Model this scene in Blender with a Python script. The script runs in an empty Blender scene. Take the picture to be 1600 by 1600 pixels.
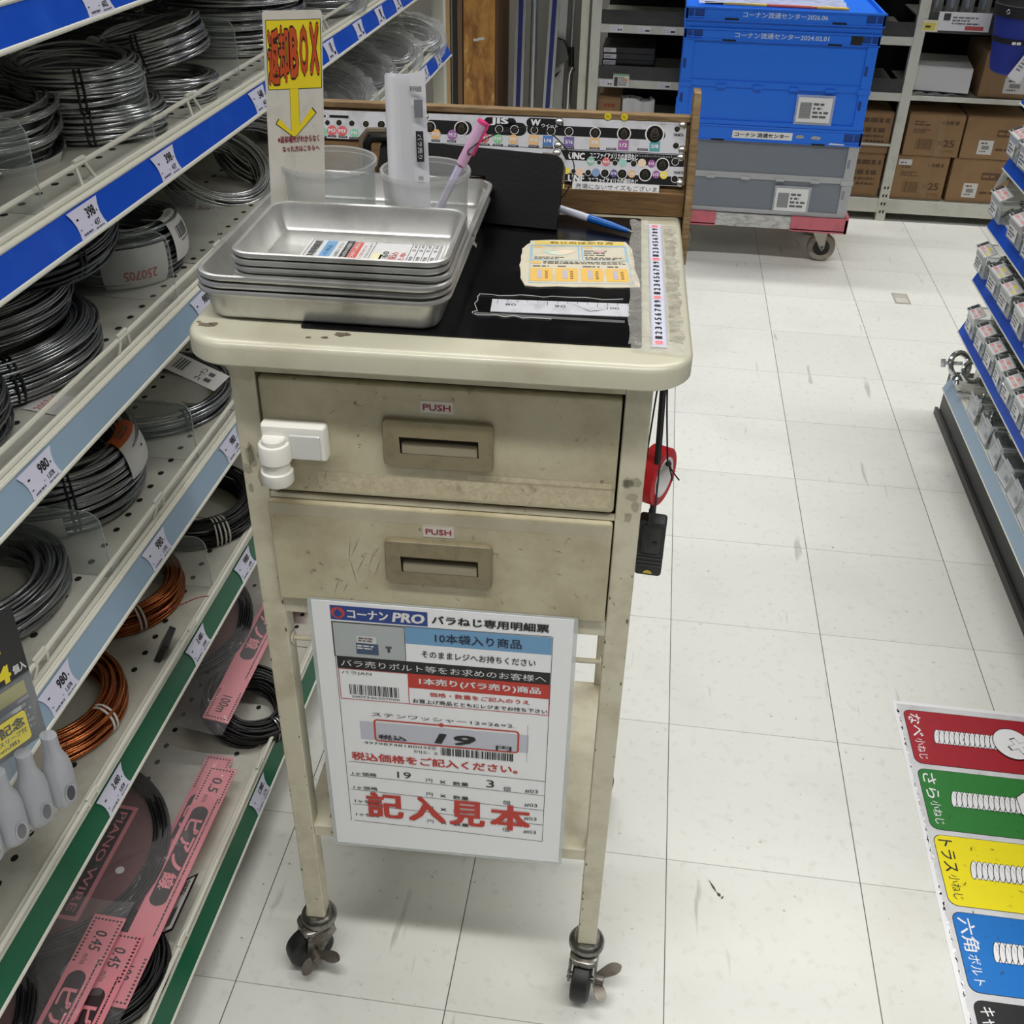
import bpy, math, random
from mathutils import Vector, Matrix

# ---------------------------------------------------------------- camera, light, exposure
sc = bpy.context.scene
col = sc.collection
PI = math.pi
rad = math.radians
random.seed(11)

yaw, pitch, roll = -0.123228, 0.592174, 0.0222165
cam_d = bpy.data.cameras.new('camera')
cam_d.sensor_width = 36.0
cam_d.lens = 1657.01 / 1600 * 36.0
cam_d.clip_start = 0.02
cam_d.dof.use_dof = False
cam = bpy.data.objects.new('camera', cam_d)
col.objects.link(cam)
fw = Vector((math.sin(yaw) * math.cos(pitch), math.cos(yaw) * math.cos(pitch), -math.sin(pitch)))
r0 = Vector((math.cos(yaw), -math.sin(yaw), 0))
u0 = r0.cross(fw)
rt = r0 * math.cos(roll) + u0 * math.sin(roll)
up = u0 * math.cos(roll) - r0 * math.sin(roll)
cam.matrix_world = Matrix(((rt.x, up.x, -fw.x, -0.121173), (rt.y, up.y, -fw.y, -1.11494), (rt.z, up.z, -fw.z, 1.391564), (0, 0, 0, 1)))
sc.camera = cam

w = bpy.data.worlds.new('world')
sc.world = w
w.use_nodes = True
w.node_tree.nodes['Background'].inputs[0].default_value = (0.93, 0.97, 1.0, 1)
w.node_tree.nodes['Background'].inputs[1].default_value = 0.04


def area(name, loc, sx, sy, power, color=(1.0, 0.985, 0.955)):
    d = bpy.data.lights.new(name, 'AREA')
    d.shape = 'RECTANGLE'
    d.size, d.size_y = sx, sy
    d.energy = power
    d.color = color
    d.spread = rad(118)
    o = bpy.data.objects.new(name, d)
    col.objects.link(o)
    o.location = loc
    return o


for yy, pw in ((-2.2, 25), (-0.95, 63), (1.05, 58), (3.2, 60), (5.2, 36)):
    area('fluorescent_strip', (0.6, yy, 2.9), 7.0, 0.14, pw)

sc.view_settings.view_transform = 'Standard'
sc.view_settings.look = 'None'
sc.view_settings.gamma = 1.0
sc.view_settings.use_curve_mapping = False
sc.view_settings.exposure = 0.0
sc.cycles.max_bounces = 8
sc.cycles.transparent_max_bounces = 24
sc.cycles.use_denoising = True


# ---------------------------------------------------------------- materials
def lin(c):
    return tuple(((v / 255) / 12.92 if v / 255 <= 0.04045 else ((v / 255 + 0.055) / 1.055) ** 2.4) for v in c)


MATS = {}


def mat(name, rgb, rough=0.5, metal=0.0, spec=0.5, dirt=None, dscale=20, damt=(0.5, 0.75), bump=0, bscale=60, coat=0, stretch=None, dirt2=None):
    if name in MATS:
        return MATS[name]
    m = bpy.data.materials.new(name)
    m.use_nodes = True
    nt = m.node_tree
    b = nt.nodes['Principled BSDF']
    c = (*lin(rgb), 1)
    b.inputs['Base Color'].default_value = c
    b.inputs['Roughness'].default_value = rough
    b.inputs['Metallic'].default_value = metal
    b.inputs['Specular IOR Level'].default_value = spec
    b.inputs['Coat Weight'].default_value = coat
    b.inputs['Coat Roughness'].default_value = 0.08
    tc = None
    if dirt or bump:
        tc = nt.nodes.new('ShaderNodeTexCoord')
        src = tc.outputs['Object']
        if stretch:
            mp = nt.nodes.new('ShaderNodeMapping')
            mp.inputs['Scale'].default_value = stretch
            nt.links.new(src, mp.inputs[0])
            src = mp.outputs[0]
    prev = None
    for k, dd in enumerate([dirt, dirt2]):
        if not dd:
            continue
        sc_, am = (dscale, damt) if k == 0 else (dd[3], dd[4])
        n = nt.nodes.new('ShaderNodeTexNoise')
        n.inputs['Scale'].default_value = sc_
        n.inputs['Detail'].default_value = 8
        n.inputs['Roughness'].default_value = 0.65
        nt.links.new(src, n.inputs['Vector'])
        r = nt.nodes.new('ShaderNodeMapRange')
        r.inputs[1].default_value, r.inputs[2].default_value = am
        nt.links.new(n.outputs['Fac'], r.inputs[0])
        x = nt.nodes.new('ShaderNodeMix')
        x.data_type = 'RGBA'
        x.inputs[6].default_value = c
        x.inputs[7].default_value = (*lin(dd[:3]), 1)
        nt.links.new(r.outputs[0], x.inputs[0])
        if prev:
            nt.links.new(prev, x.inputs[6])
        prev = x.outputs[2]
    if prev:
        nt.links.new(prev, b.inputs['Base Color'])
    if bump:
        n = nt.nodes.new('ShaderNodeTexNoise')
        n.inputs['Scale'].default_value = bscale
        n.inputs['Detail'].default_value = 4
        nt.links.new(src, n.inputs['Vector'])
        bp = nt.nodes.new('ShaderNodeBump')
        bp.inputs['Strength'].default_value = bump
        bp.inputs['Distance'].default_value = 0.003
        nt.links.new(n.outputs['Fac'], bp.inputs['Height'])
        nt.links.new(bp.outputs[0], b.inputs['Normal'])
    MATS[name] = m
    return m


def clear(name, tint, opacity, rough=0.12, bump=0, bscale=30, gloss=0.5):
    """see-through plastic: transparent layer under a glossy coat, more reflective at grazing angles"""
    if name in MATS:
        return MATS[name]
    m = bpy.data.materials.new(name)
    m.use_nodes = True
    nt = m.node_tree
    b = nt.nodes['Principled BSDF']
    b.inputs['Base Color'].default_value = (*lin(tint), 1)
    b.inputs['Roughness'].default_value = rough
    b.inputs['Specular IOR Level'].default_value = gloss
    t = nt.nodes.new('ShaderNodeBsdfTransparent')
    t.inputs[0].default_value = (0.96, 0.97, 0.97, 1)
    lw = nt.nodes.new('ShaderNodeLayerWeight')
    lw.inputs['Blend'].default_value = 0.25
    mr = nt.nodes.new('ShaderNodeMapRange')
    mr.inputs[3].default_value = opacity
    mr.inputs[4].default_value = min(1, opacity + 0.45)
    nt.links.new(lw.outputs['Facing'], mr.inputs[0])
    x = nt.nodes.new('ShaderNodeMixShader')
    nt.links.new(mr.outputs[0], x.inputs[0])
    nt.links.new(t.outputs[0], x.inputs[1])
    nt.links.new(b.outputs[0], x.inputs[2])
    nt.links.new(x.outputs[0], nt.nodes['Material Output'].inputs[0])
    if bump:
        tc = nt.nodes.new('ShaderNodeTexCoord')
        n = nt.nodes.new('ShaderNodeTexNoise')
        n.inputs['Scale'].default_value = bscale
        n.inputs['Detail'].default_value = 3
        n.inputs['Distortion'].default_value = 1.5
        nt.links.new(tc.outputs['Object'], n.inputs['Vector'])
        bp = nt.nodes.new('ShaderNodeBump')
        bp.inputs['Strength'].default_value = bump
        bp.inputs['Distance'].default_value = 0.01
        nt.links.new(n.outputs['Fac'], bp.inputs['Height'])
        nt.links.new(bp.outputs[0], b.inputs['Normal'])
    MATS[name] = m
    return m


def flat(rgb, rough=0.55):
    return mat('print_%d_%d_%d' % tuple(rgb), rgb, rough)


BLACK = flat((22, 22, 24))
WHITE = flat((226, 226, 228))
RED = flat((192, 56, 44))

# ---------------------------------------------------------------- mesh builder
TXT = {}


def glyphs(body, bold):
    k = (body, bold)
    if k not in TXT:
        c = bpy.data.curves.new('lettering', 'FONT')
        c.body = body
        c.resolution_u = 2
        c.offset = bold
        o = bpy.data.objects.new('lettering', c)
        me = o.to_mesh()
        vs = [(v.co.x, v.co.y) for v in me.vertices]
        fs = [tuple(p.vertices) for p in me.polygons]
        o.to_mesh_clear()
        bpy.data.objects.remove(o)
        bpy.data.curves.remove(c)
        xs = [v[0] for v in vs] or [0, 1]
        ys = [v[1] for v in vs] or [0, 1]
        TXT[k] = (vs, fs, min(xs), max(xs), min(ys), max(ys))
    return TXT[k]


class MB:
    def __init__(s, fn=None):
        s.v, s.f, s.mi, s.m = [], [], [], []
        s.fn = fn or (lambda x, y, z: Vector((x, y, z)))

    def slot(s, m):
        if m not in s.m:
            s.m.append(m)
        return s.m.index(m)

    def add(s, vs, fs, m, raw=False):
        o = len(s.v)
        s.v += [Vector(v) if raw else s.fn(*v) for v in vs]
        k = s.slot(m)
        for f in fs:
            s.f.append(tuple(i + o for i in f))
            s.mi.append(k)

    def box(s, x0, x1, y0, y1, z0, z1, m):
        vs = [(x, y, z) for z in (z0, z1) for y in (y0, y1) for x in (x0, x1)]
        s.add(vs, [(0, 2, 3, 1), (4, 5, 7, 6), (0, 1, 5, 4), (2, 6, 7, 3), (0, 4, 6, 2), (1, 3, 7, 5)], m)

    def tube(s, path, r, m, n=8, closed=False, caps=True, flatz=1.0):
        P = [Vector(p) for p in path]
        L = len(P)
        vs = []
        nrm = None
        for i in range(L):
            if closed:
                t = P[(i + 1) % L] - P[i - 1]
            else:
                t = P[min(i + 1, L - 1)] - P[max(i - 1, 0)]
            t.normalize()
            if nrm is None:
                nrm = t.orthogonal().normalized()
            nrm = (nrm - t * nrm.dot(t))
            nrm = nrm.normalized() if nrm.length > 1e-6 else t.orthogonal().normalized()
            bn = t.cross(nrm)
            rr = r[i] if isinstance(r, (list, tuple)) else r
            for k in range(n):
                a = 2 * PI * k / n
                q = P[i] + nrm * (rr * math.cos(a)) + bn * (rr * math.sin(a))
                vs.append(tuple(q))
        fs = []
        for i in range(L if closed else L - 1):
            j = (i + 1) % L
            for k in range(n):
                k2 = (k + 1) % n
                fs.append((i * n + k, i * n + k2, j * n + k2, j * n + k))
        if caps and not closed:
            fs.append(tuple(range(n - 1, -1, -1)))
            fs.append(tuple((L - 1) * n + k for k in range(n)))
        s.add(vs, fs, m)

    def lathe(s, prof, m, n=32, c=(0, 0, 0), ax='z', caps=False):
        vs = []
        for r, h in prof:
            for k in range(n):
                a = 2 * PI * k / n
                x, y = r * math.cos(a), r * math.sin(a)
                p = {'z': (x, y, h), 'y': (x, h, y), 'x': (h, x, y)}[ax]
                vs.append((p[0] + c[0], p[1] + c[1], p[2] + c[2]))
        fs = []
        for i in range(len(prof) - 1):
            for k in range(n):
                k2 = (k + 1) % n
                f = (i * n + k, i * n + k2, (i + 1) * n + k2, (i + 1) * n + k)
                fs.append(f if ax != 'y' else f[::-1])
        if caps:
            a, b = tuple(range(n)), tuple((len(prof) - 1) * n + k for k in range(n))
            fs += [a[::-1], b] if ax != 'y' else [a, b[::-1]]
        s.add(vs, fs, m)

    def rr(s, x0, x1, y0, y1, rd, loops, m, n=5, cap0=True, cap1=True):
        """stack of rounded rectangles: loops are (inset, z[, material of the band below])"""
        vs = []
        cnt = 4 * (n + 1)
        for lp in loops:
            i, z = lp[0], lp[1]
            r = max(rd - i, 0.0004) if rd - i > 0.0004 else 0.0004
            a0, a1, b0, b1 = x0 + i, x1 - i, y0 + i, y1 - i
            for cx, cy, st in ((a1 - r, b0 + r, -90), (a1 - r, b1 - r, 0), (a0 + r, b1 - r, 90), (a0 + r, b0 + r, 180)):
                for k in range(n + 1):
                    a = rad(st + 90 * k / n)
                    vs.append((cx + r * math.cos(a), cy + r * math.sin(a), z))
        base = len(s.v)
        s.v += [s.fn(*v) for v in vs]

        def face(f, mm):
            s.f.append(tuple(base + q for q in f))
            s.mi.append(s.slot(mm))
        for i in range(len(loops) - 1):
            mm = loops[i + 1][2] if len(loops[i + 1]) > 2 else m
            for k in range(cnt):
                k2 = (k + 1) % cnt
                face((i * cnt + k, i * cnt + k2, (i + 1) * cnt + k2, (i + 1) * cnt + k), mm)
        if cap0:
            face(tuple(range(cnt - 1, -1, -1)), m)
        if cap1:
            mm = loops[-1][2] if len(loops[-1]) > 2 else m
            face(tuple((len(loops) - 1) * cnt + k for k in range(cnt)), mm)

    def prism(s, poly, d0, d1, m):
        n = len(poly)
        vs = [(p[0], p[1], d0) for p in poly] + [(p[0], p[1], d1) for p in poly]
        fs = [tuple(range(n - 1, -1, -1)), tuple(range(n, 2 * n))]
        for k in range(n):
            fs.append((k, (k + 1) % n, n + (k + 1) % n, n + k))
        s.add(vs, fs, m)

    def face2(s, poly, d, m):
        s.add([(p[0], p[1], d) for p in poly], [tuple(range(len(poly)))], m)

    def rect(s, x0, y0, x1, y1, m, d=0.0002, nx=1, ny=1):
        vs, fs = [], []
        for j in range(ny + 1):
            for i in range(nx + 1):
                vs.append((x0 + (x1 - x0) * i / nx, y0 + (y1 - y0) * j / ny, d))
        for j in range(ny):
            for i in range(nx):
                a = j * (nx + 1) + i
                fs.append((a, a + 1, a + nx + 2, a + nx + 1))
        s.add(vs, fs, m)

    def frame(s, x0, y0, x1, y1, t, m, d=0.0002):
        s.rect(x0, y0, x1, y0 + t, m, d)
        s.rect(x0, y1 - t, x1, y1, m, d)
        s.rect(x0, y0 + t, x0 + t, y1 - t, m, d)
        s.rect(x1 - t, y0 + t, x1, y1 - t, m, d)

    def disc(s, cx, cy, r, m, d=0.0002, n=20, r_in=0):
        p = [(cx + r * math.cos(2 * PI * k / n), cy + r * math.sin(2 * PI * k / n)) for k in range(n)]
        if not r_in:
            s.face2(p, d, m)
        else:
            q = [(cx + r_in * math.cos(2 * PI * k / n), cy + r_in * math.sin(2 * PI * k / n)) for k in range(n)]
            s.add([(a, b, d) for a, b in p + q], [(k, (k + 1) % n, n + (k + 1) % n, n + k) for k in range(n)], m)

    def text(s, body, x0, y0, x1, y1, m, d=0.0004, bold=0.0, rot=0, skew=0):
        """lettering fitted to the box; rot 90 turns it to read upwards, -90 downwards, 180 upside down"""
        vs, fs, a0, a1, b0, b1 = glyphs(body, 0.0)
        if bold:
            # heavier strokes: the same letters laid down again a little to each side
            n0 = len(vs)
            sh_ = [(0, 0)] + [(bold * math.cos(q * PI / 4), bold * math.sin(q * PI / 4)) for q in range(8 if bold > 0.05 else 4)]
            if bold <= 0.05:
                sh_ = [(0, 0), (bold, bold * 0.6), (-bold, bold * 0.6), (bold, -bold * 0.6), (-bold, -bold * 0.6)]
            vs = [(x + p, y + q) for p, q in sh_ for x, y in vs]
            fs = [tuple(i + n0 * k for i in f) for k in range(len(sh_)) for f in fs]
            step = 0.00002
            a0, a1, b0, b1 = a0 - bold, a1 + bold, b0 - bold, b1 + bold
        else:
            n0, step = max(len(vs), 1), 0
        out = []
        for i, (x, y) in enumerate(vs):
            u = (x - a0) / max(a1 - a0, 1e-6)
            t = (y - b0) / max(b1 - b0, 1e-6)
            u += skew * (t - 0.5)
            if rot == 90:
                u, t = 1 - t, u
            elif rot == -90:
                u, t = t, 1 - u
            elif rot == 180:
                u, t = 1 - u, 1 - t
            out.append((x0 + (x1 - x0) * u, y0 + (y1 - y0) * t, d + step * (i // n0)))
        s.add(out, fs, m)

    def lines(s, x0, y0, x1, y1, rows, m, d=0.0003, seed=1, fill=0.55, wmin=0.5):
        """rows of print too small to read"""
        rn = random.Random(seed)
        h = (y1 - y0) / rows
        for k in range(rows):
            y = y1 - (k + 1) * h + h * (1 - fill) / 2
            x, e = x0, x0 + (x1 - x0) * rn.uniform(wmin, 1)
            while x < e:
                q = min(e, x + h * rn.uniform(0.5, 2.0))
                s.rect(x, y, q, y + h * fill, m, d)
                x = q + h * rn.uniform(0.2, 0.45)

    def bars(s, x0, y0, x1, y1, m, d=0.0003, seed=3, n=30, vertical=True):
        rn = random.Random(seed)
        ws = [rn.choice((1, 1, 2, 3)) for _ in range(2 * n)]
        tot = sum(ws)
        p = 0
        for k, q in enumerate(ws):
            if k % 2 == 0:
                a, b = p / tot, (p + q) / tot
                if vertical:
                    s.rect(x0 + (x1 - x0) * a, y0, x0 + (x1 - x0) * b, y1, m, d)
                else:
                    s.rect(x0, y0 + (y1 - y0) * a, x1, y0 + (y1 - y0) * b, m, d)
            p += q

    def grid(s, f, nu, nv, m, thick=None):
        """sheet through f(u, v), u and v in 0..1; thick adds a second side"""
        P = [[Vector(f(i / nu, j / nv)) for i in range(nu + 1)] for j in range(nv + 1)]
        vs = [tuple(p) for row in P for p in row]
        W = nu + 1
        fs = [(j * W + i, j * W + i + 1, (j + 1) * W + i + 1, (j + 1) * W + i) for j in range(nv) for i in range(nu)]
        if thick:
            o = len(vs)
            for j in range(nv + 1):
                for i in range(nu + 1):
                    du = P[j][min(i + 1, nu)] - P[j][max(i - 1, 0)]
                    dv = P[min(j + 1, nv)][i] - P[max(j - 1, 0)][i]
                    nn = du.cross(dv)
                    nn = nn.normalized() if nn.length > 1e-12 else Vector((0, 0, 1))
                    vs.append(tuple(P[j][i] - nn * thick))
            fs += [(o + b, o + a, o + d, o + c) for a, b, c, d in fs]
            for i in range(nu):
                fs.append((i, o + i, o + i + 1, i + 1))
                a = nv * W + i
                fs.append((a + 1, o + a + 1, o + a, a))
            for j in range(nv):
                a, b = j * W, (j + 1) * W
                fs.append((b, o + b, o + a, a))
                a, b = a + nu, b + nu
                fs.append((a, o + a, o + b, b))
        s.add(vs, fs, m)

    def build(s, name, parent=None, bevel=0, angle=35, smooth=True, seg=2):
        me = bpy.data.meshes.new(name)
        me.from_pydata([tuple(v) for v in s.v], [], s.f)
        for m in s.m:
            me.materials.append(m)
        me.polygons.foreach_set('material_index', s.mi)
        if smooth:
            me.polygons.foreach_set('use_smooth', [True] * len(s.f))
            me.set_sharp_from_angle(angle=rad(angle))
        me.update()
        o = bpy.data.objects.new(name, me)
        col.objects.link(o)
        if parent:
            o.parent = parent
        if bevel:
            b = o.modifiers.new('bevel', 'BEVEL')
            b.width = bevel
            b.segments = seg
            b.limit_method = 'ANGLE'
            b.angle_limit = rad(40)
            b.harden_normals = True
        return o


def tag(o, label, cat, group=None, kind=None):
    o['label'] = label
    if cat:
        o['category'] = cat
    if group:
        o['group'] = group
    if kind:
        o['kind'] = kind
    return o


def thing(name, label, cat, loc=(0, 0, 0), rz=0.0, group=None, rot=None):
    o = bpy.data.objects.new(name, None)
    o.empty_display_size = 0.05
    col.objects.link(o)
    o.location = loc
    o.rotation_euler = rot or (0, 0, rz)
    return tag(o, label, cat, group)


def one(mb, name, label, cat, loc=(0, 0, 0), rz=0.0, group=None, rot=None, bevel=0, angle=35, kind=None):
    o = mb.build(name, None, bevel, angle)
    o.location = loc
    o.rotation_euler = rot or (0, 0, rz)
    return tag(o, label, cat, group, kind)


def struct(mb, name, bevel=0):
    o = mb.build(name, None, bevel)
    o['kind'] = 'structure'
    return o


def copy_tree(root, loc, rz=0.0, label=None, rot=None):
    r = root.copy()
    col.objects.link(r)
    r.location = loc
    r.rotation_euler = rot or (0, 0, rz)
    if label:
        r['label'] = label
    for ch in list(root.children):
        c = ch.copy()
        col.objects.link(c)
        c.parent = r
        for g in list(ch.children):
            d = g.copy()
            col.objects.link(d)
            d.parent = c
    return r


CA = rad(2.0977)
CO = Vector((-0.5015, -0.2513, 0))


def CL(x, y, z):
    """a point given from the cart's front left foot, in the cart's own directions"""
    return Vector((CO.x + x * math.cos(CA) - y * math.sin(CA), CO.y + x * math.sin(CA) + y * math.cos(CA), z))


# sheets: u to the right, v up, d out of the face
def upright(x0=0, y0=0, z0=0, lean=0.0):
    """a sheet standing, facing -y"""
    return lambda u, v, d: Vector((x0 + u, y0 - d * math.cos(lean) + v * math.sin(lean), z0 + v * math.cos(lean) + d * math.sin(lean)))


def lying(x0=0, y0=0, z0=0):
    return lambda u, v, d: Vector((x0 + u, y0 + v, z0 + d))

# ---------------------------------------------------------------- room
def floor_material():
    m = bpy.data.materials.new('vinyl_floor_tiles')
    m.use_nodes = True
    nt = m.node_tree
    N, L = nt.nodes.new, nt.links.new
    b = nt.nodes['Principled BSDF']
    g = N('ShaderNodeNewGeometry')
    sp = N('ShaderNodeSeparateXYZ')
    L(g.outputs['Position'], sp.inputs[0])

    def math_(op, a, bb=None):
        n = N('ShaderNodeMath')
        n.operation = op
        for i, q in enumerate((a, bb)):
            if q is None:
                continue
            if isinstance(q, (int, float)):
                n.inputs[i].default_value = q
            else:
                L(q, n.inputs[i])
        return n.outputs[0]
    cells, seams = [], []
    for k, half in ((0, 0.0026), (1, 0.0022)):
        t = math_('DIVIDE', sp.outputs[k], 0.3)
        cells.append(math_('FLOOR', t))
        f = math_('ABSOLUTE', math_('SUBTRACT', math_('FRACT', math_('ADD', t, 0.5)), 0.5))
        seams.append(math_('LESS_THAN', f, half))
    seam = math_('MAXIMUM', math_('MULTIPLY', seams[0], 0.9), math_('MULTIPLY', seams[1], 0.55))
    cb = N('ShaderNodeCombineXYZ')
    L(cells[0], cb.inputs[0])
    L(cells[1], cb.inputs[1])
    wn = N('ShaderNodeTexWhiteNoise')
    wn.noise_dimensions = '3D'
    L(cb.outputs[0], wn.inputs['Vector'])
    mix1 = N('ShaderNodeMix')
    mix1.data_type = 'RGBA'
    mix1.inputs[6].default_value = (*lin((213, 214, 208)), 1)
    mix1.inputs[7].default_value = (*lin((222, 223, 217)), 1)
    L(wn.outputs['Value'], mix1.inputs[0])
    prev = mix1.outputs[2]

    def layer(prev, scale, lo, hi, colr, stretch=None, detail=6, amount=1.0):
        n = N('ShaderNodeTexNoise')
        n.inputs['Scale'].default_value = scale
        n.inputs['Detail'].default_value = detail
        v = g.outputs['Position']
        if stretch:
            mp = N('ShaderNodeMapping')
            mp.inputs['Scale'].default_value = stretch
            L(v, mp.inputs[0])
            v = mp.outputs[0]
        L(v, n.inputs['Vector'])
        r = N('ShaderNodeMapRange')
        r.inputs[1].default_value, r.inputs[2].default_value, r.inputs[4].default_value = lo, hi, amount
        L(n.outputs['Fac'], r.inputs[0])
        x = N('ShaderNodeMix')
        x.data_type = 'RGBA'
        L(r.outputs[0], x.inputs[0])
        L(prev, x.inputs[6])
        x.inputs[7].default_value = (*lin(colr), 1)
        return x.outputs[2]
    prev = layer(prev, 4, 0.5, 0.8, (204, 201, 192), amount=0.6)
    prev = layer(prev, 55, 0.56, 0.8, (186, 183, 174), amount=0.5)
    prev = layer(prev, 110, 0.73, 0.77, (95, 92, 86), detail=2, amount=0.8)
    prev = layer(prev, 30, 0.68, 0.74, (140, 136, 126), stretch=(1.0, 0.12, 1), detail=3, amount=0.5)
    x = N('ShaderNodeMix')
    x.data_type = 'RGBA'
    L(seam, x.inputs[0])
    L(prev, x.inputs[6])
    x.inputs[7].default_value = (*lin((48, 46, 44)), 1)
    L(x.outputs[2], b.inputs['Base Color'])
    rn = N('ShaderNodeTexNoise')
    rn.inputs['Scale'].default_value = 18
    rn.inputs['Detail'].default_value = 6
    L(g.outputs['Position'], rn.inputs['Vector'])
    rm = N('ShaderNodeMapRange')
    rm.inputs[3].default_value, rm.inputs[4].default_value = 0.28, 0.5
    L(rn.outputs['Fac'], rm.inputs[0])
    L(rm.outputs[0], b.inputs['Roughness'])
    bp = N('ShaderNodeBump')
    bp.inputs['Strength'].default_value = 0.06
    bp.inputs['Distance'].default_value = 0.002
    L(rn.outputs['Fac'], bp.inputs['Height'])
    L(bp.outputs[0], b.inputs['Normal'])
    return m


mb = MB()
mb.box(-1.6, 2.6, -2.6, 4.4, -0.05, 0, floor_material())
struct(mb, 'floor')
mb = MB()
mb.box(-1.6, 2.6, 4.4, 4.46, 0, 3.0, mat('back_wall_paint', (150, 148, 142), 0.8))
struct(mb, 'wall_back')
mb = MB()
mb.box(-1.6, 2.6, -2.6, 4.46, 3.0, 3.05, mat('ceiling_board', (104, 104, 102), 0.9))
struct(mb, 'ceiling')

# ---------------------------------------------------------------- the trolley
CREAM = mat('cream_enamel', (206, 200, 177), 0.42, dirt=(164, 152, 124), dscale=16, damt=(0.46, 0.82), bump=0.03, bscale=220, dirt2=(120, 108, 84, 90, (0.64, 0.73)))
CREAM_TOP = mat('cream_enamel_top', (198, 195, 174), 0.33, dirt=(172, 166, 142), dscale=9, damt=(0.5, 0.85), dirt2=(120, 112, 92, 150, (0.7, 0.76)), coat=0.25)
CREAM_DRAWER = mat('cream_enamel_drawer', (190, 182, 154), 0.45, dirt=(150, 136, 104), dscale=11, damt=(0.42, 0.78), bump=0.04, bscale=180, dirt2=(116, 102, 76, 85, (0.63, 0.72)))
SCUFF = mat('scuffed_enamel', (166, 160, 140), 0.6, dirt=(146, 138, 116), dscale=120, damt=(0.5, 0.7))
CHIP = mat('chipped_primer', (112, 103, 86), 0.7, dirt=(80, 70, 56), dscale=120, damt=(0.5, 0.7))
GAP = mat('gap_shade', (14, 13, 12), 0.9)  # near-black sheet colour standing for the shade behind the drawer fronts
TAUPE = mat('taupe_plastic', (130, 120, 92), 0.4, dirt=(104, 94, 70), dscale=60, damt=(0.5, 0.8))
STEEL = mat('caster_steel', (138, 136, 130), 0.28, 0.92, dirt=(60, 57, 50), dscale=50, damt=(0.45, 0.7))
RUBBER = mat('black_rubber', (26, 26, 28), 0.5, dirt=(52, 50, 46), dscale=40, damt=(0.5, 0.8))

cart = thing('utility_cart', 'cream enamelled steel drawer trolley on four casters standing in the aisle', 'cart', CO, CA)

mb = MB()
mb.rr(-0.035, 0.433, -0.03, 0.47, 0.045, [(0.012, 0.957), (0.002, 0.957), (0, 0.959), (0, 0.9745), (0.0012, 0.978), (0.004, 0.9801), (0.010, 0.9806), (0.046, 0.9795)], CREAM_TOP, n=8)
# chips in the paint near the front edge
for cx, cy_, s_ in ((-0.019, 0.006, 0.011), (-0.012, 0.010, 0.006), (0.112, 0.0035, 0.009), (0.098, -0.006, 0.004), (0.083, -0.008, 0.003), (-0.026, 0.012, 0.003)):
    rn = random.Random(cx)
    mb.face2([(cx + s_ * rn.uniform(0.4, 1) * math.cos(a) * 1.1, cy_ + s_ * rn.uniform(0.3, 0.7) * math.sin(a)) for a in [k * PI / 6 for k in range(12)]], 0.9806 if cy_ > 0 else 0.98085, CHIP)
mb.build('table_top', cart)
mb = MB()
mb.rr(0.07, 0.386, 0.012, 0.37, 0.004, [(0, 0.9796), (0, 0.9812)], mat('black_rubber_mat', (9, 9, 12), 0.2, spec=0.3, dirt=(26, 27, 31), dscale=40, damt=(0.55, 0.8), bump=0.03, bscale=14))
mb.build('counter_mat', cart)

mb = MB()
mb.box(0.025, 0.375, 0.0, 0.012, 0.938, 0.9575, CREAM)          # header rail
mb.box(0.025, 0.375, 0.001, 0.012, 0.6465, 0.667, CREAM)        # bottom rail
mb.box(0.025, 0.375, 0.0012, 0.006, 0.7965, 0.8025, CREAM)
mb.box(0.0005, 0.0015, 0.025, 0.305, 0.645, 0.957, CREAM)
mb.box(0.3985, 0.3995, 0.025, 0.305, 0.645, 0.957, CREAM)
mb.box(0.025, 0.375, 0.3285, 0.3295, 0.645, 0.957, CREAM)
mb.box(0.002, 0.398, 0.012, 0.329, 0.645, 0.647, CREAM)
mb.box(0.025, 0.375, 0.02, 0.021, 0.66, 0.945, GAP)
mb.build('drawer_case', cart, bevel=0.0012)
for x0, y0 in ((0, 0), (0.375, 0), (0, 0.305), (0.375, 0.305)):
    mb = MB()
    mb.box(x0, x0 + 0.025, y0, y0 + 0.025, 0.1, 0.957, CREAM)
    if y0 == 0:
        for (a, b, z0, z1, sd) in ((0.002, 0.022, 0.785, 0.838, 1), (0.004, 0.02, 0.842, 0.846, 2)):
            rn = random.Random(sd + x0)
            for _ in range(3):
                cx, cz, q, hh = x0 + rn.uniform(a, b), rn.uniform(z0, z1), rn.uniform(0.003, 0.008), rn.uniform(0.005, 0.02)
                pts = [(min(max(cx + q * rn.uniform(0.5, 1) * math.cos(t), x0 + 0.0005), x0 + 0.0245), cz + hh * rn.uniform(0.5, 1) * math.sin(t)) for t in [k * PI / 5 for k in range(10)]]
                mb.add([(p[0], -0.0003, p[1]) for p in pts], [tuple(range(10))], SCUFF)
        for k in range(14):
            rn = random.Random(k + x0)
            cx, cz, q = x0 + rn.choice((0.002, 0.023)) + rn.uniform(-.001, .001), rn.uniform(0.12, 0.75), rn.uniform(0.0008, 0.002)
            mb.add([(cx - q, -0.0003, cz), (cx, -0.0003, cz - 2 * q), (cx + q * .6, -0.0003, cz), (cx, -0.0003, cz + 2 * q)], [(0, 1, 2, 3)], CHIP)
    mb.build('leg', cart, bevel=0.0016)

MAROON = flat((150, 30, 72))


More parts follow.
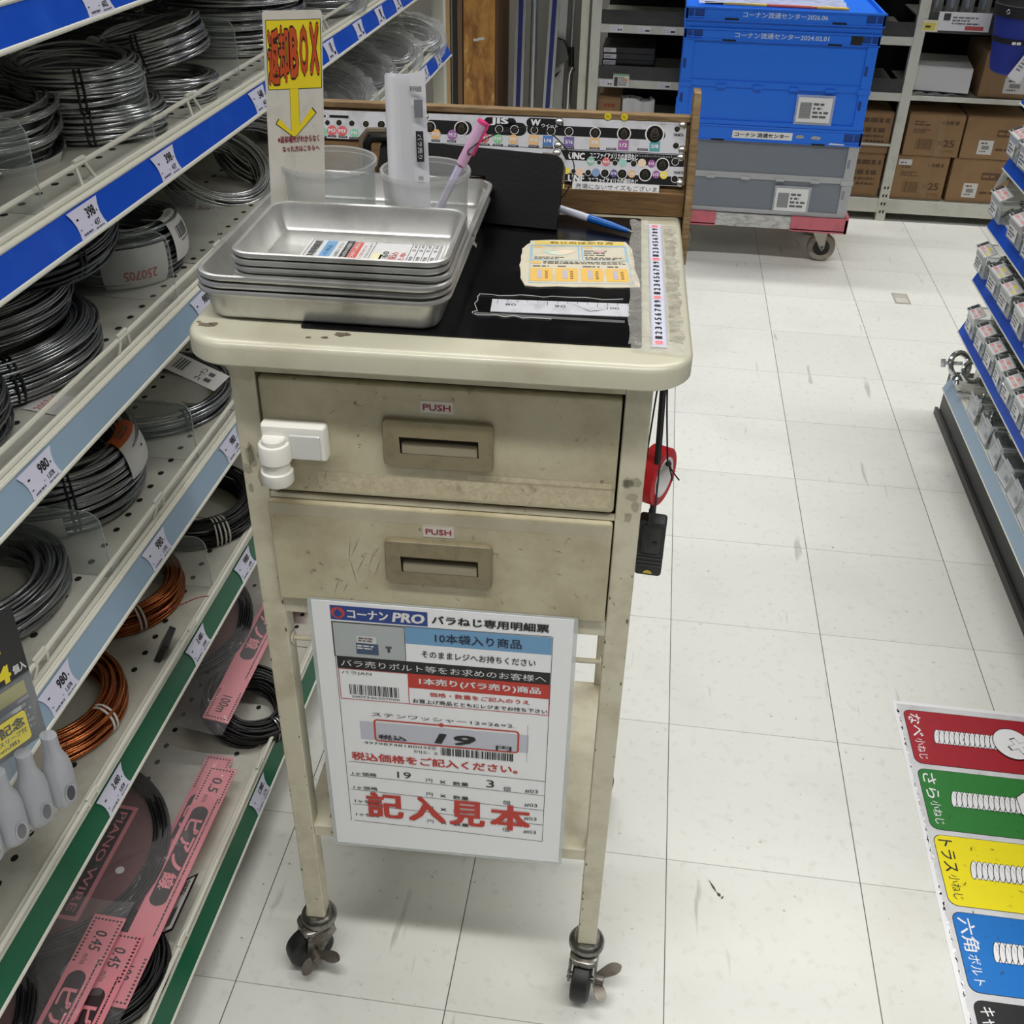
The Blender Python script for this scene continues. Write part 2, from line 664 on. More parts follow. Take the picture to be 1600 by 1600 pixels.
def drawer(z0, z1, x0, x1, hx0, hx1, hz0, hz1, px, pz, proud, seed):
    F = lambda x, y, z: Vector((x, -z, y))      # rounded rectangles in the front plane, z grows towards the viewer
    mb = MB(F)
    mb.rr(x0, x1, z0, z1, 0.004, [(0, -0.016), (0, proud - 0.002), (0.0006, proud - 0.0006), (0.002, proud)], CREAM_DRAWER, cap1=False)
    a0, a1, b0, b1 = hx0 + 0.013, hx1 - 0.010, hz0 + 0.0125, hz1 - 0.0125      # opening for the pull
    for q in ((x0 + 0.002, z0 + 0.002, a0, z1 - 0.002), (a1, z0 + 0.002, x1 - 0.002, z1 - 0.002), (a0, z0 + 0.002, a1, b0), (a0, b1, a1, z1 - 0.002)):
        mb.rect(*q, CREAM_DRAWER, proud)
    rn = random.Random(seed)
    # worn lower band and scratches
    WORN = mat('worn_enamel', (186, 174, 144), 0.6, dirt=(200, 190, 162), dscale=160, damt=(0.42, 0.6), dirt2=(136, 122, 94, 60, (0.58, 0.72)))
    if seed == 1:
        mb.rect(x0 + 0.05, z0 + 0.004, x1 - 0.004, z0 + 0.026, WORN, proud + 0.0002)
        mb.rect(x0 + 0.2, z0 + 0.028, x1 - 0.004, z0 + 0.034, WORN, proud + 0.0002)
    else:
        TAPE = clear('clear_sticky_tape', (232, 226, 205), 0.22, 0.2)
        mb.rect(x0 + 0.001, z1 - 0.016, x1 - 0.004, z1 - 0.003, TAPE, proud + 0.0003)
    for k in range(16 if seed == 2 else 9):
        if seed == 2 and k < 9:
            cx, cz, ln, an = rn.uniform(0.085, 0.135), rn.uniform(0.69, 0.745), rn.uniform(0.01, 0.045), rad(rn.uniform(60, 100))
        else:
            cx, cz, ln, an = rn.uniform(x0 + 0.03, x1 - 0.02), rn.uniform(z0 + 0.02, z1 - 0.02), rn.uniform(0.003, 0.012), rad(rn.uniform(0, 180))
        dx, dz = math.cos(an) * ln / 2, math.sin(an) * ln / 2
        tx, tz = -math.sin(an) * 0.0003, math.cos(an) * 0.0003
        mb.add([(cx - dx, cz - dz, proud + .0003), (cx + tx, cz + tz, proud + .0003), (cx + dx, cz + dz, proud + .0003), (cx - tx, cz - tz, proud + .0003)], [(0, 1, 2, 3)][:1], CHIP)
    d = mb.build('drawer', cart)
    mb = MB(F)
    p = proud
    mb.rr(hx0, hx1, hz0, hz1, 0.005, [(0, p - 0.001), (0, p + 0.0035), (0.001, p + 0.005), (0.0045, p + 0.005)], TAUPE, cap1=False)
    # sloping lips down to the pocket
    ox0, ox1, oz0, oz1 = hx0 + 0.0045, hx1 - 0.0045, hz0 + 0.0045, hz1 - 0.0045
    ix0, ix1, iz0, iz1 = hx0 + 0.017, hx1 - 0.014, hz0 + 0.0155, hz1 - 0.0165
    a, b = p + 0.005, p + 0.0085
    vs = [(ox0, oz0, a), (ox1, oz0, a), (ox1, oz1, a), (ox0, oz1, a), (ix0, iz0, p + .0042), (ix1, iz0, p + .0042), (ix1, iz1, b), (ix0, iz1, b), (ix0, iz0, -0.013), (ix1, iz0, -0.013), (ix1, iz1, -0.013), (ix0, iz1, -0.013)]
    mb.add(vs, [(0, 1, 5, 4), (1, 2, 6, 5), (2, 3, 7, 6), (3, 0, 4, 7)], TAUPE)
    mb.add(vs, [(4, 5, 9, 8), (5, 6, 10, 9), (6, 7, 11, 10), (7, 4, 8, 11), (8, 9, 10, 11)], mat('pocket_shade', (24, 20, 14), 0.7))  # shade of the recess painted in: pocket walls coloured almost black
    h = mb.build('handle', d)
    mb = MB(F)
    mb.rr(ix0 + 0.001, ix1 - 0.001, iz0 - 0.0005, iz0 + 0.0125, 0.002, [(0, -0.012), (0, p + .0035), (0.001, p + .0045), (0.003, p + .0048)], mat('grip_bar', (142, 132, 106), 0.25, coat=0.5))
    mb.build('grip_bar', d)
    mb = MB(F)
    mb.rr(px, px + 0.033, pz, pz + 0.0145, 0.001, [(0, p), (0, p + 0.0003)], flat((205, 200, 186)))
    mb.frame(px + 0.0004, pz + 0.0004, px + 0.0326, pz + 0.0141, 0.0003, flat((150, 146, 130)), p + 0.0005)
    mb.text('PUSH', px + 0.0033, pz + 0.0038, px + 0.0298, pz + 0.0107, MAROON, p + 0.0006, 0.02)
    s = mb.build('sticker', d)
    s['label'] = 'small sticker reading PUSH in maroon letters'


drawer(0.8075, 0.9345, 0.0278, 0.3728, 0.146, 0.2535, 0.8475, 0.9, 0.1825, 0.906, 0.002, 1)
drawer(0.6685, 0.7955, 0.0225, 0.3735, 0.142, 0.2535, 0.705, 0.7595, 0.1815, 0.764, 0.004, 2)

# white child-lock latch on the upper drawer
WP = mat('white_plastic', (236, 234, 226), 0.3)
mb = MB(lambda x, y, z: Vector((x, -z, y)))
mb.rr(0.028, 0.092, 0.851, 0.8895, 0.003, [(0, 0.002), (0, 0.011), (0.002, 0.014), (0.006, 0.0145)], WP)
lat = mb.build('drawer_latch', cart)
lat['label'] = 'white plastic latch with a round knob'
mb = MB(lambda x, y, z: Vector((x, -z, y)))
mb.rr(0.056, 0.087, 0.8535, 0.8805, 0.002, [(0, 0.0146), (0.001, 0.016), (0.004, 0.0162)], mat('pale_window', (205, 205, 200), 0.15, coat=0.6))
mb.build('window', lat)
mb = MB()
mb.lathe([(0.0, 0.827), (0.0145, 0.827), (0.0158, 0.829), (0.0158, 0.841), (0.0135, 0.842), (0.0132, 0.852), (0.0158, 0.853), (0.0158, 0.869), (0.0148, 0.8715), (0.012, 0.872), (0.0118, 0.8765), (0.0105, 0.878), (0.0, 0.8784)], WP, 36, (0.0415, -0.0165, 0))
mb.build('knob', lat)

# lower shelf, guard rails
mb = MB()
mb.box(0.012, 0.388, 0.003, 0.31, 0.288, 0.291, CREAM)
mb.box(0.025, 0.375, 0.002, 0.004, 0.272, 0.291, CREAM)
mb.box(0.012, 0.388, 0.31, 0.312, 0.272, 0.291, CREAM)
mb.build('shelf', cart, bevel=0.001)
for pts in (((0.02, 0.012, 0.6), (0.38, 0.012, 0.6)),):
    mb = MB()
    mb.tube(pts, 0.003, CREAM, 10)
    mb.lathe([(0.003, 0.0255), (0.0075, 0.0255), (0.0075, 0.0275), (0.003, 0.0275)], CREAM, 16, (0, 0.012, 0.6), 'x')
    mb.lathe([(0.003, 0.3725), (0.0075, 0.3725), (0.0075, 0.3745), (0.003, 0.3745)], CREAM, 16, (0, 0.012, 0.6), 'x')
    mb.build('guard_rail', cart)


def caster(x, y, ang, brake):
    T = Matrix.Translation((x, y, 0)) @ Matrix.Rotation(ang, 4, 'Z')
    F = lambda a, b, c: T @ Vector((a, b, c))       # wheel trails towards local -y
    mb = MB(F)
    mb.lathe([(0.0, 0.1), (0.0175, 0.1), (0.0185, 0.099), (0.022, 0.097), (0.0245, 0.092), (0.0245, 0.086), (0.022, 0.083), (0.0, 0.083)], STEEL, 32)
    # fork crown and two cheeks
    mb.rr(-0.019, 0.019, -0.03, 0.018, 0.012, [(0.002, 0.083), (0, 0.082), (0, 0.072), (0.002, 0.070)], STEEL)
    for sx in (-1, 1):
        poly = [(-0.026, 0.074), (0.014, 0.080), (0.016, 0.066), (-0.004, 0.04), (-0.012, 0.026), (-0.024, 0.024), (-0.030, 0.034)]
        vs = [(sx * 0.0165, p[0], p[1]) for p in poly] + [(sx * 0.019, p[0], p[1]) for p in poly]
        n = len(poly)
        mb.add(vs, [tuple(range(n)), tuple(range(2 * n - 1, n - 1, -1))] + [(k, n + k, n + (k + 1) % n, (k + 1) % n) for k in range(n)], STEEL)
    mb.lathe([(0.0, -0.021), (0.005, -0.021), (0.005, 0.021), (0.0, 0.021)], STEEL, 12, (0, -0.019, 0.033), 'x')
    c = mb.build('caster', cart)
    mb = MB(F)
    mb.lathe([(0.006, -0.011), (0.017, -0.0105), (0.021, -0.0125), (0.029, -0.0125), (0.0322, -0.010), (0.0332, -0.004), (0.0332, 0.004), (0.0322, 0.010), (0.029, 0.0125), (0.021, 0.0125), (0.017, 0.0105), (0.006, 0.011)], RUBBER, 40, (0, -0.019, 0.0335), 'x')
    mb.build('wheel', c)
    if brake:
        PED = mat('brake_steel', (112, 106, 98), 0.4, 0.7, dirt=(70, 66, 58), dscale=80)
        mb = MB(F)

        def paddle(p0, p1, w0, w1):
            p0, p1 = Vector(p0), Vector(p1)
            sd = (p1 - p0).cross(Vector((0, 0, 1))).normalized()

            def f(u, v):
                w_ = (w0 + (w1 - w0) * min(1, v * 1.8)) * math.sqrt(max(0.03, 1 - max(0, (v - 0.62) / 0.38) ** 2))
                return tuple(p0 + (p1 - p0) * v + sd * (2 * u - 1) * w_ + Vector((0, 0, 0.002 * math.sin(v * PI))))
            mb.grid(f, 6, 10, PED, 0.0022)
        paddle((0.020, -0.020, 0.034), (0.034, -0.044, 0.025), 0.005, 0.0085)
        paddle((0.020, -0.016, 0.038), (0.051, 0.004, 0.0455), 0.005, 0.009)
        mb.lathe([(0.0, 0.016), (0.008, 0.016), (0.008, 0.030), (0.0, 0.031)], PED, 16, (0, -0.019, 0.036), 'x')
        mb.build('brake_pedal', c)


caster(0.0125, 0.0125, rad(-52), True)
caster(0.3875, 0.0125, rad(-8), True)
caster(0.0125, 0.3175, rad(-120), False)
caster(0.3875, 0.3175, rad(150), False)

# ---------------------------------------------------------------- notice hanging on the trolley front
LBLUE = flat((112, 160, 200))
NAVY = flat((38, 66, 138))
mb = MB(upright(0, 0, 0))
MM = 0.001


class Sheet:
    """millimetre helper round a mesh builder"""
    def __init__(s, mb, d=0.0):
        s.mb, s.d = mb, d

    def r(s, x0, z0, x1, z1, m, k=1):
        s.mb.rect(x0 * MM, z0 * MM, x1 * MM, z1 * MM, m, s.d + k * 0.00012)

    def t(s, body, x0, z0, x1, z1, m=BLACK, bold=0.0, k=4, **kw):
        s.mb.text(body, x0 * MM, z0 * MM, x1 * MM, z1 * MM, m, s.d + k * 0.00012, bold, **kw)

    def fr(s, x0, z0, x1, z1, t, m=BLACK, k=3):
        s.mb.frame(x0 * MM, z0 * MM, x1 * MM, z1 * MM, t * MM, m, s.d + k * 0.00012)

    def ln(s, x0, z0, x1, z1, t=0.5, m=BLACK, k=3):
        h = t / 2
        s.mb.add([(x0 * MM, (z0 - h) * MM, s.d + k * 0.00012), (x1 * MM, (z1 - h) * MM, s.d + k * 0.00012), (x1 * MM, (z1 + h) * MM, s.d + k * 0.00012), (x0 * MM, (z0 + h) * MM, s.d + k * 0.00012)], [(0, 1, 2, 3)], m)


FILM = clear('laminating_film', (214, 220, 220), 0.5, 0.15)
LAM = mat('laminated_paper', (238, 239, 242), 0.3, coat=0.4)
mb.box(0.057, 0.3415, 0.273, 0.671, 0.0, 0.0006, LAM)
sh = Sheet(mb, 0.0006)
sh.r(77.2, 646, 184, 666, NAVY)
mb.disc(0.0855, 0.656, 0.0078, flat((186, 70, 66)), 0.00085, 28)
mb.face2([(0.0855 + 0.0048 * q[0], 0.6555 + 0.0048 * q[1]) for q in ((0, 1.35), (0.55, 0.6), (0.95, 0), (0.85, -0.6), (0.4, -1), (-0.4, -1), (-0.85, -0.6), (-0.95, 0), (-0.55, 0.6))], 0.001, NAVY)
sh.t('コーナン', 96, 649.5, 141, 662.5, WHITE, 0.04)
sh.t('PRO', 146, 649, 181, 663, WHITE, 0.04, skew=0.06)
sh.t('バラねじ専用明細票', 188.5, 650.5, 315.5, 662.5, BLACK, 0.03)
sh.r(77.4, 593, 158.5, 643, flat((176, 182, 184)))
sh.fr(77.4, 593, 158.5, 643, 0.6)
# picture of the bag of bolts
sh.r(104, 606, 126, 625, flat((210, 216, 220)), 2)
sh.r(103, 599, 128, 615, flat((66, 82, 112)), 3)
mb.lines(0.104, 0.606, 0.127, 0.613, 2, WHITE, 0.0012, 5)
mb.lines(0.106, 0.617, 0.124, 0.624, 2, flat((120, 90, 70)), 0.0012, 6)
sh.r(138, 604, 141, 612, flat((60, 62, 66)), 2)
sh.r(136, 610, 143, 613, flat((78, 80, 84)), 3)
sh.r(158.8, 619.5, 319.2, 644, LBLUE)
sh.ln(77.4, 643.3, 319.2, 645.6, 0.7)
sh.t('10本袋入り商品', 191.5, 624.5, 286.5, 638, flat((30, 44, 70)), 0.015)
sh.t('そのままレジへお持ちください', 176, 601, 302.5, 611.5, BLACK, 0.01)
sh.r(79.6, 575.5, 319.2, 593.5, BLACK)
sh.t('バラ売りボルト等をお求めのお客様へ', 84, 579, 315, 589, WHITE, 0.0)
sh.t('バラJAN', 83.5, 566.5, 118, 572.5, BLACK, 0)
mb.bars(0.0912, 0.5365, 0.1495, 0.552, BLACK, 0.00095, 5, 34)
sh.t('2009346307000', 92.8, 531.8, 148.7, 535, BLACK, 0)
sh.fr(80, 528.4, 319.8, 575.5, 0.8, RED)
sh.r(159.3, 554, 319.8, 575.7, RED, 2)
sh.ln(159.7, 528.6, 159.7, 528.9, 0.8, RED)
sh.r(159.3, 528.6, 160.1, 554, RED, 3)
sh.t('1本売り(バラ売り)商品', 172, 559, 309.5, 570.8, WHITE, 0.03)
sh.t('価格・数量をご記入のうえ', 183.4, 542.8, 297.8, 549.8, RED, 0.015)
sh.t('お買上げ商品とともにレジまでお持ち下さい', 163.8, 531.2, 318, 537.6, BLACK, 0.015)
sh.t('ステンワッシャー12×26×2.', 114.6, 504, 282.2, 510.2, BLACK, 0.0)
sh.r(99.5, 465, 298, 494.5, flat((196, 198, 210)))


def round_frame(x0, z0, x1, z1, rd, t, m, k):
    outs = []
    for ins in (0, t):
        rr_ = rd - ins
        p = []
        for cx, cz, st in ((x1 - rd, z0 + rd, -90), (x1 - rd, z1 - rd, 0), (x0 + rd, z1 - rd, 90), (x0 + rd, z0 + rd, 180)):
            for q in range(7):
                a = rad(st + 15 * q)
                p.append(((cx + rr_ * math.cos(a)) * MM, (cz + rr_ * math.sin(a)) * MM))
        outs.append(p)
    n = len(outs[0])
    mb.add([(a, b, 0.0006 + k * 0.00012) for a, b in outs[0] + outs[1]], [(q, (q + 1) % n, n + (q + 1) % n, n + q) for q in range(n)], m)


round_frame(116, 463.5, 287.2, 499.8, 5, 2.2, RED, 3)
mb.disc(0.196, 0.4992, 0.003, RED, 0.0011, 12)
sh.t('税込', 120.5, 467.5, 154.5, 475.5, BLACK, 0.02, 5)
sh.t('19', 190.5, 468.5, 235.5, 485.5, BLACK, 0.03, 5, skew=0.15)
sh.t('円', 260, 466, 278.5, 473.5, BLACK, 0.02, 5)
sh.t('4979874818003段', 102.5, 457.3, 190, 462.5, BLACK, 0, 5)
sh.t('列5- 2', 162, 449, 191, 454.3, BLACK, 0, 5)
mb.bars(0.1947, 0.4495, 0.281, 0.462, BLACK, 0.0012, 8, 40)
sh.r(296.3, 450, 296.8, 510, flat((150, 152, 156)), 2)
sh.t('税込価格をご記入ください。', 86.3, 428.5, 286.5, 442.5, RED, 0.025)
sh.ln(77.8, 643, 82.3, 318.4, 0.7)
for k, (a, b) in enumerate(((425, 419.8), (400.7, 395), (375.8, 368.4), (349.2, 341.7), (318.4, 311))):
    sh.ln(82, a, 320.2, b, 0.6)
for x, z0, z1 in ((78.3, 318.4, 643), (319.9, 311, 645.6)):
    sh.r(x - 0.3 if x < 100 else x - 0.3, z0, x + 0.3, z1, BLACK, 2)
for k in range(4):
    o = -24.7 * k
    sh.t('1ヶ価格', 85, 401.8 + o, 115.2, 407.8 + o, BLACK, 0.01)
    sh.t('円', 175.5, 400.5 + o, 183.3, 406.8 + o, BLACK, 0)
    sh.t('×', 192.4, 400.3 + o, 199.6, 405.6 + o, BLACK, 0)
    sh.t('数量', 208.3, 399.3 + o, 227.6, 405.8 + o, BLACK, 0.01)
    sh.t('個', 269.6, 397.2 + o, 278.4, 405 + o, BLACK, 0)
    sh.t('#03', 295.8, 397.2 + o, 311.6, 403.8 + o, BLACK, 0)
sh.t('19', 140.6, 403.5, 157.6, 414.5, BLACK, 0)
sh.t('3', 249, 401, 258.7, 413.8, BLACK, 0)
for ch, x0, x1 in (('記', 99.5, 146), ('入', 152, 198), ('見', 203, 248), ('本', 254, 304)):
    dz = -(x0 - 99) * 0.012
    sh.t(ch, x0, 328 + dz, x1, 375 + dz, RED, 0.035, 6)
notice = thing('notice_sheet', 'white laminated price notice hanging from the trolley under its lower drawer', 'sign', CL(0, -0.005, 0), CA)
mb.build('printed_sheet', notice, smooth=False)
mb = MB(upright(0, 0, 0))
mb.rr(0.0525, 0.346, 0.268, 0.6735, 0.004, [(0, -0.0003), (0, 0.0)], FILM)
f = mb.build('film', notice)
f['label'] = 'clear film margin round the paper'

# stack of papers on the trolley's lower shelf
mb = MB()
rn = random.Random(4)
PAPER = mat('paper_edges', (216, 216, 212), 0.7)
for k in range(11):
    a, b = rn.uniform(-0.004, 0.004), rn.uniform(-0.004, 0.004)
    c = rn.choice((flat((214, 216, 212)), flat((190, 176, 170)), flat((196, 212, 204)), flat((150, 128, 118))))
    mb.box(0.045 + a, 0.25 + a, 0.02 + b, 0.27 + b, 0.2912 + k * 0.0045, 0.2952 + k * 0.0045, c)
one(mb, 'paper_stack', 'stack of booklets on the trolley lower shelf behind the notice', 'paper', CL(0, 0, 0), CA)

# ---------------------------------------------------------------- trays
ALU = mat('anodised_aluminium', (196, 196, 193), 0.34, 0.68, dirt=(140, 138, 132), dscale=14, damt=(0.45, 0.85), bump=0.02, bscale=90)


def tray_mesh(name, x0, x1, y0, y1, h, rd):
    mb = MB()
    sl = 0.011
    W = 0.005
    t = 0.0012
    mb.rr(x0, x1, y0, y1, rd, [(sl + 0.006, 0.0), (sl + 0.0015, 0.0008), (sl - 0.0005, 0.004), (0.0052, h - 0.004), (0.004, h - 0.0036), (0.0012, h - 0.0052), (0, h - 0.003), (0.0006, h - 0.0008), (0.0028, h), (0.0052, h - 0.001), (0.0065, h - 0.004), (sl + t, 0.0052), (sl + 0.004, 0.0024), (sl + 0.009, 0.0016)], ALU, n=8)
    return mb


trays = []
big = one(tray_mesh('large', -0.032, 0.2085, 0.011, 0.352, 0.031, 0.03), 'metal_tray', 'large aluminium tray at the bottom of the stack on the trolley', 'tray', CL(0, 0, 0.9814), CA - 0.01, 'large trays stacked on the trolley')
zz = 0.9814
for lab, dz, rz in (('large aluminium tray in the middle of the three big trays', 0.0072, 0.004), ('large aluminium tray uppermost of the big trays, holding cups and small trays', 0.0144, -0.014)):
    copy_tree(big, CL(0.001, 0.001, zz + dz), CA + rz, lab)
ZB = zz + 0.0144 + 0.0018        # floor of the topmost big tray
sm = one(tray_mesh('small', 0.004, 0.2075, 0.0195, 0.1745, 0.0285, 0.022), 'metal_tray', 'small aluminium tray lowest of the four small trays', 'tray', CL(0, 0, ZB), CA, 'small trays stacked on the trolley')
for k, (lab, dx) in enumerate((('small aluminium tray second from the bottom of the small stack', 0.0012), ('small aluminium tray second from the top of the small stack', -0.0006), ('small aluminium tray on top, with a printed form lying in it', 0.0004))):
    copy_tree(sm, CL(dx, 0.0004 * k, ZB + 0.0068 * (k + 1)), CA + 0.003 * (k - 1), lab)
ZS = ZB + 0.0068 * 3 + 0.0018

# form lying in the top tray (text reads from the left end)
mb = MB()
mb.box(0.052, 0.189, 0.043, 0.138, 0, 0.0006, mat('form_paper', (204, 205, 206), 0.4))
# drawn with the sheet turned a quarter: u runs to the right of the tray
sh = Sheet(mb, 0.0006)
X0, X1, Y0, Y1 = 55, 187, 45, 136
sh.t('バラねじ専用明細票', 58, 48, 66, 133, BLACK, 0.02, 4, rot=90)
sh.r(70, 50, 81, 134, LBLUE)
sh.t('10本袋入り商品', 73, 60, 78, 122, flat((50, 90, 130)), 0, 3, rot=90)
sh.t('そのままレジへお持ちください', 84, 56, 88, 130, BLACK, 0, 3, rot=90)
sh.r(90, 47, 98, 136, BLACK)
sh.t('バラ売りボルト等をお求めのお客様へ', 92, 50, 96, 133, WHITE, 0, 3, rot=90)
sh.r(98.4, 50, 107, 134, flat((206, 84, 74)))
sh.t('1本売り(バラ売り)商品', 100, 56, 105, 130, WHITE, 0.01, 3, rot=90)
sh.t('価格・数量をご記入のうえ', 109, 60, 112, 126, RED, 0, 3, rot=90)
sh.t('お買上げ商品とともにレジまで', 114, 52, 117, 132, BLACK, 0, 3, rot=90)
sh.ln(119, 46, 119, 136, 0.6)
sh.r(118.8, 46, 119.4, 136, BLACK)
sh.r(121, 60, 131, 108, flat((222, 218, 178)))
sh.r(129, 56, 146, 104, flat((178, 178, 176)))
sh.t('60', 131, 96, 137, 112, BLACK, 0, 4, rot=90)
sh.t('税込', 138, 88, 146, 112, RED, 0, 4, rot=90)
sh.t('記入見本', 148, 50, 154, 112, RED, 0, 4, rot=90)
for k in range(5):
    sh.r(156 + 7 * k, 46, 156.5 + 7 * k, 136, BLACK, 3)
    if k < 4:
        for q, (a, b) in enumerate(((50, 66), (74, 79), (90, 102), (116, 121), (126, 134))):
            sh.t(('価格', '円', '数量', '個', '#03')[q], 158 + 7 * k, a, 161.4 + 7 * k, b, BLACK, 0, 4, rot=90)
sh.fr(55, 45, 186, 136.5, 0.5)
one(mb, 'order_form', 'printed form with blue, black and red bands lying in the top small tray', 'form', CL(0, 0, ZS), CA)

# ---------------------------------------------------------------- two clear cups and what stands in them
CUP = clear('frosted_cup_plastic', (204, 206, 204), 0.27, 0.25)


def cup_mesh(r_top, r_bot, h):
    mb = MB()
    mb.lathe([(0.0, 0), (r_bot - 0.002, 0), (r_bot, 0.002), (r_top - 0.0025, h - 0.006), (r_top, h - 0.0055), (r_top + 0.0008, h - 0.002), (r_top, h), (r_top - 0.0025, h - 0.0008), (r_top - 0.004, h - 0.005), (r_bot - 0.0012, 0.003), (r_bot - 0.004, 0.002), (0, 0.002)], CUP, 56)
    return mb


C1, C2 = (0.0495, 0.231), (0.156, 0.215)
one(cup_mesh(0.0515, 0.0475, 0.0765), 'plastic_cup', 'clear round tub holding the yellow sign strip, behind the small trays', 'cup', CL(C1[0], C1[1], ZB), CA)
one(cup_mesh(0.0465, 0.043, 0.0755), 'plastic_cup', 'clear round tub holding rolled papers and the pink pen', 'cup', CL(C2[0], C2[1], ZB), CA)

# sign strip reading 返却BOX
YEL = flat((236, 214, 36))
ORA = flat((196, 78, 32))
mb = MB(lambda u, v, d: Vector((u * 1.03 + 0.06 * (v - 0.1), -d + 0.012 * v, v)))
mb.rr(-0.0005, 0.0545, 0, 0.2085, 0.003, [(0, 0), (0, 0.0006)], mat('laminated_card', (216, 212, 202), 0.3, coat=0.4, dirt=(190, 184, 168), dscale=30))
mb.rect(0.002, 0.137, 0.0532, 0.2005, flat((30, 28, 20)), 0.0008, 1, 8)
mb.rect(0.0026, 0.1376, 0.0526, 0.1999, YEL, 0.00092, 1, 8)
for chs, x0, x1, z0, z1 in (('返', 0.0032, 0.0135, 0.141, 0.193), ('却', 0.0135, 0.0226, 0.144, 0.195), ('B', 0.0238, 0.0315, 0.147, 0.194), ('O', 0.0332, 0.0405, 0.149, 0.195), ('X', 0.0425, 0.051, 0.150, 0.197)):
    mb.text(chs, x0 - 0.0006, z0 - 0.0012, x1 + 0.0006, z1 + 0.0012, flat((48, 24, 18)), 0.00105, 0.075)
    mb.text(chs, x0, z0, x1, z1, ORA, 0.0012, 0.03)
AR = [(0.0225, 0.1375), (0.0225, 0.0965), (0.0115, 0.1095), (0.0085, 0.1045), (0.0255, 0.0905), (0.0465, 0.1135), (0.0425, 0.1185), (0.0305, 0.102), (0.0305, 0.1375)]


def poly_tri(P, d, m):
    mb.add([(p[0], p[1], d) for p in P], [(0, 1, 7, 8), (1, 2, 3, 4), (1, 4, 7), (4, 5, 6, 7)], m)


cxa, cya = 0.027, 0.107
poly_tri([(cxa + (p[0] - cxa) * 1.06 + (0.0006 if p[0] > 0.028 else -0.0006) * 0, cya + (p[1] - cya) * 1.05) for p in AR], 0.0009, flat((40, 36, 20)))
poly_tri(AR, 0.00105, YEL)
mb.text('※返却場所がわからなく', 0.009, 0.0855, 0.0495, 0.0925, flat((140, 44, 58)), 0.001, 0.03)
mb.text('なった方はこちらへ', 0.013, 0.0765, 0.0495, 0.0825, flat((140, 44, 58)), 0.001, 0.03)
one(mb, 'return_box_sign', 'tall card strip with a yellow panel and arrow, standing in the clear tub', 'sign', CL(0.0, 0.196, ZB + 0.013), CA, rot=(0, 0, CA + 0.36))

mb = MB()
mb.box(-0.019, 0.021, -0.012, 0.012, 0, 0.0005, LAM)
mb.rect(-0.016, -0.002, 0.02, 0.009, flat((40, 42, 48)), 0.0007)
mb.text('コーナン', -0.012, 0.001, 0.016, 0.006, WHITE, 0.0009)
one(mb, 'price_slip', 'small black and white slip lying inside the tub with the sign strip', 'slip', CL(0.064, 0.243, ZB + 0.055), CA, rot=(rad(-35), 0, CA - 0.2))

# rolled order forms in the second tub
mb = MB()
PW = mat('white_paper', (226, 227, 232), 0.6)
rn = random.Random(3)


def sp(P, t):
    """point at t in 0..1 on a smooth curve through P"""
    n = len(P) - 1
    i = min(int(t * n), n - 1)
    q = t * n - i
    a, b, c, d = P[max(i - 1, 0)], P[i], P[i + 1], P[min(i + 2, n)]
    return [0.5 * (2 * b[k] + (c[k] - a[k]) * q + (2 * a[k] - 5 * b[k] + 4 * c[k] - d[k]) * q * q + (3 * b[k] - a[k] - 3 * c[k] + d[k]) * q ** 3) for k in range(2)]


for k in range(8):
    PL = [(0.137 + 0.0016 * k, 0.1875 + 0.0016 * k), (0.129 + 0.0008 * k, 0.1835 + 0.0013 * k), (0.1215 + 0.0009 * k, 0.1885 + 0.0006 * k), (0.1235 + 0.0006 * k, 0.1985 - 0.0009 * k), (0.135, 0.2035 - 0.0010 * k), (0.149 + 0.0002 * k, 0.2045 - 0.0008 * k), (0.161 + 0.0003 * k, 0.2065 - 0.0006 * k)]
    hh = 0.170 + rn.uniform(-0.002, 0.002)

    def f(u, v, PL=PL, hh=hh):
        x, y = sp(PL, u)
        return (x - 0.004 * v * (x - 0.12) / 0.04, y + 0.004 * v, v * (hh - 0.009 * (1 - u) + 0.003 * math.sin(u * 6)))
    mb.grid(f, 26, 3, PW)
mb.fn = lambda u, v, d: Vector((0.1505 + u - 0.003 * v / 0.17, 0.1965 + 0.10 * u + 0.004 * v / 0.17 - d, v))
mb.rect(0.001, 0.083, 0.0085, 0.113, flat((40, 40, 44)), 0.0014)
mb.text('バラ売り', 0.0025, 0.086, 0.007, 0.110, WHITE, 0.0017, 0, rot=-90)
mb.text('専用明細票', -0.003, 0.150, 0.0085, 0.1555, BLACK, 0.0014, 0.02)
mb.rect(0.0005, 0.126, 0.009, 0.143, flat((120, 122, 128)), 0.0014)
mb.rect(0.001, 0.062, 0.009, 0.0626, BLACK, 0.0014)
mb.text('価格', 0.002, 0.064, 0.007, 0.069, BLACK, 0.0014)
one(mb, 'form_bundle', 'bundle of curled white order forms standing in the clear tub', 'paper', CL(0.0, 0.004, ZB + 0.003), CA)

# pink capped pen in the tub
PEN = Vector((0.043, 0.0, 0.112))


def pen_mesh(barrel, capm, tipm, length):
    mb = MB()
    L = length
    mb.lathe([(0.0, 0), (0.0012, 0.002), (0.0036, 0.016), (0.0042, 0.017)], tipm, 16)
    mb.lathe([(0.0042, 0.017), (0.0042, L - 0.048)], barrel, 6)
    return mb, L


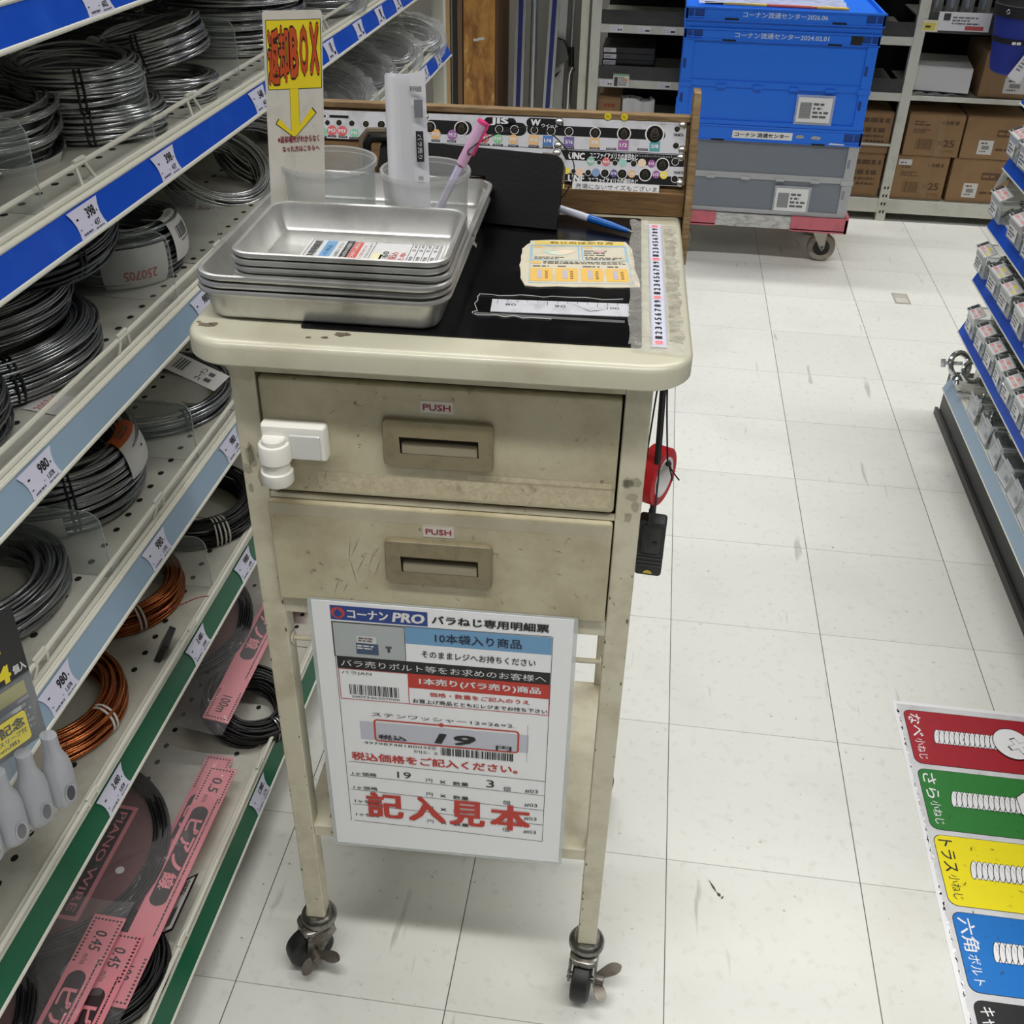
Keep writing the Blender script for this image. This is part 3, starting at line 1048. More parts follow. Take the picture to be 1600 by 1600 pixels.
PINK = mat('pink_plastic', (226, 70, 130), 0.25)
LILAC = clear('lilac_pen_barrel', (214, 208, 240), 0.75, 0.15)
pen = thing('ballpoint_pen', 'clear pen with a pink cap leaning in the tub of papers', 'pen', CL(0.157, 0.2, ZB + 0.010), 0, rot=(rad(-2), rad(27), CA))
mb, L = pen_mesh(LILAC, PINK, PINK, 0.13)
mb.build('barrel', pen)
mb = MB()
mb.lathe([(0.0046, 0.084), (0.0054, 0.0845), (0.0054, 0.128), (0.0045, 0.131), (0.0, 0.1315)], clear('pink_pen_cap', (228, 186, 220), 0.72, 0.2), 20)
mb.box(0.0052, 0.0075, -0.002, 0.002, 0.098, 0.1325, PINK)
mb.lathe([(0.0, 0.1300), (0.0053, 0.1300), (0.0053, 0.1325), (0.0, 0.133)], PINK, 20)
mb.build('cap', pen)
mb = MB()
mb.tube([(0, 0, 0.02), (0, 0, 0.1)], 0.0014, flat((220, 90, 140)), 8)
mb.build('ink_tube', pen)

# blue ballpoint lying on the mat
pen = thing('ballpoint_pen', 'blue and clear ballpoint lying on the black mat by the wooden box', 'pen', CL(0.377, 0.305, 0.986), 0, rot=(rad(-86), 0, CA + rad(60)))
mb = MB()
mb.lathe([(0.0, 0), (0.0007, 0.0005), (0.001, 0.004), (0.0024, 0.006)], STEEL, 12)
mb.build('tip', pen)
mb = MB()
mb.lathe([(0.0024, 0.006), (0.0042, 0.03), (0.0045, 0.055), (0.0045, 0.06)], mat('blue_pen_plastic', (16, 92, 176), 0.22), 20)
mb.build('grip', pen)
mb = MB()
mb.lathe([(0.0043, 0.06), (0.0043, 0.135), (0.003, 0.14), (0, 0.14)], clear('clear_pen_barrel', (214, 218, 232), 0.7, 0.15), 20)
mb.build('barrel', pen)

# loose screw lying in the big tray
mb = MB()
ZN = mat('zinc_plate', (206, 210, 212), 0.22, 0.95)
mb.lathe([(0.0, 0), (0.0058, 0.0), (0.0058, 0.004), (0.0032, 0.0042), (0.0032, 0.006)], ZN, 6)
mb.lathe([(0.0032 if k % 2 else 0.0026, 0.006 + 0.0008 * k) for k in range(16)] + [(0, 0.0185)], ZN, 14)
one(mb, 'hex_bolt', 'small shiny bolt lying in the big tray beside the small trays', 'bolt', CL(0.207, 0.185, ZB + 0.006), 0, rot=(rad(-50), rad(10), CA))
mb = MB()
mb.lathe([(0.0032, 0), (0.0075, 0), (0.0075, 0.0014), (0.0032, 0.0014), (0.0032, 0)], ZN, 20)
one(mb, 'washer', 'shiny round washer lying in the big tray beside the bolt', 'washer', CL(0.2, 0.168, ZB + 0.004), 0, rot=(rad(25), rad(-20), CA))

# ---------------------------------------------------------------- wooden thread-gauge box at the back of the trolley
WOOD = mat('weathered_plywood', (140, 114, 78), 0.75, dirt=(88, 66, 42), dscale=9, damt=(0.42, 0.72), stretch=(1.5, 8, 14), bump=0.25, bscale=22, dirt2=(182, 156, 116, 7, (0.5, 0.75)))
WOODF = mat('plywood_front', (122, 92, 56), 0.75, dirt=(78, 56, 34), dscale=7, damt=(0.4, 0.75), stretch=(3, 8, 30), bump=0.25, bscale=22)
LEAN = math.atan2(0.037, 0.07)
box = thing('gauge_box', 'rough wooden box with bolt size gauge plates on its sloping front, behind the trays', 'box', CL(0, 0, 0), CA)
mb = MB()
mb.box(-0.018, 0.435, 0.382, 0.392, 0.981, 1.0085, WOODF)
mb.build('front_board', box, bevel=0.0008)
mb = MB()
mb.add([(-0.018, 0.388, 1.0), (0.435, 0.388, 1.0), (0.435, 0.4275, 1.0795), (-0.018, 0.4275, 1.0795), (-0.018, 0.396, 1.0), (0.435, 0.396, 1.0), (0.435, 0.433, 1.0795), (-0.018, 0.433, 1.0795)], [(0, 1, 2, 3), (7, 6, 5, 4), (0, 4, 5, 1), (1, 5, 6, 2), (2, 6, 7, 3), (3, 7, 4, 0)], WOODF)
mb.build('sloping_panel', box)
mb = MB()
mb.box(-0.018, 0.4355, 0.4235, 0.437, 1.0795, 1.0868, WOOD)
mb.build('top_rail', box, bevel=0.0015)
for x0, x1, z0, z1 in ((0.4358, 0.4445, 0.925, 1.1145), (-0.0275, -0.0185, 0.981, 1.086)):
    mb = MB()
    mb.add([(x0 + dx, y, z) for dx in (0, x1 - x0) for y, z in ((0.374, z0), (0.446, z0), (0.446, z1), (0.422, z1), (0.374, z0 + (z1 - z0) * 0.5))], [(0, 1, 2, 3, 4), (9, 8, 7, 6, 5)] + [(k, 5 + k, 5 + (k + 1) % 5, (k + 1) % 5) for k in range(5)], WOOD)
    mb.build('side_board', box, bevel=0.0012)
mb = MB()
mb.box(-0.018, 0.435, 0.43, 0.437, 0.981, 1.0785, WOODF)
mb.build('back_board', box)

PLATE = mat('gauge_plate_print', (204, 205, 212), 0.35, dirt=(160, 158, 158), dscale=30, damt=(0.5, 0.8), coat=0.3)
CHAR = mat('plate_black', (20, 20, 23), 0.65, spec=0.2)
HOLE = mat('threaded_hole', (12, 11, 10), 0.7, spec=0.2)
BRASS = mat('hole_thread', (66, 60, 48), 0.35, 0.8)


def px2(x, y):
    """chart position to metres along the plate and up the slope"""
    X, Y = (x - 800) / 300, (y - 240) / 70
    return (0.227667 + 0.229375 * X + 0.0032426 * Y + 0.000923 * X * Y - 0.003196 * X * X, 0.038371 + 0.010294 * X - 0.051772 * Y + 0.000764 * X * Y - 0.000143 * X * X - 0.000218 * Y * Y)


def hole(mb, x, y, r, ring=True):
    u, v = px2(x, y)
    q = r * 0.00078
    if ring:
        mb.disc(u, v, q * 1.12, flat((222, 222, 222)), 0.0010, 22)
    mb.disc(u, v, q * 0.95, HOLE, 0.0012, 22)
    for k in range(3):
        mb.disc(u, v - q * 0.15 + k * q * 0.25, q * (0.5 - 0.08 * k), BRASS, 0.0013 + k * 0.0001, 16, q * (0.42 - 0.08 * k))


def badge(mb, x, y, s, colr, txt, sq=False):
    u, v = px2(x, y)
    q = s * 0.00075
    c = flat(colr, 0.4)
    if sq:
        mb.rect(u - q, v - q * 0.95, u + q, v + q * 0.95, c, 0.0011)
    else:
        mb.disc(u, v, q, c, 0.0011, 18)
    if txt:
        mb.text(txt, u - q * 0.72, v - q * 0.4, u + q * 0.72, v + q * 0.35, WHITE, 0.0014, 0.03)


def pill(mb, x, y, wd):
    u, v = px2(x, y)
    q = wd * 0.00075
    mb.rect(u - q, v - 0.0011, u + q, v + 0.0011, CHAR, 0.0011)
    mb.lines(u - q * 0.8, v - 0.0006, u + q * 0.8, v + 0.0006, 1, flat((170, 170, 175)), 0.0013, int(x), 0.8, 0.95)


def band(mb, x0, x1, y0, y1, r_left=True, r_right=True, m=CHAR):
    a, b = px2(x0, y0), px2(x1, y1)
    u0, u1, v0, v1 = a[0], b[0], b[1], a[1]
    R_ = (v1 - v0) / 2
    pts = []
    if r_right:
        pts += [(u1 - R_ + R_ * math.cos(rad(t)), (v0 + v1) / 2 + R_ * math.sin(rad(t))) for t in range(-90, 91, 15)]
    else:
        pts += [(u1, v0), (u1, v1)]
    if r_left:
        pts += [(u0 + R_ + R_ * math.cos(rad(t)), (v0 + v1) / 2 + R_ * math.sin(rad(t))) for t in range(90, 271, 15)]
    else:
        pts += [(u0, v1), (u0, v0)]
    mb.face2(pts, 0.0009, m)


SL = upright(0, 0.3865, 1.0065, LEAN)
mb = MB(SL)
mb.prism([(-0.008, 0.0463), (0.4315, 0.0467), (0.431, 0.0832), (-0.008, 0.079)], 0, 0.0007, PLATE)
band(mb, 664, 737, 187, 212)
band(mb, 745, 822, 189, 213)
band(mb, 824, 1039, 194.5, 219.5, True, True)
for x, y, r in ((512, 192, 4), (530, 192, 4.5), (550, 193, 4.5), (572, 194, 5), (596, 195, 6), (632, 197, 7), (672, 199, 8), (721, 201, 10), (757, 200, 5), (780, 202, 5.5), (804, 203, 6), (835, 204, 5), (861, 205, 6), (889, 206, 6), (930, 208, 7.5), (975, 209, 9.5), (1023, 210, 13)):
    hole(mb, x, y, r)
for x, y, s_, c, t in ((505, 206, 7, (130, 196, 160), ''), (519, 204, 8, (214, 84, 88), 'M3'), (535, 205, 8, (214, 84, 88), 'M3'), (554, 208, 7, (130, 196, 160), 'M4'), (576, 210, 7, (226, 180, 120), 'M5'), (630, 209, 7, (90, 150, 200), 'M8'), (681, 210, 8, (226, 176, 112), 'M10'), (707, 211, 8, (150, 88, 156), 'M12'), (757, 216, 7.5, (214, 84, 88), 'M3'), (778, 217, 7.5, (130, 196, 140), 'M4'), (802, 218, 7.5, (230, 178, 110), 'M5')):
    badge(mb, x, y, s_, c, t)
for x, y, c, t in ((834, 219, (226, 180, 120), '3/16'), (856, 220, (48, 110, 186), '1/4'), (889, 222, (104, 80, 150), '5/16'), (929, 223, (222, 180, 128), '3/8'), (974, 227, (158, 74, 148), '1/2'), (1023, 229, (62, 152, 160), '5/8')):
    badge(mb, x, y, 8, c, t, True)
for x, y, q in ((505, 214, 6), (519, 213, 7), (536, 214, 7), (554, 216, 8), (681, 220, 7), (706, 221, 7), (757, 226, 8), (778, 227, 8), (802, 228, 8), (834, 229, 8), (856, 230, 8), (889, 231, 8), (929, 232, 8), (955, 233, 8), (1004, 234, 8)):
    pill(mb, x, y, q)
band(mb, 757, 806, 183, 199)
band(mb, 823, 880, 184, 201)
a, b = px2(766, 195), px2(795, 185)
mb.text('JIS', a[0], a[1] - 0.001, b[0], b[1], CHAR, 0.0015, 0.09)
mb.text('JIS', a[0], a[1] - 0.001, b[0], b[1], WHITE, 0.0017, 0.04)
a, b = px2(829, 197), px2(845, 187)
mb.text('W', a[0], a[1], b[0], b[1], CHAR, 0.0015, 0.09)
mb.text('W', a[0], a[1], b[0], b[1], WHITE, 0.0017, 0.04)
a, b = px2(846, 200), px2(872, 195)
mb.text('ウイット', a[0], a[1], b[0], b[1], CHAR, 0.0015, 0.09)
mb.text('ウイット', a[0], a[1], b[0], b[1], WHITE, 0.0017, 0.02)
a, b = px2(1052, 213), px2(1068, 209)
mb.text('YAHATA', a[0], a[1], b[0], b[1], CHAR, 0.0011, 0.03)
u, v = px2(508, 182)
mb.disc(u, v, 0.004, CHAR, 0.0009)
mb.disc(u, v, 0.0036, WHITE, 0.0010)
mb.text('0', u - 0.0014, v - 0.002, u + 0.0014, v + 0.002, CHAR, 0.0012, 0.05)
a, b = px2(515, 184), px2(545, 181)
mb.rect(a[0], a[1], b[0], b[1], CHAR, 0.0009)
a = px2(1008, 190)
for k in range(22):
    mb.rect(a[0] + k * 0.0019, 0.0785, a[0] + k * 0.0019 + 0.0003, 0.0785 + (0.0018 if k % 5 else 0.0026), CHAR, 0.0009)
for x, y, q in ((1058, 202, 4.2), (1056, 228, 4.5)):
    hole(mb, x, y, q, False)
mb.build('gauge_plate', box, smooth=False)

mb = MB(SL)
mb.box(0.13, 0.4318, 0.0096, 0.0458, 0, 0.0007, PLATE)
a, b = px2(880, 235), px2(1070, 248)
mb.face2([(0.285, 0.0452), (0.292, 0.034), (0.37, 0.0345), (0.382, 0.032), (0.4315, 0.032), (0.4315, 0.0452)][::-1], 0.0009, CHAR)
mb.face2([(0.13, 0.0102), (0.4315, 0.0102), (0.4315, 0.0205), (0.30, 0.0195), (0.29, 0.0165), (0.13, 0.0165)], 0.0009, CHAR)
for t, x0, y0, x1, y1, bo in (('UNC', 888, 249, 914, 239, 0.05), ('ユニファイアメリカの並目ねじ', 921, 248, 997, 241, 0.03), ('UNF', 887, 284, 913, 274, 0.05), ('ユニファイアメリカの細目ねじ', 918, 287, 997, 280, 0.03)):
    a, b = px2(x0, y0), px2(x1, y1)
    mb.text(t, a[0], a[1], b[0], b[1], WHITE, 0.0012, bo)
for x, y, r in ((936, 254, 3.2), (961, 255, 4), (990, 256, 4.5), (1035, 258, 9.5), (896, 268, 3.6), (919, 270, 4.5), (945, 271, 6), (972, 272, 7), (1008, 273, 9)):
    hole(mb, x, y, r)
for x, y, s_, c, t in ((923, 252, 6.5, (130, 186, 160), 'No4'), (947, 253, 6.5, (214, 100, 104), 'No5'), (973, 254, 6.5, (150, 200, 190), ''), (1003, 255, 6.5, (232, 206, 180), ''), (1018, 256, 6, (150, 72, 148), '1/2'), (886, 267, 5, (234, 214, 50), ''), (905, 269, 6.5, (228, 196, 170), ''), (931, 270, 6.5, (120, 150, 190), ''), (959, 271, 6, (88, 70, 140), '5/16'), (987, 272, 6, (226, 176, 120), '3/8'), (1025, 273, 6, (150, 72, 148), '1/2'), (1037, 274, 6, (234, 214, 50), 'No.')):
    badge(mb, x, y, s_, c, t)
a, b = px2(1052, 272), px2(1068, 268)
mb.text('YAHATA', a[0], a[1], b[0], b[1], CHAR, 0.0011, 0.03)
for k in range(24):
    mb.rect(0.378 + k * 0.0019, 0.0415, 0.3783 + k * 0.0019, 0.0415 + (0.0018 if k % 5 else 0.0026), WHITE, 0.0011)
for x, y, q in ((1055, 253, 5), (1054, 280, 5)):
    hole(mb, x, y, q)
mb.build('gauge_plate', box, smooth=False)
TACK = mat('thumbtack_steel', (216, 216, 212), 0.25, 0.9)
for x, y in ((1067, 195.5), (1066, 234), (1064, 246), (1063, 286), (874, 190), (872, 227), (870, 239), (664, 182), (617, 180)):
    u, v = px2(x, y)
    mb = MB(lambda a, b, c, u=u, v=v: SL(u + a, v + b, c))
    mb.lathe([(0.0048, 0.0007), (0.0047, 0.0014), (0.0035, 0.0024), (0.0015, 0.0029), (0, 0.003)], TACK, 18)
    mb.build('thumbtack', box)
for x in (950, 976):
    mb = MB(upright(px2(x, 180)[0], 0.4232, 1.0835))
    mb.disc(0, 0, 0.0042, flat((238, 220, 40)), 0.0004, 20)
    mb.text('No', -0.002, -0.0015, 0.002, 0.0015, flat((120, 110, 40)), 0.0006)
    s = mb.build('dot_sticker', box)
    s['label'] = 'round yellow dot sticker'
mb = MB(upright(0, 0.3835, 1.0065, LEAN))
mb.box(0.302, 0.4045, 0, 0.0105, 0, 0.0005, flat((224, 224, 226)))
mb.text('売場にないサイズもございま', 0.306, 0.0025, 0.402, 0.0085, flat((60, 62, 66)), 0.0008, 0.0)
mb.rect(0.283, 0.001, 0.2925, 0.0105, flat((238, 218, 50)), 0.0005)
mb.build('note_strip', box)
mb = MB(upright(0, 0.4195, 1.077))
mb.rect(0.075, 0.0025, 0.079, 0.0102, WHITE, 0.0036)
mb.build('tape_tab', box)

# black tablet case propped against the box
LEA = mat('black_case_cover', (8, 8, 10), 0.4, spec=0.25, bump=0.05, bscale=300)
BRN = mat('worn_brown_edge', (96, 84, 66), 0.6)
tl = 0.45
TA = rad(-8)
case = thing('tablet_case', 'black folding tablet case propped up between the tubs and the wooden box', 'case', CL(0.297, 0.309, 0), CA + TA)
mb = MB(upright(-0.297, 0.0, 0.9825, tl))
mb.prism([(0.2, 0.0), (0.2895, 0.0), (0.2895, 0.068)] + [(0.2755 + 0.014 * math.cos(rad(t)), 0.068 + 0.014 * math.sin(rad(t))) for t in range(15, 91, 15)] + [(0.08, 0.084), (0.072, 0.08), (0.07, 0.074), (0.07, 0.052), (0.2, 0.052)], -0.0045, 0.0045, LEA)
mb.build('cover', case)
mb = MB(upright(-0.297, 0.0, 0.9825, tl))
pts = [(0.263, 0.081), (0.274, 0.0812), (0.2835, 0.077), (0.2885, 0.068), (0.2892, 0.052)]
mb.tube([(u, v, 0.001) for u, v in pts], 0.003, BRN, 8)
mb.build('worn_edge', case)
Q_ = Matrix.Rotation(-TA, 3, 'Z')
mb = MB(lambda u, v, d: Q_ @ (upright(-0.297, 0.05, 0.9825, 0.2)(u, v, d)))
pts = [(0.083, 0.0865), (0.062, 0.0855), (0.0555, 0.078), (0.055, 0.05), (0.06, 0.02)]
mb.tube([(u, v, 0.004) for u, v in pts], 0.0045, BRN, 8)
mb.tube([(u + 0.006, v - 0.006, 0.008) for u, v in pts], 0.005, LEA, 8)
mb.build('stand_flap', case)
mb = MB()
P0 = [(0.214, 0.205, 1.106), (0.209, 0.198, 1.103), (0.203, 0.196, 1.098), (0.205, 0.2, 1.094), (0.213, 0.21, 1.103), (0.232, 0.26, 1.102), (0.262, 0.33, 1.091), (0.287, 0.36, 1.068), (0.303, 0.362, 1.045), (0.302, 0.352, 1.026), (0.292, 0.35, 1.008), (0.283, 0.352, 1.002)]


def smooth_path(P, k=6):
    P = [Vector(p) for p in P]
    out = []
    for i in range(len(P) - 1):
        a, b, c, d = P[max(i - 1, 0)], P[i], P[i + 1], P[min(i + 2, len(P) - 1)]
        for q in range(k):
            t = q / k
            out.append(0.5 * ((2 * b) + (c - a) * t + (2 * a - 5 * b + 4 * c - d) * t * t + (3 * b - a - 3 * c + d) * t ** 3))
    out.append(P[-1])
    return out


CORD = mat('black_cord', (16, 16, 18), 0.6)
mb.tube(smooth_path(P0), 0.0007, CORD, 6)
one(mb, 'elastic_cord', 'thin black elastic cord looping from the pink pen to the tablet case', 'cord', CL(0, 0, 0), CA)

# card, ruler and tape measure taped to the mat
PALE = mat('creased_card', (208, 201, 180), 0.4, dirt=(186, 174, 144), dscale=40, damt=(0.5, 0.8), bump=0.2, bscale=40)
mb = MB()
CO4 = ((0.262, 0.138), (0.384, 0.151), (0.374, 0.285), (0.253, 0.273))


def bil(u, v, d):
    a, b, c, e = CO4
    return Vector((a[0] * (1 - u) * (1 - v) + b[0] * u * (1 - v) + c[0] * u * v + e[0] * (1 - u) * v, a[1] * (1 - u) * (1 - v) + b[1] * u * (1 - v) + c[1] * u * v + e[1] * (1 - u) * v, d))


mb.fn = bil
rn = random.Random(2)
edge = []
for (a, b) in (((0.04, 0), (1, 0)), ((1, 0), (1, 0.95)), ((0.96, 1), (0.12, 1)), ((0.08, 0.97), (0, 0.75)), ((0, 0.7), (0, 0.08))):
    for k in range(7):
        t = k / 7
        edge.append((a[0] + (b[0] - a[0]) * t + rn.uniform(-0.012, 0.012), a[1] + (b[1] - a[1]) * t + rn.uniform(-0.012, 0.012)))
mb.prism(edge, 0, 0.0009, PALE)
BOXO = flat((222, 180, 92))
BOXB = flat((142, 182, 204))
z = 0.0011
mb.rect(0.12, 0.90, 0.93, 0.975, flat((216, 192, 92)), z)
mb.text('ねじのはかり方', 0.26, 0.912, 0.84, 0.965, flat((120, 92, 30)), z + 0.0003, 0.02)
for x0, x1 in ((0.09, 0.52), (0.54, 0.94)):
    mb.frame(x0, 0.54, x1, 0.87, 0.012, BOXB, z)
    mb.rect(x0 + 0.02, 0.82, x0 + 0.1, 0.86, BOXO, z)
    mb.lines(x0 + 0.03, 0.56, x1 - 0.03, 0.62, 2, flat((70, 66, 60)), z, int(x0 * 100))
mb.frame(0.08, 0.06, 0.95, 0.88, 0.008, BOXB, z)
for k, (cx, cy_, q, c) in enumerate(((0.28, 0.72, 0.05, (170, 206, 190)), (0.34, 0.70, 0.06, (206, 214, 196)), (0.40, 0.73, 0.05, (226, 206, 180)), (0.7, 0.74, 0.03, (222, 170, 180)))):
    mb.face2([(cx + q * 1.6 * math.cos(t * PI / 8), cy_ + q * 0.7 * math.sin(t * PI / 8)) for t in range(16)], z + 0.0001 * k, flat(c))
mb.lines(0.56, 0.64, 0.9, 0.78, 3, flat((110, 106, 98)), z, 8)
mb.rect(0.09, 0.465, 0.18, 0.51, BOXO, z)
mb.lines(0.2, 0.46, 0.93, 0.52, 2, flat((70, 66, 60)), z, 9, 0.6, 0.9)
for k in range(4):
    x = 0.09 + 0.215 * k
    mb.rect(x, 0.1, x + 0.19, 0.37, BOXO, z)
    mb.rect(x + 0.06, 0.15, x + 0.1, 0.33, flat((180, 176, 190)), z + 0.0002)
    mb.lines(x + 0.02, 0.39, x + 0.17, 0.43, 1, flat((70, 66, 60)), z, k)
    for q in range(5):
        mb.rect(x + 0.125, 0.15 + q * 0.035, x + 0.15, 0.165 + q * 0.035, flat((120, 90, 40)), z + 0.0002)
one(mb, 'instruction_card', 'creased yellow and cream measuring card taped to the black mat', 'card', CL(0, 0, 0.9816), CA, angle=10)
TAPEF = clear('crumpled_clear_tape', (216, 214, 206), 0.16, 0.1, bump=0.8, bscale=60)
mb = MB()
CO5 = ((0.241, 0.0705), (0.3735, 0.0765), (0.3735, 0.1075), (0.2395, 0.1005))
mb.fn = lambda u, v, d: Vector((CO5[0][0] * (1 - u) * (1 - v) + CO5[1][0] * u * (1 - v) + CO5[2][0] * u * v + CO5[3][0] * (1 - u) * v, CO5[0][1] * (1 - u) * (1 - v) + CO5[1][1] * u * (1 - v) + CO5[2][1] * u * v + CO5[3][1] * (1 - u) * v, d))
mb.box(0, 1, 0, 1, 0, 0.0008, mat('ruler_strip', (200, 200, 206), 0.3, dirt=(166, 166, 172), dscale=50, damt=(0.5, 0.75)))
for k in range(14):
    mb.rect(0.04 + k * 0.073, 0.80 if k % 5 else 0.62, 0.0435 + k * 0.073, 0.97, flat((80, 80, 84)), 0.001)
for x, t in ((0.1, '80'), (0.46, '90'), (0.84, '100')):
    mb.text(t, x, 0.5, x + 0.06 + 0.02 * len(t) * 0.5, 0.68, flat((70, 70, 74)), 0.001)
mb.add([(0.55, 0.98, 0.001), (0.72, 0.26, 0.001), (0.86, 0.5, 0.001), (0.72, 0.3, 0.001)], [(0, 1, 2, 3)], flat((70, 70, 74)))
one(mb, 'ruler', 'short white ruler strip taped across the black mat', 'ruler', CL(0, 0, 0.9816), CA, angle=10)
mb = MB()
rn = random.Random(8)
for (a, b) in (((0.226, 0.062), (0.226, 0.112)), ((0.226, 0.112), (0.37, 0.118)), ((0.226, 0.062), (0.30, 0.062))):
    pp = []
    for k in range(15):
        t = k / 14
        pp.append((a[0] + (b[0] - a[0]) * t + rn.uniform(-0.0025, 0.0025), a[1] + (b[1] - a[1]) * t + rn.uniform(-0.0025, 0.0025), 0.0003))
    mb.tube(pp, 0.00045, flat((190, 190, 186)), 5)
mb.rect(0.226, 0.062, 0.37, 0.068, clear('film_remnant', (200, 200, 200), 0.06, 0.2), 0.0002)
one(mb, 'torn_tape', 'torn edge of clear tape round the ruler strip', 'tape', CL(0, 0, 0.9816), CA)

# measuring tape strip along the right edge
mb = MB()
TW = flat((204, 206, 222), 0.35)
mb.box(0.3945, 0.4095, 0.014, 0.352, 0, 0.0007, TW)
mb.fn = lambda u, v, d: Vector((0.3945 + u, 0.0236 + v - 0.0, d))
STEP = 0.01068
for k in range(31):
    y = k * STEP
    if y > 0.325:
        break
    if k % 10 == 0:
        mb.rect(0.0028, y - 0.0044, 0.0118, y + 0.0040, flat((238, 170, 176)), 0.0009)
        mb.text(str(k or 10) if k else '0', 0.004, y - 0.003, 0.0105, y + 0.003, flat((214, 80, 90)), 0.0011, 0, rot=90)
    else:
        mb.text(str(k % 10), 0.0038, y - 0.0028, 0.0105, y + 0.0028, BLACK, 0.0011, 0.03, rot=90)
    for q in range(5):
        yy = y - STEP / 2 + q * STEP / 5
        if -0.008 < yy < 0.327:
            mb.rect(0.0, yy, 0.0016 if q else 0.0024, yy + 0.0003, flat((120, 124, 140)), 0.0009)
            mb.rect(0.0134 if q else 0.0126, yy, 0.015, yy + 0.0003, flat((120, 124, 140)), 0.0009)
one(mb, 'tape_measure_strip', 'white measuring tape strip stuck along the right edge of the trolley top', 'ruler', CL(0, 0, 0.9806), CA, angle=10)
mb = MB()
mb.grid(lambda u, v: (0.3735 + 0.0205 * u + 0.0012 * math.sin(v * 23), 0.012 + 0.345 * v, 0.0026 + 0.0008 * math.sin(u * 9 + v * 31) + 0.0006 * math.sin(v * 70)), 8, 60, TAPEF)
mb.grid(lambda u, v: (0.4098 + 0.017 * u, 0.016 + 0.335 * v, 0.0012 + 0.0006 * math.sin(u * 9 + v * 40)), 6, 60, TAPEF)
mb.grid(lambda u, v: (0.376 + 0.05 * u, 0.001 + 0.015 * v - 0.006 * u * (1 - v), 0.0022 + 0.0008 * math.sin(u * 14 + v * 5)), 20, 6, TAPEF)
rn = random.Random(21)
RES = mat('old_tape_residue', (128, 118, 92), 0.4, dirt=(176, 169, 146), dscale=60, damt=(0.42, 0.58), dirt2=(96, 84, 60, 150, (0.6, 0.7)))
ed = [(0.4112 + rn.uniform(0, 0.0015), 0.03 + 0.31 * k / 24) for k in range(25)] + [(0.4245 + rn.uniform(-0.003, 0.002), 0.34 - 0.315 * k / 40) for k in range(41)]
mb.face2(ed[::-1], 0.0004, RES)
one(mb, 'clear_tape', 'crumpled clear tape with brown residue along the measuring tape', 'tape', CL(0, 0, 0.9806), CA)

# ---------------------------------------------------------------- things hanging at the trolley's right side
mb = MB()
STRAP = mat('black_strap', (15, 15, 16), 0.5)
mb.tube([(0.4115, 0.06, 0.957), (0.413, 0.06, 0.9), (0.4145, 0.056, 0.84), (0.4155, 0.056, 0.762)], 0.0033, STRAP, 8)
mb.box(0.4115, 0.4185, 0.053, 0.061, 0.757, 0.775, STRAP)
one(mb, 'wrist_strap', 'black strap hanging from under the trolley top', 'strap', CL(0, 0, 0), CA)
dev = thing('pocket_level', 'black rubber clad pocket level hanging on the strap beside the right leg', 'tool', CL(0.4175, 0.063, 0.692), CA - 0.1)
DK = mat('ribbed_black_rubber', (40, 42, 44), 0.5)
mb = MB(lambda x, y, z: Vector((x, -z, y)))
mb.rr(-0.0145, 0.0145, 0.0, 0.071, 0.004, [(0.001, -0.009), (0, -0.008), (0, 0.007), (0.0012, 0.009)], DK)
mb.rr(-0.0115, 0.0115, 0.030, 0.0675, 0.006, [(0, 0.008), (0.0008, 0.0105), (0.002, 0.011)], DK)
for k in range(4):
    mb.rr(-0.0145, 0.0145, 0.012 + k * 0.005, 0.0145 + k * 0.005, 0.001, [(0, -0.0085), (0, 0.0095), (0.0005, 0.010)], DK)
mb.rr(-0.003, -0.0015, 0.04, 0.056, 0.0005, [(0, 0.01), (0, 0.0118)], RUBBER)
mb.rr(0.0015, 0.007, 0.044, 0.047, 0.0005, [(0, 0.01), (0, 0.0118)], RUBBER)
mb.build('body', dev)
mb = MB(upright(0, -0.0093, 0.0))
mb.face2([(-0.005, 0.0035)] + [(0.005 * math.cos(rad(t)), 0.0035 + 0.0045 * math.sin(rad(t))) for t in range(0, 181, 20)], 0.0004, flat((222, 196, 70)))
mb.build('vial_window', dev)
vt = thing('vinyl_tape_roll', 'red vinyl tape roll hanging on a black string beside the trolley leg', 'tape', CL(0.4155, 0.074, 0.809), CA - 0.45)
mb = MB()
mb.lathe([(0.022, -0.0095), (0.031, -0.0095), (0.0315, -0.009), (0.0315, 0.009), (0.031, 0.0095), (0.022, 0.0095)], mat('red_vinyl', (196, 22, 34), 0.25), 40, ax='x')
mb.build('tape', vt)
mb = MB()
mb.lathe([(0.0195, -0.0095), (0.022, -0.0097), (0.022, 0.0097), (0.0195, 0.0095), (0.0195, -0.0095)], flat((224, 222, 222)), 40, ax='x')
mb.build('core', vt)
mb = MB()
mb.tube(smooth_path([(0.4105, 0.072, 0.957), (0.407, 0.07, 0.9), (0.4035, 0.06, 0.845), (0.402, 0.06, 0.83)]), 0.0009, CORD, 6)
mb.tube(smooth_path([(0.4145, 0.072, 0.957), (0.418, 0.066, 0.9), (0.424, 0.058, 0.842), (0.4255, 0.055, 0.834)]), 0.0009, CORD, 6)
mb.lathe([(0, -0.003), (0.0028, -0.0015), (0.0032, 0.0005), (0.0018, 0.003), (0, 0.0034)], CORD, 10, (0.4255, 0.054, 0.835))
mb.tube(smooth_path([(0.4255, 0.054, 0.835), (0.431, 0.052, 0.827), (0.438, 0.05, 0.819)]), 0.0009, CORD, 6)
mb.tube(smooth_path([(0.4255, 0.054, 0.835), (0.429, 0.052, 0.826), (0.431, 0.05, 0.818)]), 0.0009, CORD, 6)
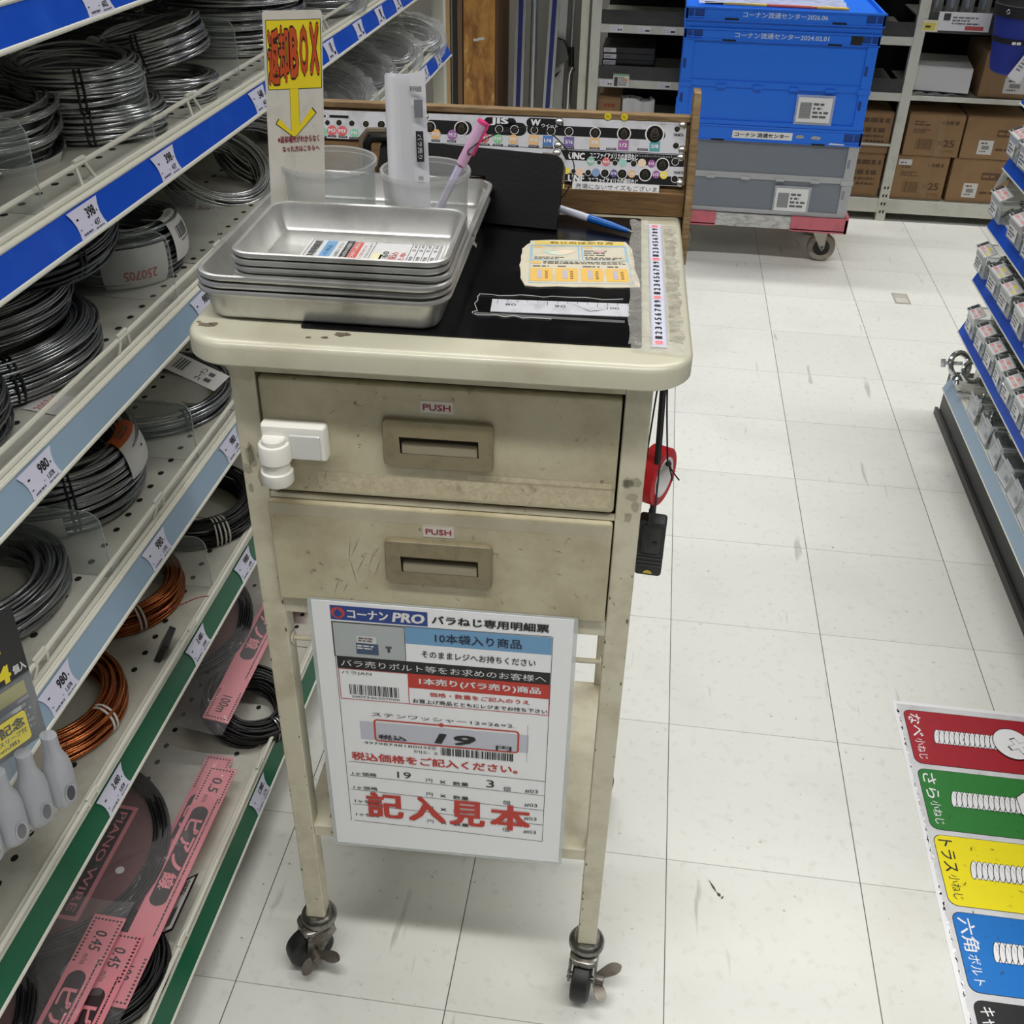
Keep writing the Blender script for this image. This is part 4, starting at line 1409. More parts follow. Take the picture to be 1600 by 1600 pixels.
one(mb, 'string', 'black string knotted round the red tape roll', 'string', CL(0, 0, 0), CA)

# ---------------------------------------------------------------- floor poster
mb = MB(lying())
PG = mat('poster_grey', (206, 207, 210), 0.35, dirt=(176, 176, 178), dscale=16, damt=(0.45, 0.8))
X0, Y1 = 0.4135, 0.4255
mb.box(X0, 1.0, -0.52, Y1, 0, 0.0012, flat((228, 228, 230)))
mb.rect(X0 + 0.007, -0.52, 1.0, Y1 - 0.008, PG, 0.0013)
rows = ((0.403, 0.2705, (158, 34, 46), 'なべ', '小ねじ', WHITE), (0.2575, 0.1255, (44, 120, 52), 'さら', '小ねじ', WHITE), (0.1135, -0.0205, (232, 216, 26), 'トラス', '小ねじ', BLACK), (-0.0325, -0.1645, (22, 110, 190), '六角', 'ボルト', WHITE), (-0.177, -0.309, (34, 34, 36), 'キャップ', 'ボルト', WHITE))
for k, (t, b_, c, big_, sml, tc) in enumerate(rows):
    m = mat('poster_panel_%s' % 'red green yellow blue black'.split()[k], c, 0.35, dirt=tuple(max(0, int(q * 0.78)) for q in c), dscale=60, damt=(0.6, 0.75))
    u0, u1 = 0.4305, 0.98
    pts = []
    for cx, cy_, st in ((u1 - 0.014, b_ + 0.014, -90), (u1 - 0.014, t - 0.014, 0), (u0 + 0.014, t - 0.014, 90), (u0 + 0.014, b_ + 0.014, 180)):
        for q in range(5):
            a = rad(st + 22.5 * q)
            pts.append((cx + 0.014 * math.cos(a), cy_ + 0.014 * math.sin(a)))
    mb.face2([(u0 + (p[0] - u0) * 1.0 - 0.001, (p[1] - (t + b_) / 2) * 1.015 + (t + b_) / 2) for p in pts], 0.0015, BLACK)
    mb.face2(pts, 0.0017, m)
    n1 = len(big_)
    frac = {2: 0.52, 3: 0.56, 4: 0.6}[n1]
    hgt = t - b_
    mid = t - 0.01 - (hgt - 0.02) * frac
    mb.text(big_, 0.4365, mid + 0.002, 0.4585 + 0.002 * (k == 3), t - 0.009, tc, 0.0019, 0.01, rot=-90)
    mb.text(sml, 0.4395, b_ + 0.011, 0.4555, mid - 0.003, tc, 0.0019, 0.0, rot=-90)
    # drawn screw: threaded shank and head
    cy_ = t - hgt * 0.47
    xs, xe = 0.4795 + 0.001 * k, 0.585
    R_ = 0.0185
    OUT = BLACK
    GRY = flat((188, 190, 194))
    mb.rect(xs, cy_ - R_ + 0.002, xe, cy_ + R_ - 0.002, WHITE, 0.0019)
    nth = 12
    pit = (xe - xs) / nth
    for q in range(nth + 1):
        xx = xs + q * pit
        for (wd, mm, dz) in ((0.0112, OUT, 0), (0.0086, WHITE, 0.00003)):
            P = [(xx + wd / 2 * math.cos(a) + 0.003 * math.sin(a), cy_ + (R_ if dz == 0 else R_ - 0.0012) * math.sin(a)) for a in [j * PI / 8 for j in range(16)]]
            mb.face2(P, 0.0020 + q * 0.0001 + dz, mm)
        mb.rect(xx + 0.0005, cy_ + R_ * 0.1, xx + 0.0018, cy_ + R_ * 0.6, GRY, 0.0020 + q * 0.0001 + 0.00006)
    if k == 0:
        for q, mm, dz in ((1.0, OUT, 0.0037), (0.955, WHITE, 0.0038)):
            mb.face2([(0.6105 + 0.034 * q * math.cos(a), cy_ + 0.0385 * q * math.sin(a)) for a in [j * PI / 20 for j in range(40)]], dz, mm)
        for q, mm, dz in ((1.0, OUT, 0.0040), (0.86, WHITE, 0.0042)):
            for ang in (25, 115):
                ca, sa = math.cos(rad(ang)), math.sin(rad(ang))
                P = [(-0.02, -0.0055), (0.02, -0.0055), (0.02, 0.0055), (-0.02, 0.0055)]
                mb.face2([(0.6205 + q * (x * ca - y * sa), cy_ - 0.004 + q * (x * sa + y * ca)) for x, y in P], dz + ang * 1e-7, mm)
    elif k == 1:
        for q, mm, dz in ((0, OUT, 0.0037), (0.0012, WHITE, 0.0038)):
            mb.face2([(0.585 + q, cy_ - R_ + q), (0.612 + q, cy_ - 0.042 + q), (0.63, cy_ - 0.042 + q), (0.63, cy_ + 0.042 - q), (0.612 + q, cy_ + 0.042 - q), (0.585 + q, cy_ + R_ - q)], dz, mm)
        mb.rect(0.6125, cy_ - 0.041, 0.6135, cy_ + 0.041, OUT, 0.004)
    else:
        for q, mm, dz in ((0, OUT, 0.0037), (0.0012, WHITE, 0.0038)):
            mb.rect(0.59 + q, cy_ - 0.036 + q, 0.64 - q, cy_ + 0.036 - q, mm, dz)
# scuffed border
rn = random.Random(12)
for k in range(120):
    y = rn.uniform(-0.5, 0.41)
    mb.face2([(X0 + 0.007 + rn.uniform(-0.002, 0.003) + 0.0012 * math.cos(t), y + 0.004 * math.sin(t)) for t in (0, 1, 2, 3, 4, 5)], 0.0014, flat((236, 236, 238)))
for k in range(46):
    x, y, s_ = rn.uniform(0.435, 0.66), rn.uniform(-0.3, 0.4), rn.uniform(0.0006, 0.002)
    an = rn.uniform(0, 3)
    mb.face2([(x + s_ * 2.5 * math.cos(an), y + s_ * 2.5 * math.sin(an)), (x - s_ * math.sin(an) * 0.5, y + s_ * 0.5 * math.cos(an)), (x - s_ * 2.5 * math.cos(an), y - s_ * 2.5 * math.sin(an)), (x + s_ * 0.5 * math.sin(an), y - s_ * 0.5 * math.cos(an))], 0.0044, flat((70, 66, 50)))
one(mb, 'floor_poster', 'floor sticker with red, green, yellow and blue screw pictures', 'poster', (0, 0, 0), angle=5)

mb = MB(lying())
mb.rect(0.733, 2.40, 0.785, 2.49, mat('floor_mark', (176, 172, 160), 0.5), 0.0006)
mb.rect(0.740, 2.41, 0.778, 2.45, mat('floor_mark_light', (196, 192, 182), 0.5), 0.0008)
mb.frame(0.733, 2.40, 0.785, 2.49, 0.004, mat('floor_mark_dark', (160, 154, 142), 0.5), 0.0009)
one(mb, 'floor_sticker', 'small worn square sticker on the floor tiles ahead of the dolly', 'sticker', (0, 0, 0.0002))
mb = MB(lying())
for (x0, y0, x1, y1, wd) in ((0.065, -0.028, 0.078, -0.052, 0.0018), (0.078, -0.05, 0.083, -0.058, 0.003), (0.088, -0.055, 0.084, -0.062, 0.0015)):
    dx, dy = x1 - x0, y1 - y0
    q = math.hypot(dx, dy)
    nx, ny = -dy / q * wd, dx / q * wd
    mb.face2([(x0, y0), (x0 + dx * .6 + nx, y0 + dy * .6 + ny), (x1, y1), (x0 + dx * .6 - nx, y0 + dy * .6 - ny)], 0.0005, flat((60, 52, 44)))
one(mb, 'floor_scrap', 'dark sliver of debris on the tiles to the right of the trolley', 'debris', (0, 0, 0.0002))

# ---------------------------------------------------------------- left shelving unit
SHELF = mat('shelf_enamel', (200, 199, 188), 0.45, dirt=(168, 166, 152), dscale=14, damt=(0.5, 0.8), dirt2=(110, 106, 94, 120, (0.68, 0.76)))
LIP = mat('shelf_white', (222, 221, 208), 0.35)
INS = {'blue': mat('blue_rail_insert', (18, 78, 196), 0.35, dirt=(32, 92, 206), dscale=20, coat=0.1), 'grey': mat('grey_rail_insert', (146, 170, 192), 0.35, coat=0.1), 'green': mat('green_rail_insert', (0, 92, 60), 0.35, coat=0.1)}
DARKHOLE = mat('dark_hole_and_seam', (24, 24, 22), 0.9)  # paints the darkness inside holes and slots; also draws the board seams
XF, XB = -0.71, -1.12
YA, YB = -1.0, 2.02
unit = thing('shelving_unit', 'long cream shop shelving with price rails down the aisle side behind the trolley', 'shelf', (-0.9, 0.5, 0))
unit_o = Vector((-0.9, 0.5, 0))
OFF = lambda x, y, z: Vector((x + 0.9, y - 0.5, z))
mb = MB(OFF)
mb.box(XB - 0.012, XB - 0.004, YA, YB - 0.02, 0.02, 1.75, mat('pegboard_back', (120, 116, 104), 0.7))
mb.build('back_panel', unit)
for x0 in (-0.756, XB - 0.03):
    mb = MB(OFF)
    mb.box(x0, x0 + 0.034, 1.975, 2.01, 0.0, 1.75, LIP)
    mb.build('upright', unit, bevel=0.002)
mb = MB(OFF)
mb.box(XB, -0.675, YA, YB - 0.03, 0.0, 0.07, mat('kick_plate', (60, 60, 58), 0.6))
mb.build('kick_plate', unit)
LEVELS = ((1.193, XF, 'blue', -0.742, 0.059), (0.993, XF, 'blue', -0.742, 0.059), (0.79, XF, 'grey', -0.733, 0.058), (0.553, XF, 'grey', -0.729, 0.060), (0.34, XF, 'green', -0.716, 0.056), (0.073, -0.636, 'green', -0.648, 0.052))
for lv, (z0, xf, colr, rx, rz_) in enumerate(LEVELS):
    mb = MB(OFF)
    zt = z0 + 0.0365
    mb.box(XB, xf - 0.02, YA, YB - 0.01, zt - 0.004, zt, SHELF)
    mb.box(xf - 0.024, xf - 0.02, YA, YB - 0.01, z0 + 0.004, zt + 0.002, SHELF)
    for yy in (-0.62, 0.28, 1.18):
        mb.box(XB, xf - 0.022, yy, yy + 0.0012, zt, zt + 0.0003, DARKHOLE)
    for row, xh in enumerate((xf - 0.062, xf - 0.18, xf - 0.3)):
        for k in range(84):
            y = YA + 0.02 + k * 0.0355
            a = 0.0052
            mb.add([(xh + a * 0.8 * math.cos(t * PI / 5), y + a * math.sin(t * PI / 5), zt + 0.0004) for t in range(10)], [tuple(range(10))], DARKHOLE)
    sh_ = mb.build('shelf_board', unit)
    mb = MB(OFF)
    mb.add([(xf - 0.001, y, z0) for y in (YA, YB)] + [(xf - 0.0135, y, z0 + 0.034) for y in (YA, YB)] + [(xf - 0.02, y, z0 + 0.036) for y in (YA, YB)] + [(xf - 0.02, y, z0 - 0.001) for y in (YA, YB)], [(0, 1, 3, 2), (2, 3, 5, 4), (4, 5, 7, 6), (6, 7, 1, 0), (0, 2, 4, 6), (1, 7, 5, 3)], LIP)
    mb.tube([(xf, YA, z0 + 0.0005), (xf, YB, z0 + 0.0005)], 0.0028, LIP, 8)
    mb.tube([(xf - 0.0135, YA, z0 + 0.0345), (xf - 0.0135, YB, z0 + 0.0345)], 0.0026, LIP, 8)
    mb.tube([(xf - 0.0215, YA, z0 + 0.0385), (xf - 0.0215, YB, z0 + 0.0385)], 0.0035, LIP, 8)
    segs = [(YA, YB - 0.004, colr)]
    if lv == 2:
        segs = [(YA, 0.9, 'grey'), (0.9, YB - 0.004, 'blue')]
    for a, b, c in segs:
        mb.add([(xf + 0.0006 - 0.0125 * t, y, z0 + 0.0022 + 0.0305 * t) for t in (0, 1) for y in (a, b)], [(0, 1, 3, 2)], INS[c])
    mb.build('price_rail', sh_)
    mb = MB(OFF)
    mb.tube([(rx, YA, z0 + rz_), (rx, YB - 0.03, z0 + rz_)], 0.0031, LIP, 8)
    for k in range(10):
        y = YA + 0.36 + k * 0.312
        if y > YB - 0.06:
            break
        for dy in (-0.011, 0.011):
            mb.tube([(rx, y + dy * 0.9, z0 + rz_ + 0.004), (rx + 0.002, y + dy, z0 + rz_ - 0.004), (xf - 0.023, y + dy * 1.5, z0 + 0.037)], 0.0021, LIP, 6)
        mb.tube([(rx, y - 0.012, z0 + rz_ + 0.0045), (rx, y + 0.012, z0 + rz_ + 0.0045)], 0.0024, LIP, 6)
    mb.build('wire_fence', sh_)
mb = MB(OFF)
for k in range(45):
    y = YA + 0.1 + k * 0.065
    mb.tube([(XB + 0.006, y, 1.035), (XB + 0.006, y, 1.185)], 0.0016, LIP, 5)
for k in range(4):
    mb.tube([(XB + 0.008, YA, 1.045 + k * 0.045), (XB + 0.008, YB - 0.06, 1.045 + k * 0.045)], 0.0016, LIP, 5)
mb.build('wire_net', unit)

# clear dividers standing across the shelves
ACR = clear('clear_acrylic', (214, 222, 220), 0.07, 0.06)
ACE = clear('acrylic_edge', (196, 206, 204), 0.3, 0.1)
divs = ((1, -0.12, 'near the orange card'), (1, 0.155, 'between the double coil and the leaning coil'), (1, 0.46, 'beside the tall coil stack'), (2, 0.143, 'in front of the packet with two white wraps'), (2, 0.31, 'behind the long barcode wrap'), (3, 0.125, 'beside the thin coil behind the trolley'), (3, -0.153, 'in front of the thick coil'), (4, 0.10, 'beside the copper coils'))
for lv, y, where in divs:
    zt = LEVELS[lv][0] + 0.0365
    F = lambda a, b, d: Vector((a, d, b))
    mb = MB(F)
    R_ = 0.018
    outline = [(-0.36, 0.0), (0, 0.0), (0, 0.095 - R_)] + [(-R_ + R_ * math.cos(rad(t)), 0.095 - R_ + R_ * math.sin(rad(t))) for t in range(15, 91, 15)] + [(-0.36, 0.095)]
    mb.prism(outline, -0.0008, 0.0008, ACR)
    mb.tube([(p[0], p[1], 0) for p in outline[1:]], 0.0008, ACE, 5)
    one(mb, 'shelf_divider', 'clear acrylic divider %s on the left shelving' % where, 'divider', (XF - 0.022, y, zt), angle=20)

# price cards in the rails
CARD = flat((216, 216, 236), 0.4)


def price_card(lv, y, price, sub, label, w=0.056):
    z0, xf = LEVELS[lv][0], LEVELS[lv][1]
    ax = math.atan2(0.0125, 0.034)
    mb = MB(lambda u, v, d: Vector((-v * math.sin(ax) + d * math.cos(ax), u, v * math.cos(ax) + d * math.sin(ax))))
    h = w / 2
    t = 0.032
    side = [(h - 0.0 + 0.006 * (1 - ((k / 4) - 0.5) ** 2 * 4) * -1 + 0.006 - 0.004 * (1 - k / 4), t * k / 4) for k in range(5)]
    sidel = [(-h - 0.002 + 0.005 * (1 - ((k / 4) - 0.5) ** 2 * 4) - 0.003 * (k / 4), t * k / 4) for k in range(5)][::-1]
    mb.prism([(p[0], p[1]) for p in side + sidel], 0, 0.0005, CARD)
    if price:
        mb.text(price, 0.000, 0.0165, 0.0185, 0.0275, BLACK, 0.0008, 0.03, skew=0.05)
        mb.rect(0.0205, 0.0185, 0.0225, 0.0205, BLACK, 0.0008)
        mb.text(sub, 0.006, 0.0065, 0.0185, 0.0125, BLACK, 0.0008, 0.02)
        mb.lines(0.004, 0.0025, 0.023, 0.005, 1, flat((90, 90, 100)), 0.0008, 2)
        mb.rect(-0.022, 0.0205, -0.018, 0.0225, BLACK, 0.0008)
        mb.lines(-0.024, 0.0095, -0.019, 0.012, 1, flat((90, 90, 100)), 0.0008, 3)
        mb.lines(-0.022, 0.0035, -0.002, 0.0065, 1, flat((80, 80, 90)), 0.0008, 4, 0.7, 0.95)
        mb.lines(-0.002, 0.0085, 0.002, 0.0105, 1, flat((80, 80, 90)), 0.0008, 7)
    else:
        mb.bars(-0.002, 0.012, 0.010, 0.028, BLACK, 0.0008, int(y * 100), 7)
        mb.lines(-0.02, 0.004, 0.014, 0.010, 1, flat((70, 70, 80)), 0.0008, 4)
        mb.lines(0.010, 0.004, 0.022, 0.013, 1, BLACK, 0.0008, 5)
    one(mb, 'price_card', label, 'price card', (xf + 0.0012, y, z0 + 0.0016), group='price cards on the left rails', angle=20)


for lv, y, p, s_, lab in (
        (0, 0.035, '548', '602', 'price card at the very top left edge of the picture on the upper blue rail'),
        (1, -0.069, '398', '437', 'price card reading 398 on the blue rail, nearer of two above the black coil'),
        (1, 0.14, '398', '437', 'price card reading 398 on the blue rail, farther one beside the barcode wrap'),
        (1, 0.485, '548', '602', 'price card on the blue rail half hidden by the yellow sign strip'),
        (1, 0.872, '', '', 'first price card to the right of the yellow sign on the blue rail'),
        (1, 1.076, '', '', 'second price card to the right of the yellow sign on the blue rail'),
        (1, 1.248, '', '', 'third price card to the right of the yellow sign on the blue rail'),
        (1, 1.41, '', '', 'fourth price card to the right of the yellow sign on the blue rail'),
        (2, -0.263, '980', '1,078', 'price card reading 980 on the grey rail under the loose white slip'),
        (2, 0.185, '980', '1,078', 'price card reading 980 partly hidden by the trolley top corner'),
        (2, 1.692, '', '', 'price card on the short blue rail end just right of the rolled forms'),
        (2, 1.861, '', '', 'price card on the short blue rail end nearest the corner post'),
        (3, -0.33, '980', '1,078', 'price card reading 980 on the grey rail beside the hanging black packet'),
        (3, -0.067, '980', '1,078', 'price card reading 980 on the grey rail above the copper coil'),
        (3, 0.205, '980', '1,078', 'price card on the grey rail half hidden by the trolley leg below the latch'),
        (4, -0.286, '3,480', '3,828', 'price card reading 3,480 on the green rail, nearer of two'),
        (4, -0.009, '3,480', '3,828', 'price card reading 3,480 on the green rail, farther of two'),
        (4, 0.189, '980', '1,078', 'price card reading 980 on the green rail touching the trolley leg'),
        (5, -0.046, '1,980', '2,178', 'price card on the lowest green rail above the floor tiles')):
    price_card(lv, y, p, s_, lab)

# ---------------------------------------------------------------- coils of wire
GALV = mat('galvanised_wire', (206, 208, 210), 0.24, 0.95)
DULL = mat('dull_steel_wire', (160, 163, 167), 0.27, 0.92)
DARKW = mat('annealed_wire', (84, 87, 92), 0.34, 0.85)
BLKW = mat('black_coated_wire', (20, 20, 22), 0.35)
COP = mat('copper_wire', (196, 118, 72), 0.26, 0.95)
COPD = mat('dark_copper_wire', (156, 88, 48), 0.32, 0.9)
TIE = mat('black_green_tie', (18, 30, 26), 0.5)
WTIE = flat((220, 218, 212))
KRAFT = mat('kraft_tag', (196, 170, 140), 0.7)
WRAP = mat('white_wrap_paper', (222, 221, 219), 0.55)
ORC = mat('orange_card', (206, 98, 46), 0.55)


def coil(label, cx, cy, z, Rr, wd, h, n, rs, m, tilt=(0, 0), ties=(), wraps=(), seed=1, bag=None, seg=56, group='coils of wire on the left shelving'):
    rn = random.Random(seed)
    root = thing('wire_coil', label, 'wire coil', (cx, cy, z), 0, group, rot=(tilt[0], tilt[1], 0))
    mb = MB()
    rc, hw, hh = Rr - wd / 2, wd / 2 - rs, h / 2 - rs
    for i in range(n):
        t = i / n * 2 * PI * 5.13
        q = 0.92 + 0.08 * rn.random() if i % 4 else rn.random() * 0.9
        sx, sz = math.cos(t), math.sin(t)
        k = max(abs(sx), abs(sz))
        k = 1 / k ** 0.55
        r_, z_ = rc + hw * q * sx * min(k, 1.25), h / 2 + hh * q * sz * min(k, 1.25)
        a1, a2, p1, p2 = rn.uniform(0, hw * 0.22), rn.uniform(0, hh * 0.16), rn.uniform(0, 6.28), rn.uniform(0, 6.28)
        f1, f2 = rn.choice((1, 2, 3)), rn.choice((1, 2, 3))
        path = []
        for s_ in range(seg):
            a = 2 * PI * s_ / seg
            rr_ = r_ + a1 * math.sin(f1 * a + p1)
            path.append((rr_ * math.cos(a), rr_ * math.sin(a), max(rs, z_ + a2 * math.sin(f2 * a + p2))))
        mb.tube(path, rs, m, 5, closed=True)
    mb.build('wire', root, angle=80)

    def around(th, t, s_, ex):
        r_ = rc + (wd / 2 + ex) * math.cos(s_)
        zz = h / 2 + (h / 2 + ex) * math.sin(s_)
        # t runs along the circle
        a = th + t / max(rc + wd / 2, 0.01)
        return Vector((r_ * math.cos(a), r_ * math.sin(a), max(zz, 0.0004)))
    for th, tm in ties:
        mb = MB()
        for o in (-0.004, 0.003):
            mb.tube([around(th, o, 2 * PI * k / 18, 0.0014) for k in range(18)], 0.0016, tm, 6, closed=True)
        mb.build('tie', root)
    for wspec in wraps:
        th, wid, s0, s1, m1 = wspec[:5]
        mb = MB()
        mb.grid(lambda u, v: around(th, (u - 0.5) * wid, rad(s0 + (s1 - s0) * v), 0.004), 10, 14, m1, 0.0005)
        L = (rad(abs(s1 - s0))) * (wd / 2 + h / 2) / 2
        mb.fn = lambda u, v, d: around(th, (u - 0.5) * wid, rad(s0 + (s1 - s0) * v), 0.0046 + d)
        for it in wspec[5:]:
            if it[0] == 't':
                mb.text(it[1], it[2], it[3], it[4], it[5], it[6], 0.0002, 0.01, rot=it[7] if len(it) > 7 else 0)
            elif it[0] == 'b':
                mb.bars(it[1], it[2], it[3], it[4], BLACK, 0.0002, 4, 16, vertical=it[5])
            elif it[0] == 'l':
                mb.lines(it[1], it[2], it[3], it[4], it[5], flat((90, 90, 92)), 0.0002, 6, 0.5, 0.7)
            elif it[0] == 'h':
                mb.disc(it[1], it[2], 0.04, BLACK, 0.0002, 14)
            elif it[0] == 'r':
                mb.rect(it[1], it[2], it[3], it[4], it[5], 0.0001, 4, 6)
        mb.build('paper_band', root)
    if bag:
        mb = MB()
        rn2 = random.Random(seed + 5)
        P = [(0.0, -0.0), (Rr * 0.6, -0.0), (Rr + 0.008, 0.004), (Rr + 0.016, h * 0.5), (Rr + 0.006, h + 0.008), (Rr * 0.55, h + 0.012), (0.0, h + 0.004)]
        mb.lathe(P, bag, 40)
        for i, v in enumerate(mb.v):
            k = 1 + 0.05 * math.sin(i * 2.7) + rn2.uniform(-0.02, 0.02)
            mb.v[i] = Vector((v.x * k, v.y * k, max(0.0002, v.z * (1 + rn2.uniform(-0.06, 0.06)))))
        mb.build('bag', root, angle=80)
    return root


G = -0.9
S1, S2, S3, S4, S5, S6 = (l[0] + 0.0367 for l in LEVELS)
RD = flat((190, 70, 70))
# upper blue-railed shelf
coil('bright coil with an orange and white card at the left edge, blue-railed shelf', -0.90, 0.055, S2, 0.095, 0.03, 0.072, 46, 0.0021, GALV, (0.05, 0.05), (), ((rad(-72), 0.07, -95, -8, ORC), (rad(-72), 0.071, -8, 70, WRAP), (rad(-22), 0.085, -110, -30, WRAP, ('t', '#18', 0.5, 0.5, 0.75, 0.75, BLACK, 180), ('h', 0.2, 0.2))), 1)
coil('bright coil lying lowest of the pair beside the divider with the black tie', -0.825, 0.2, S2, 0.086, 0.028, 0.04, 34, 0.002, GALV, (0, 0), ((rad(-70), TIE),), (), 2)
coil('bright coil with a dark tie lying on another coil beside the clear divider', -0.842, 0.192, S2 + 0.0405, 0.084, 0.026, 0.05, 38, 0.002, GALV, (0.05, 0.03), ((rad(-58), TIE),), (), 3)
coil('bright flat coil under the leaning coil on the blue-railed shelf', -0.815, 0.39, S2, 0.076, 0.026, 0.034, 28, 0.002, GALV, (0, 0), ((rad(-100), TIE),), (), 4)
coil('bright coil leaning on another with a red-marked white tag, behind the wire fence', -0.832, 0.405, S2 + 0.042, 0.084, 0.024, 0.05, 34, 0.0021, GALV, (rad(4), rad(-13)), ((rad(-75), TIE),), ((rad(-140), 0.075, 20, 150, WRAP, ('t', '#18', 0.4, 0.35, 0.7, 0.5, RD), ('h', 0.4, 0.2)),), 5)
coil('bright coil at the bottom of the tall stack left of the yellow sign', -0.865, 0.78, S2, 0.135, 0.036, 0.05, 40, 0.0023, GALV, (0, 0), (), (), 6)
coil('large coil on top of the tall stack left of the yellow sign', -0.868, 0.79, S2 + 0.051, 0.137, 0.034, 0.082, 52, 0.0024, GALV, (0, 0), ((rad(-118), DULL), (rad(100), DULL)), (), 7)
coil('dark coil at the back of the blue-railed shelf, farther one', -1.0, 0.56, S2, 0.095, 0.03, 0.07, 36, 0.002, DARKW, (0, 0), ((rad(160), DULL),), (), 8)
coil('dark coil at the back of the blue-railed shelf, nearer one', -1.0, 0.31, S2, 0.095, 0.03, 0.06, 36, 0.002, DARKW, (0, 0), (), (), 9)
CB = clear('clear_film_bag', (224, 226, 228), 0.10, 0.12, bump=0.6, bscale=26)
coil('bagged coil on the blue-railed shelf just right of the yellow sign', -0.83, 1.14, S2, 0.1, 0.03, 0.05, 30, 0.0024, GALV, (0, 0), (), (), 10, CB)
coil('bagged coil on the blue-railed shelf, second beyond the yellow sign', -0.835, 1.40, S2, 0.1, 0.03, 0.05, 30, 0.0024, GALV, (0, 0), (), (), 11, CB)
coil('bagged coil at the far end of the blue-railed shelf', -0.84, 1.70, S2, 0.1, 0.03, 0.045, 30, 0.0024, DULL, (0, 0), (), (), 12, CB)
# shelf with the grey and blue rail
coil('big dark coil resting across two others on the left edge of the second shelf', -0.915, 0.035, S3 + 0.105, 0.155, 0.05, 0.06, 76, 0.0019, DARKW, (rad(6), rad(7)), ((rad(-16), TIE),), (), 13)
coil('small dark coil lying inside the big dark coil', -0.92, 0.06, S3 + 0.10, 0.085, 0.03, 0.06, 40, 0.0018, DARKW, (rad(18), rad(16)), (), ((rad(150), 0.05, 0, 120, ORC),), 14)
coil('big dull coil with a green-black tie, lying lowest under the dark coil', -0.895, -0.075, S3, 0.15, 0.044, 0.052, 60, 0.0019, DULL, (0, 0), ((rad(-38), TIE),), (), 15)
coil('dull coil in the middle of the three big coils on the second shelf', -0.93, -0.06, S3 + 0.052, 0.15, 0.04, 0.045, 56, 0.0019, DULL, (0, 0.03), (), (), 16)
coil('fine bright coil at the left picture edge above the loose white slip', -0.872, -0.262, S3, 0.118, 0.048, 0.078, 80, 0.0016, DULL, (0, 0.04), (), (), 17)
coil('bright coil tipped up with a red-numbered white wrap behind the trays', -0.862, 0.615, S3 + 0.012, 0.098, 0.03, 0.05, 34, 0.0024, GALV, (rad(16), rad(26)), (), ((rad(-62), 0.075, -80, 30, WRAP, ('t', 'LIFELEX', 0.45, 0.7, 0.92, 0.86, BLACK, 180), ('t', '#18', 0.08, 0.72, 0.3, 0.9, RD, 180), ('t', '250525', 0.3, 0.2, 0.85, 0.42, RD, 180), ('l', 0.1, 0.55, 0.6, 0.62, 1)),), 18)
coil('bright coil tipped up behind the one with the red-numbered wrap', -0.822, 0.76, S3 + 0.012, 0.095, 0.03, 0.05, 30, 0.0024, GALV, (rad(16), rad(28)), ((rad(-60), TIE),), (), 19)
coil('dull coil with two broad white paper wraps, one with a barcode', -0.858, 0.245, S3, 0.094, 0.034, 0.075, 48, 0.0022, DULL, (0, 0), (), ((rad(8), 0.062, -20, 110, WRAP, ('t', 'コーナン', 0.3, 0.62, 0.9, 0.74, BLACK, 180), ('l', 0.25, 0.76, 0.9, 0.86, 2), ('b', 0.2, 0.3, 0.8, 0.5, True), ('l', 0.3, 0.24, 0.8, 0.28, 1)), (rad(-50), 0.09, -75, 30, WRAP, ('t', '250705', 0.3, 0.4, 0.8, 0.6, RD, 180))), 20)
BOT = clear('clear_packet', (226, 228, 230), 0.14, 0.1, bump=0.7, bscale=20)
for k, (x, y, m_, lab) in enumerate(((-0.85, 1.0, DARKW, 'bagged dark coil on the second shelf nearest the rolled forms'), (-0.83, 1.22, DULL, 'bagged coil on the second shelf with two black ties'), (-0.84, 1.45, DULL, 'bagged coil on the second shelf, third from the corner post'), (-0.82, 1.66, GALV, 'bagged coil on the second shelf, second from the corner post'), (-0.80, 1.88, GALV, 'bagged coil sticking out at the corner post end of the second shelf'))):
    coil(lab, x, y, S3 + 0.004, 0.085, 0.03, 0.05, 24, 0.0026, m_, (rad(14), rad(24 if k < 3 else 12)), ((rad(-60), TIE),) if k == 1 else (), (), 40 + k, BOT)
# third shelf
coil('thin coil with a dark tie showing just left of the trolley drawers', -0.872, 0.285, S4, 0.128, 0.026, 0.032, 14, 0.0028, DULL, (0, 0), ((rad(-40), TIE),), (), 21)
coil('thick wire coil with an orange and white band in the middle of the third shelf', -0.885, 0.01, S4, 0.12, 0.04, 0.095, 44, 0.0036, DULL, (0, 0), ((rad(-50), TIE),), ((rad(10), 0.075, 0, 60, WRAP, ('h', 0.62, 0.5)), (rad(10), 0.076, 60, 115, ORC, ('l', 0.2, 0.2, 0.8, 0.6, 2)), (rad(-72), 0.06, -60, -10, WRAP)), 22)
coil('grey coil lying flat with a broad printed wrap above the hanging packet', -0.875, -0.23, S4, 0.118, 0.044, 0.046, 46, 0.0026, DULL, (0, 0), ((rad(128), TIE),), ((rad(-62), 0.085, -70, 80, WRAP, ('t', '質:スチール', 0.45, 0.25, 0.62, 0.9, BLACK, 90), ('t', 'ユニクロ', 0.3, 0.3, 0.42, 0.8, BLACK, 90), ('l', 0.7, 0.4, 0.9, 0.9, 3), ('h', 0.25, 0.85)),), 23)
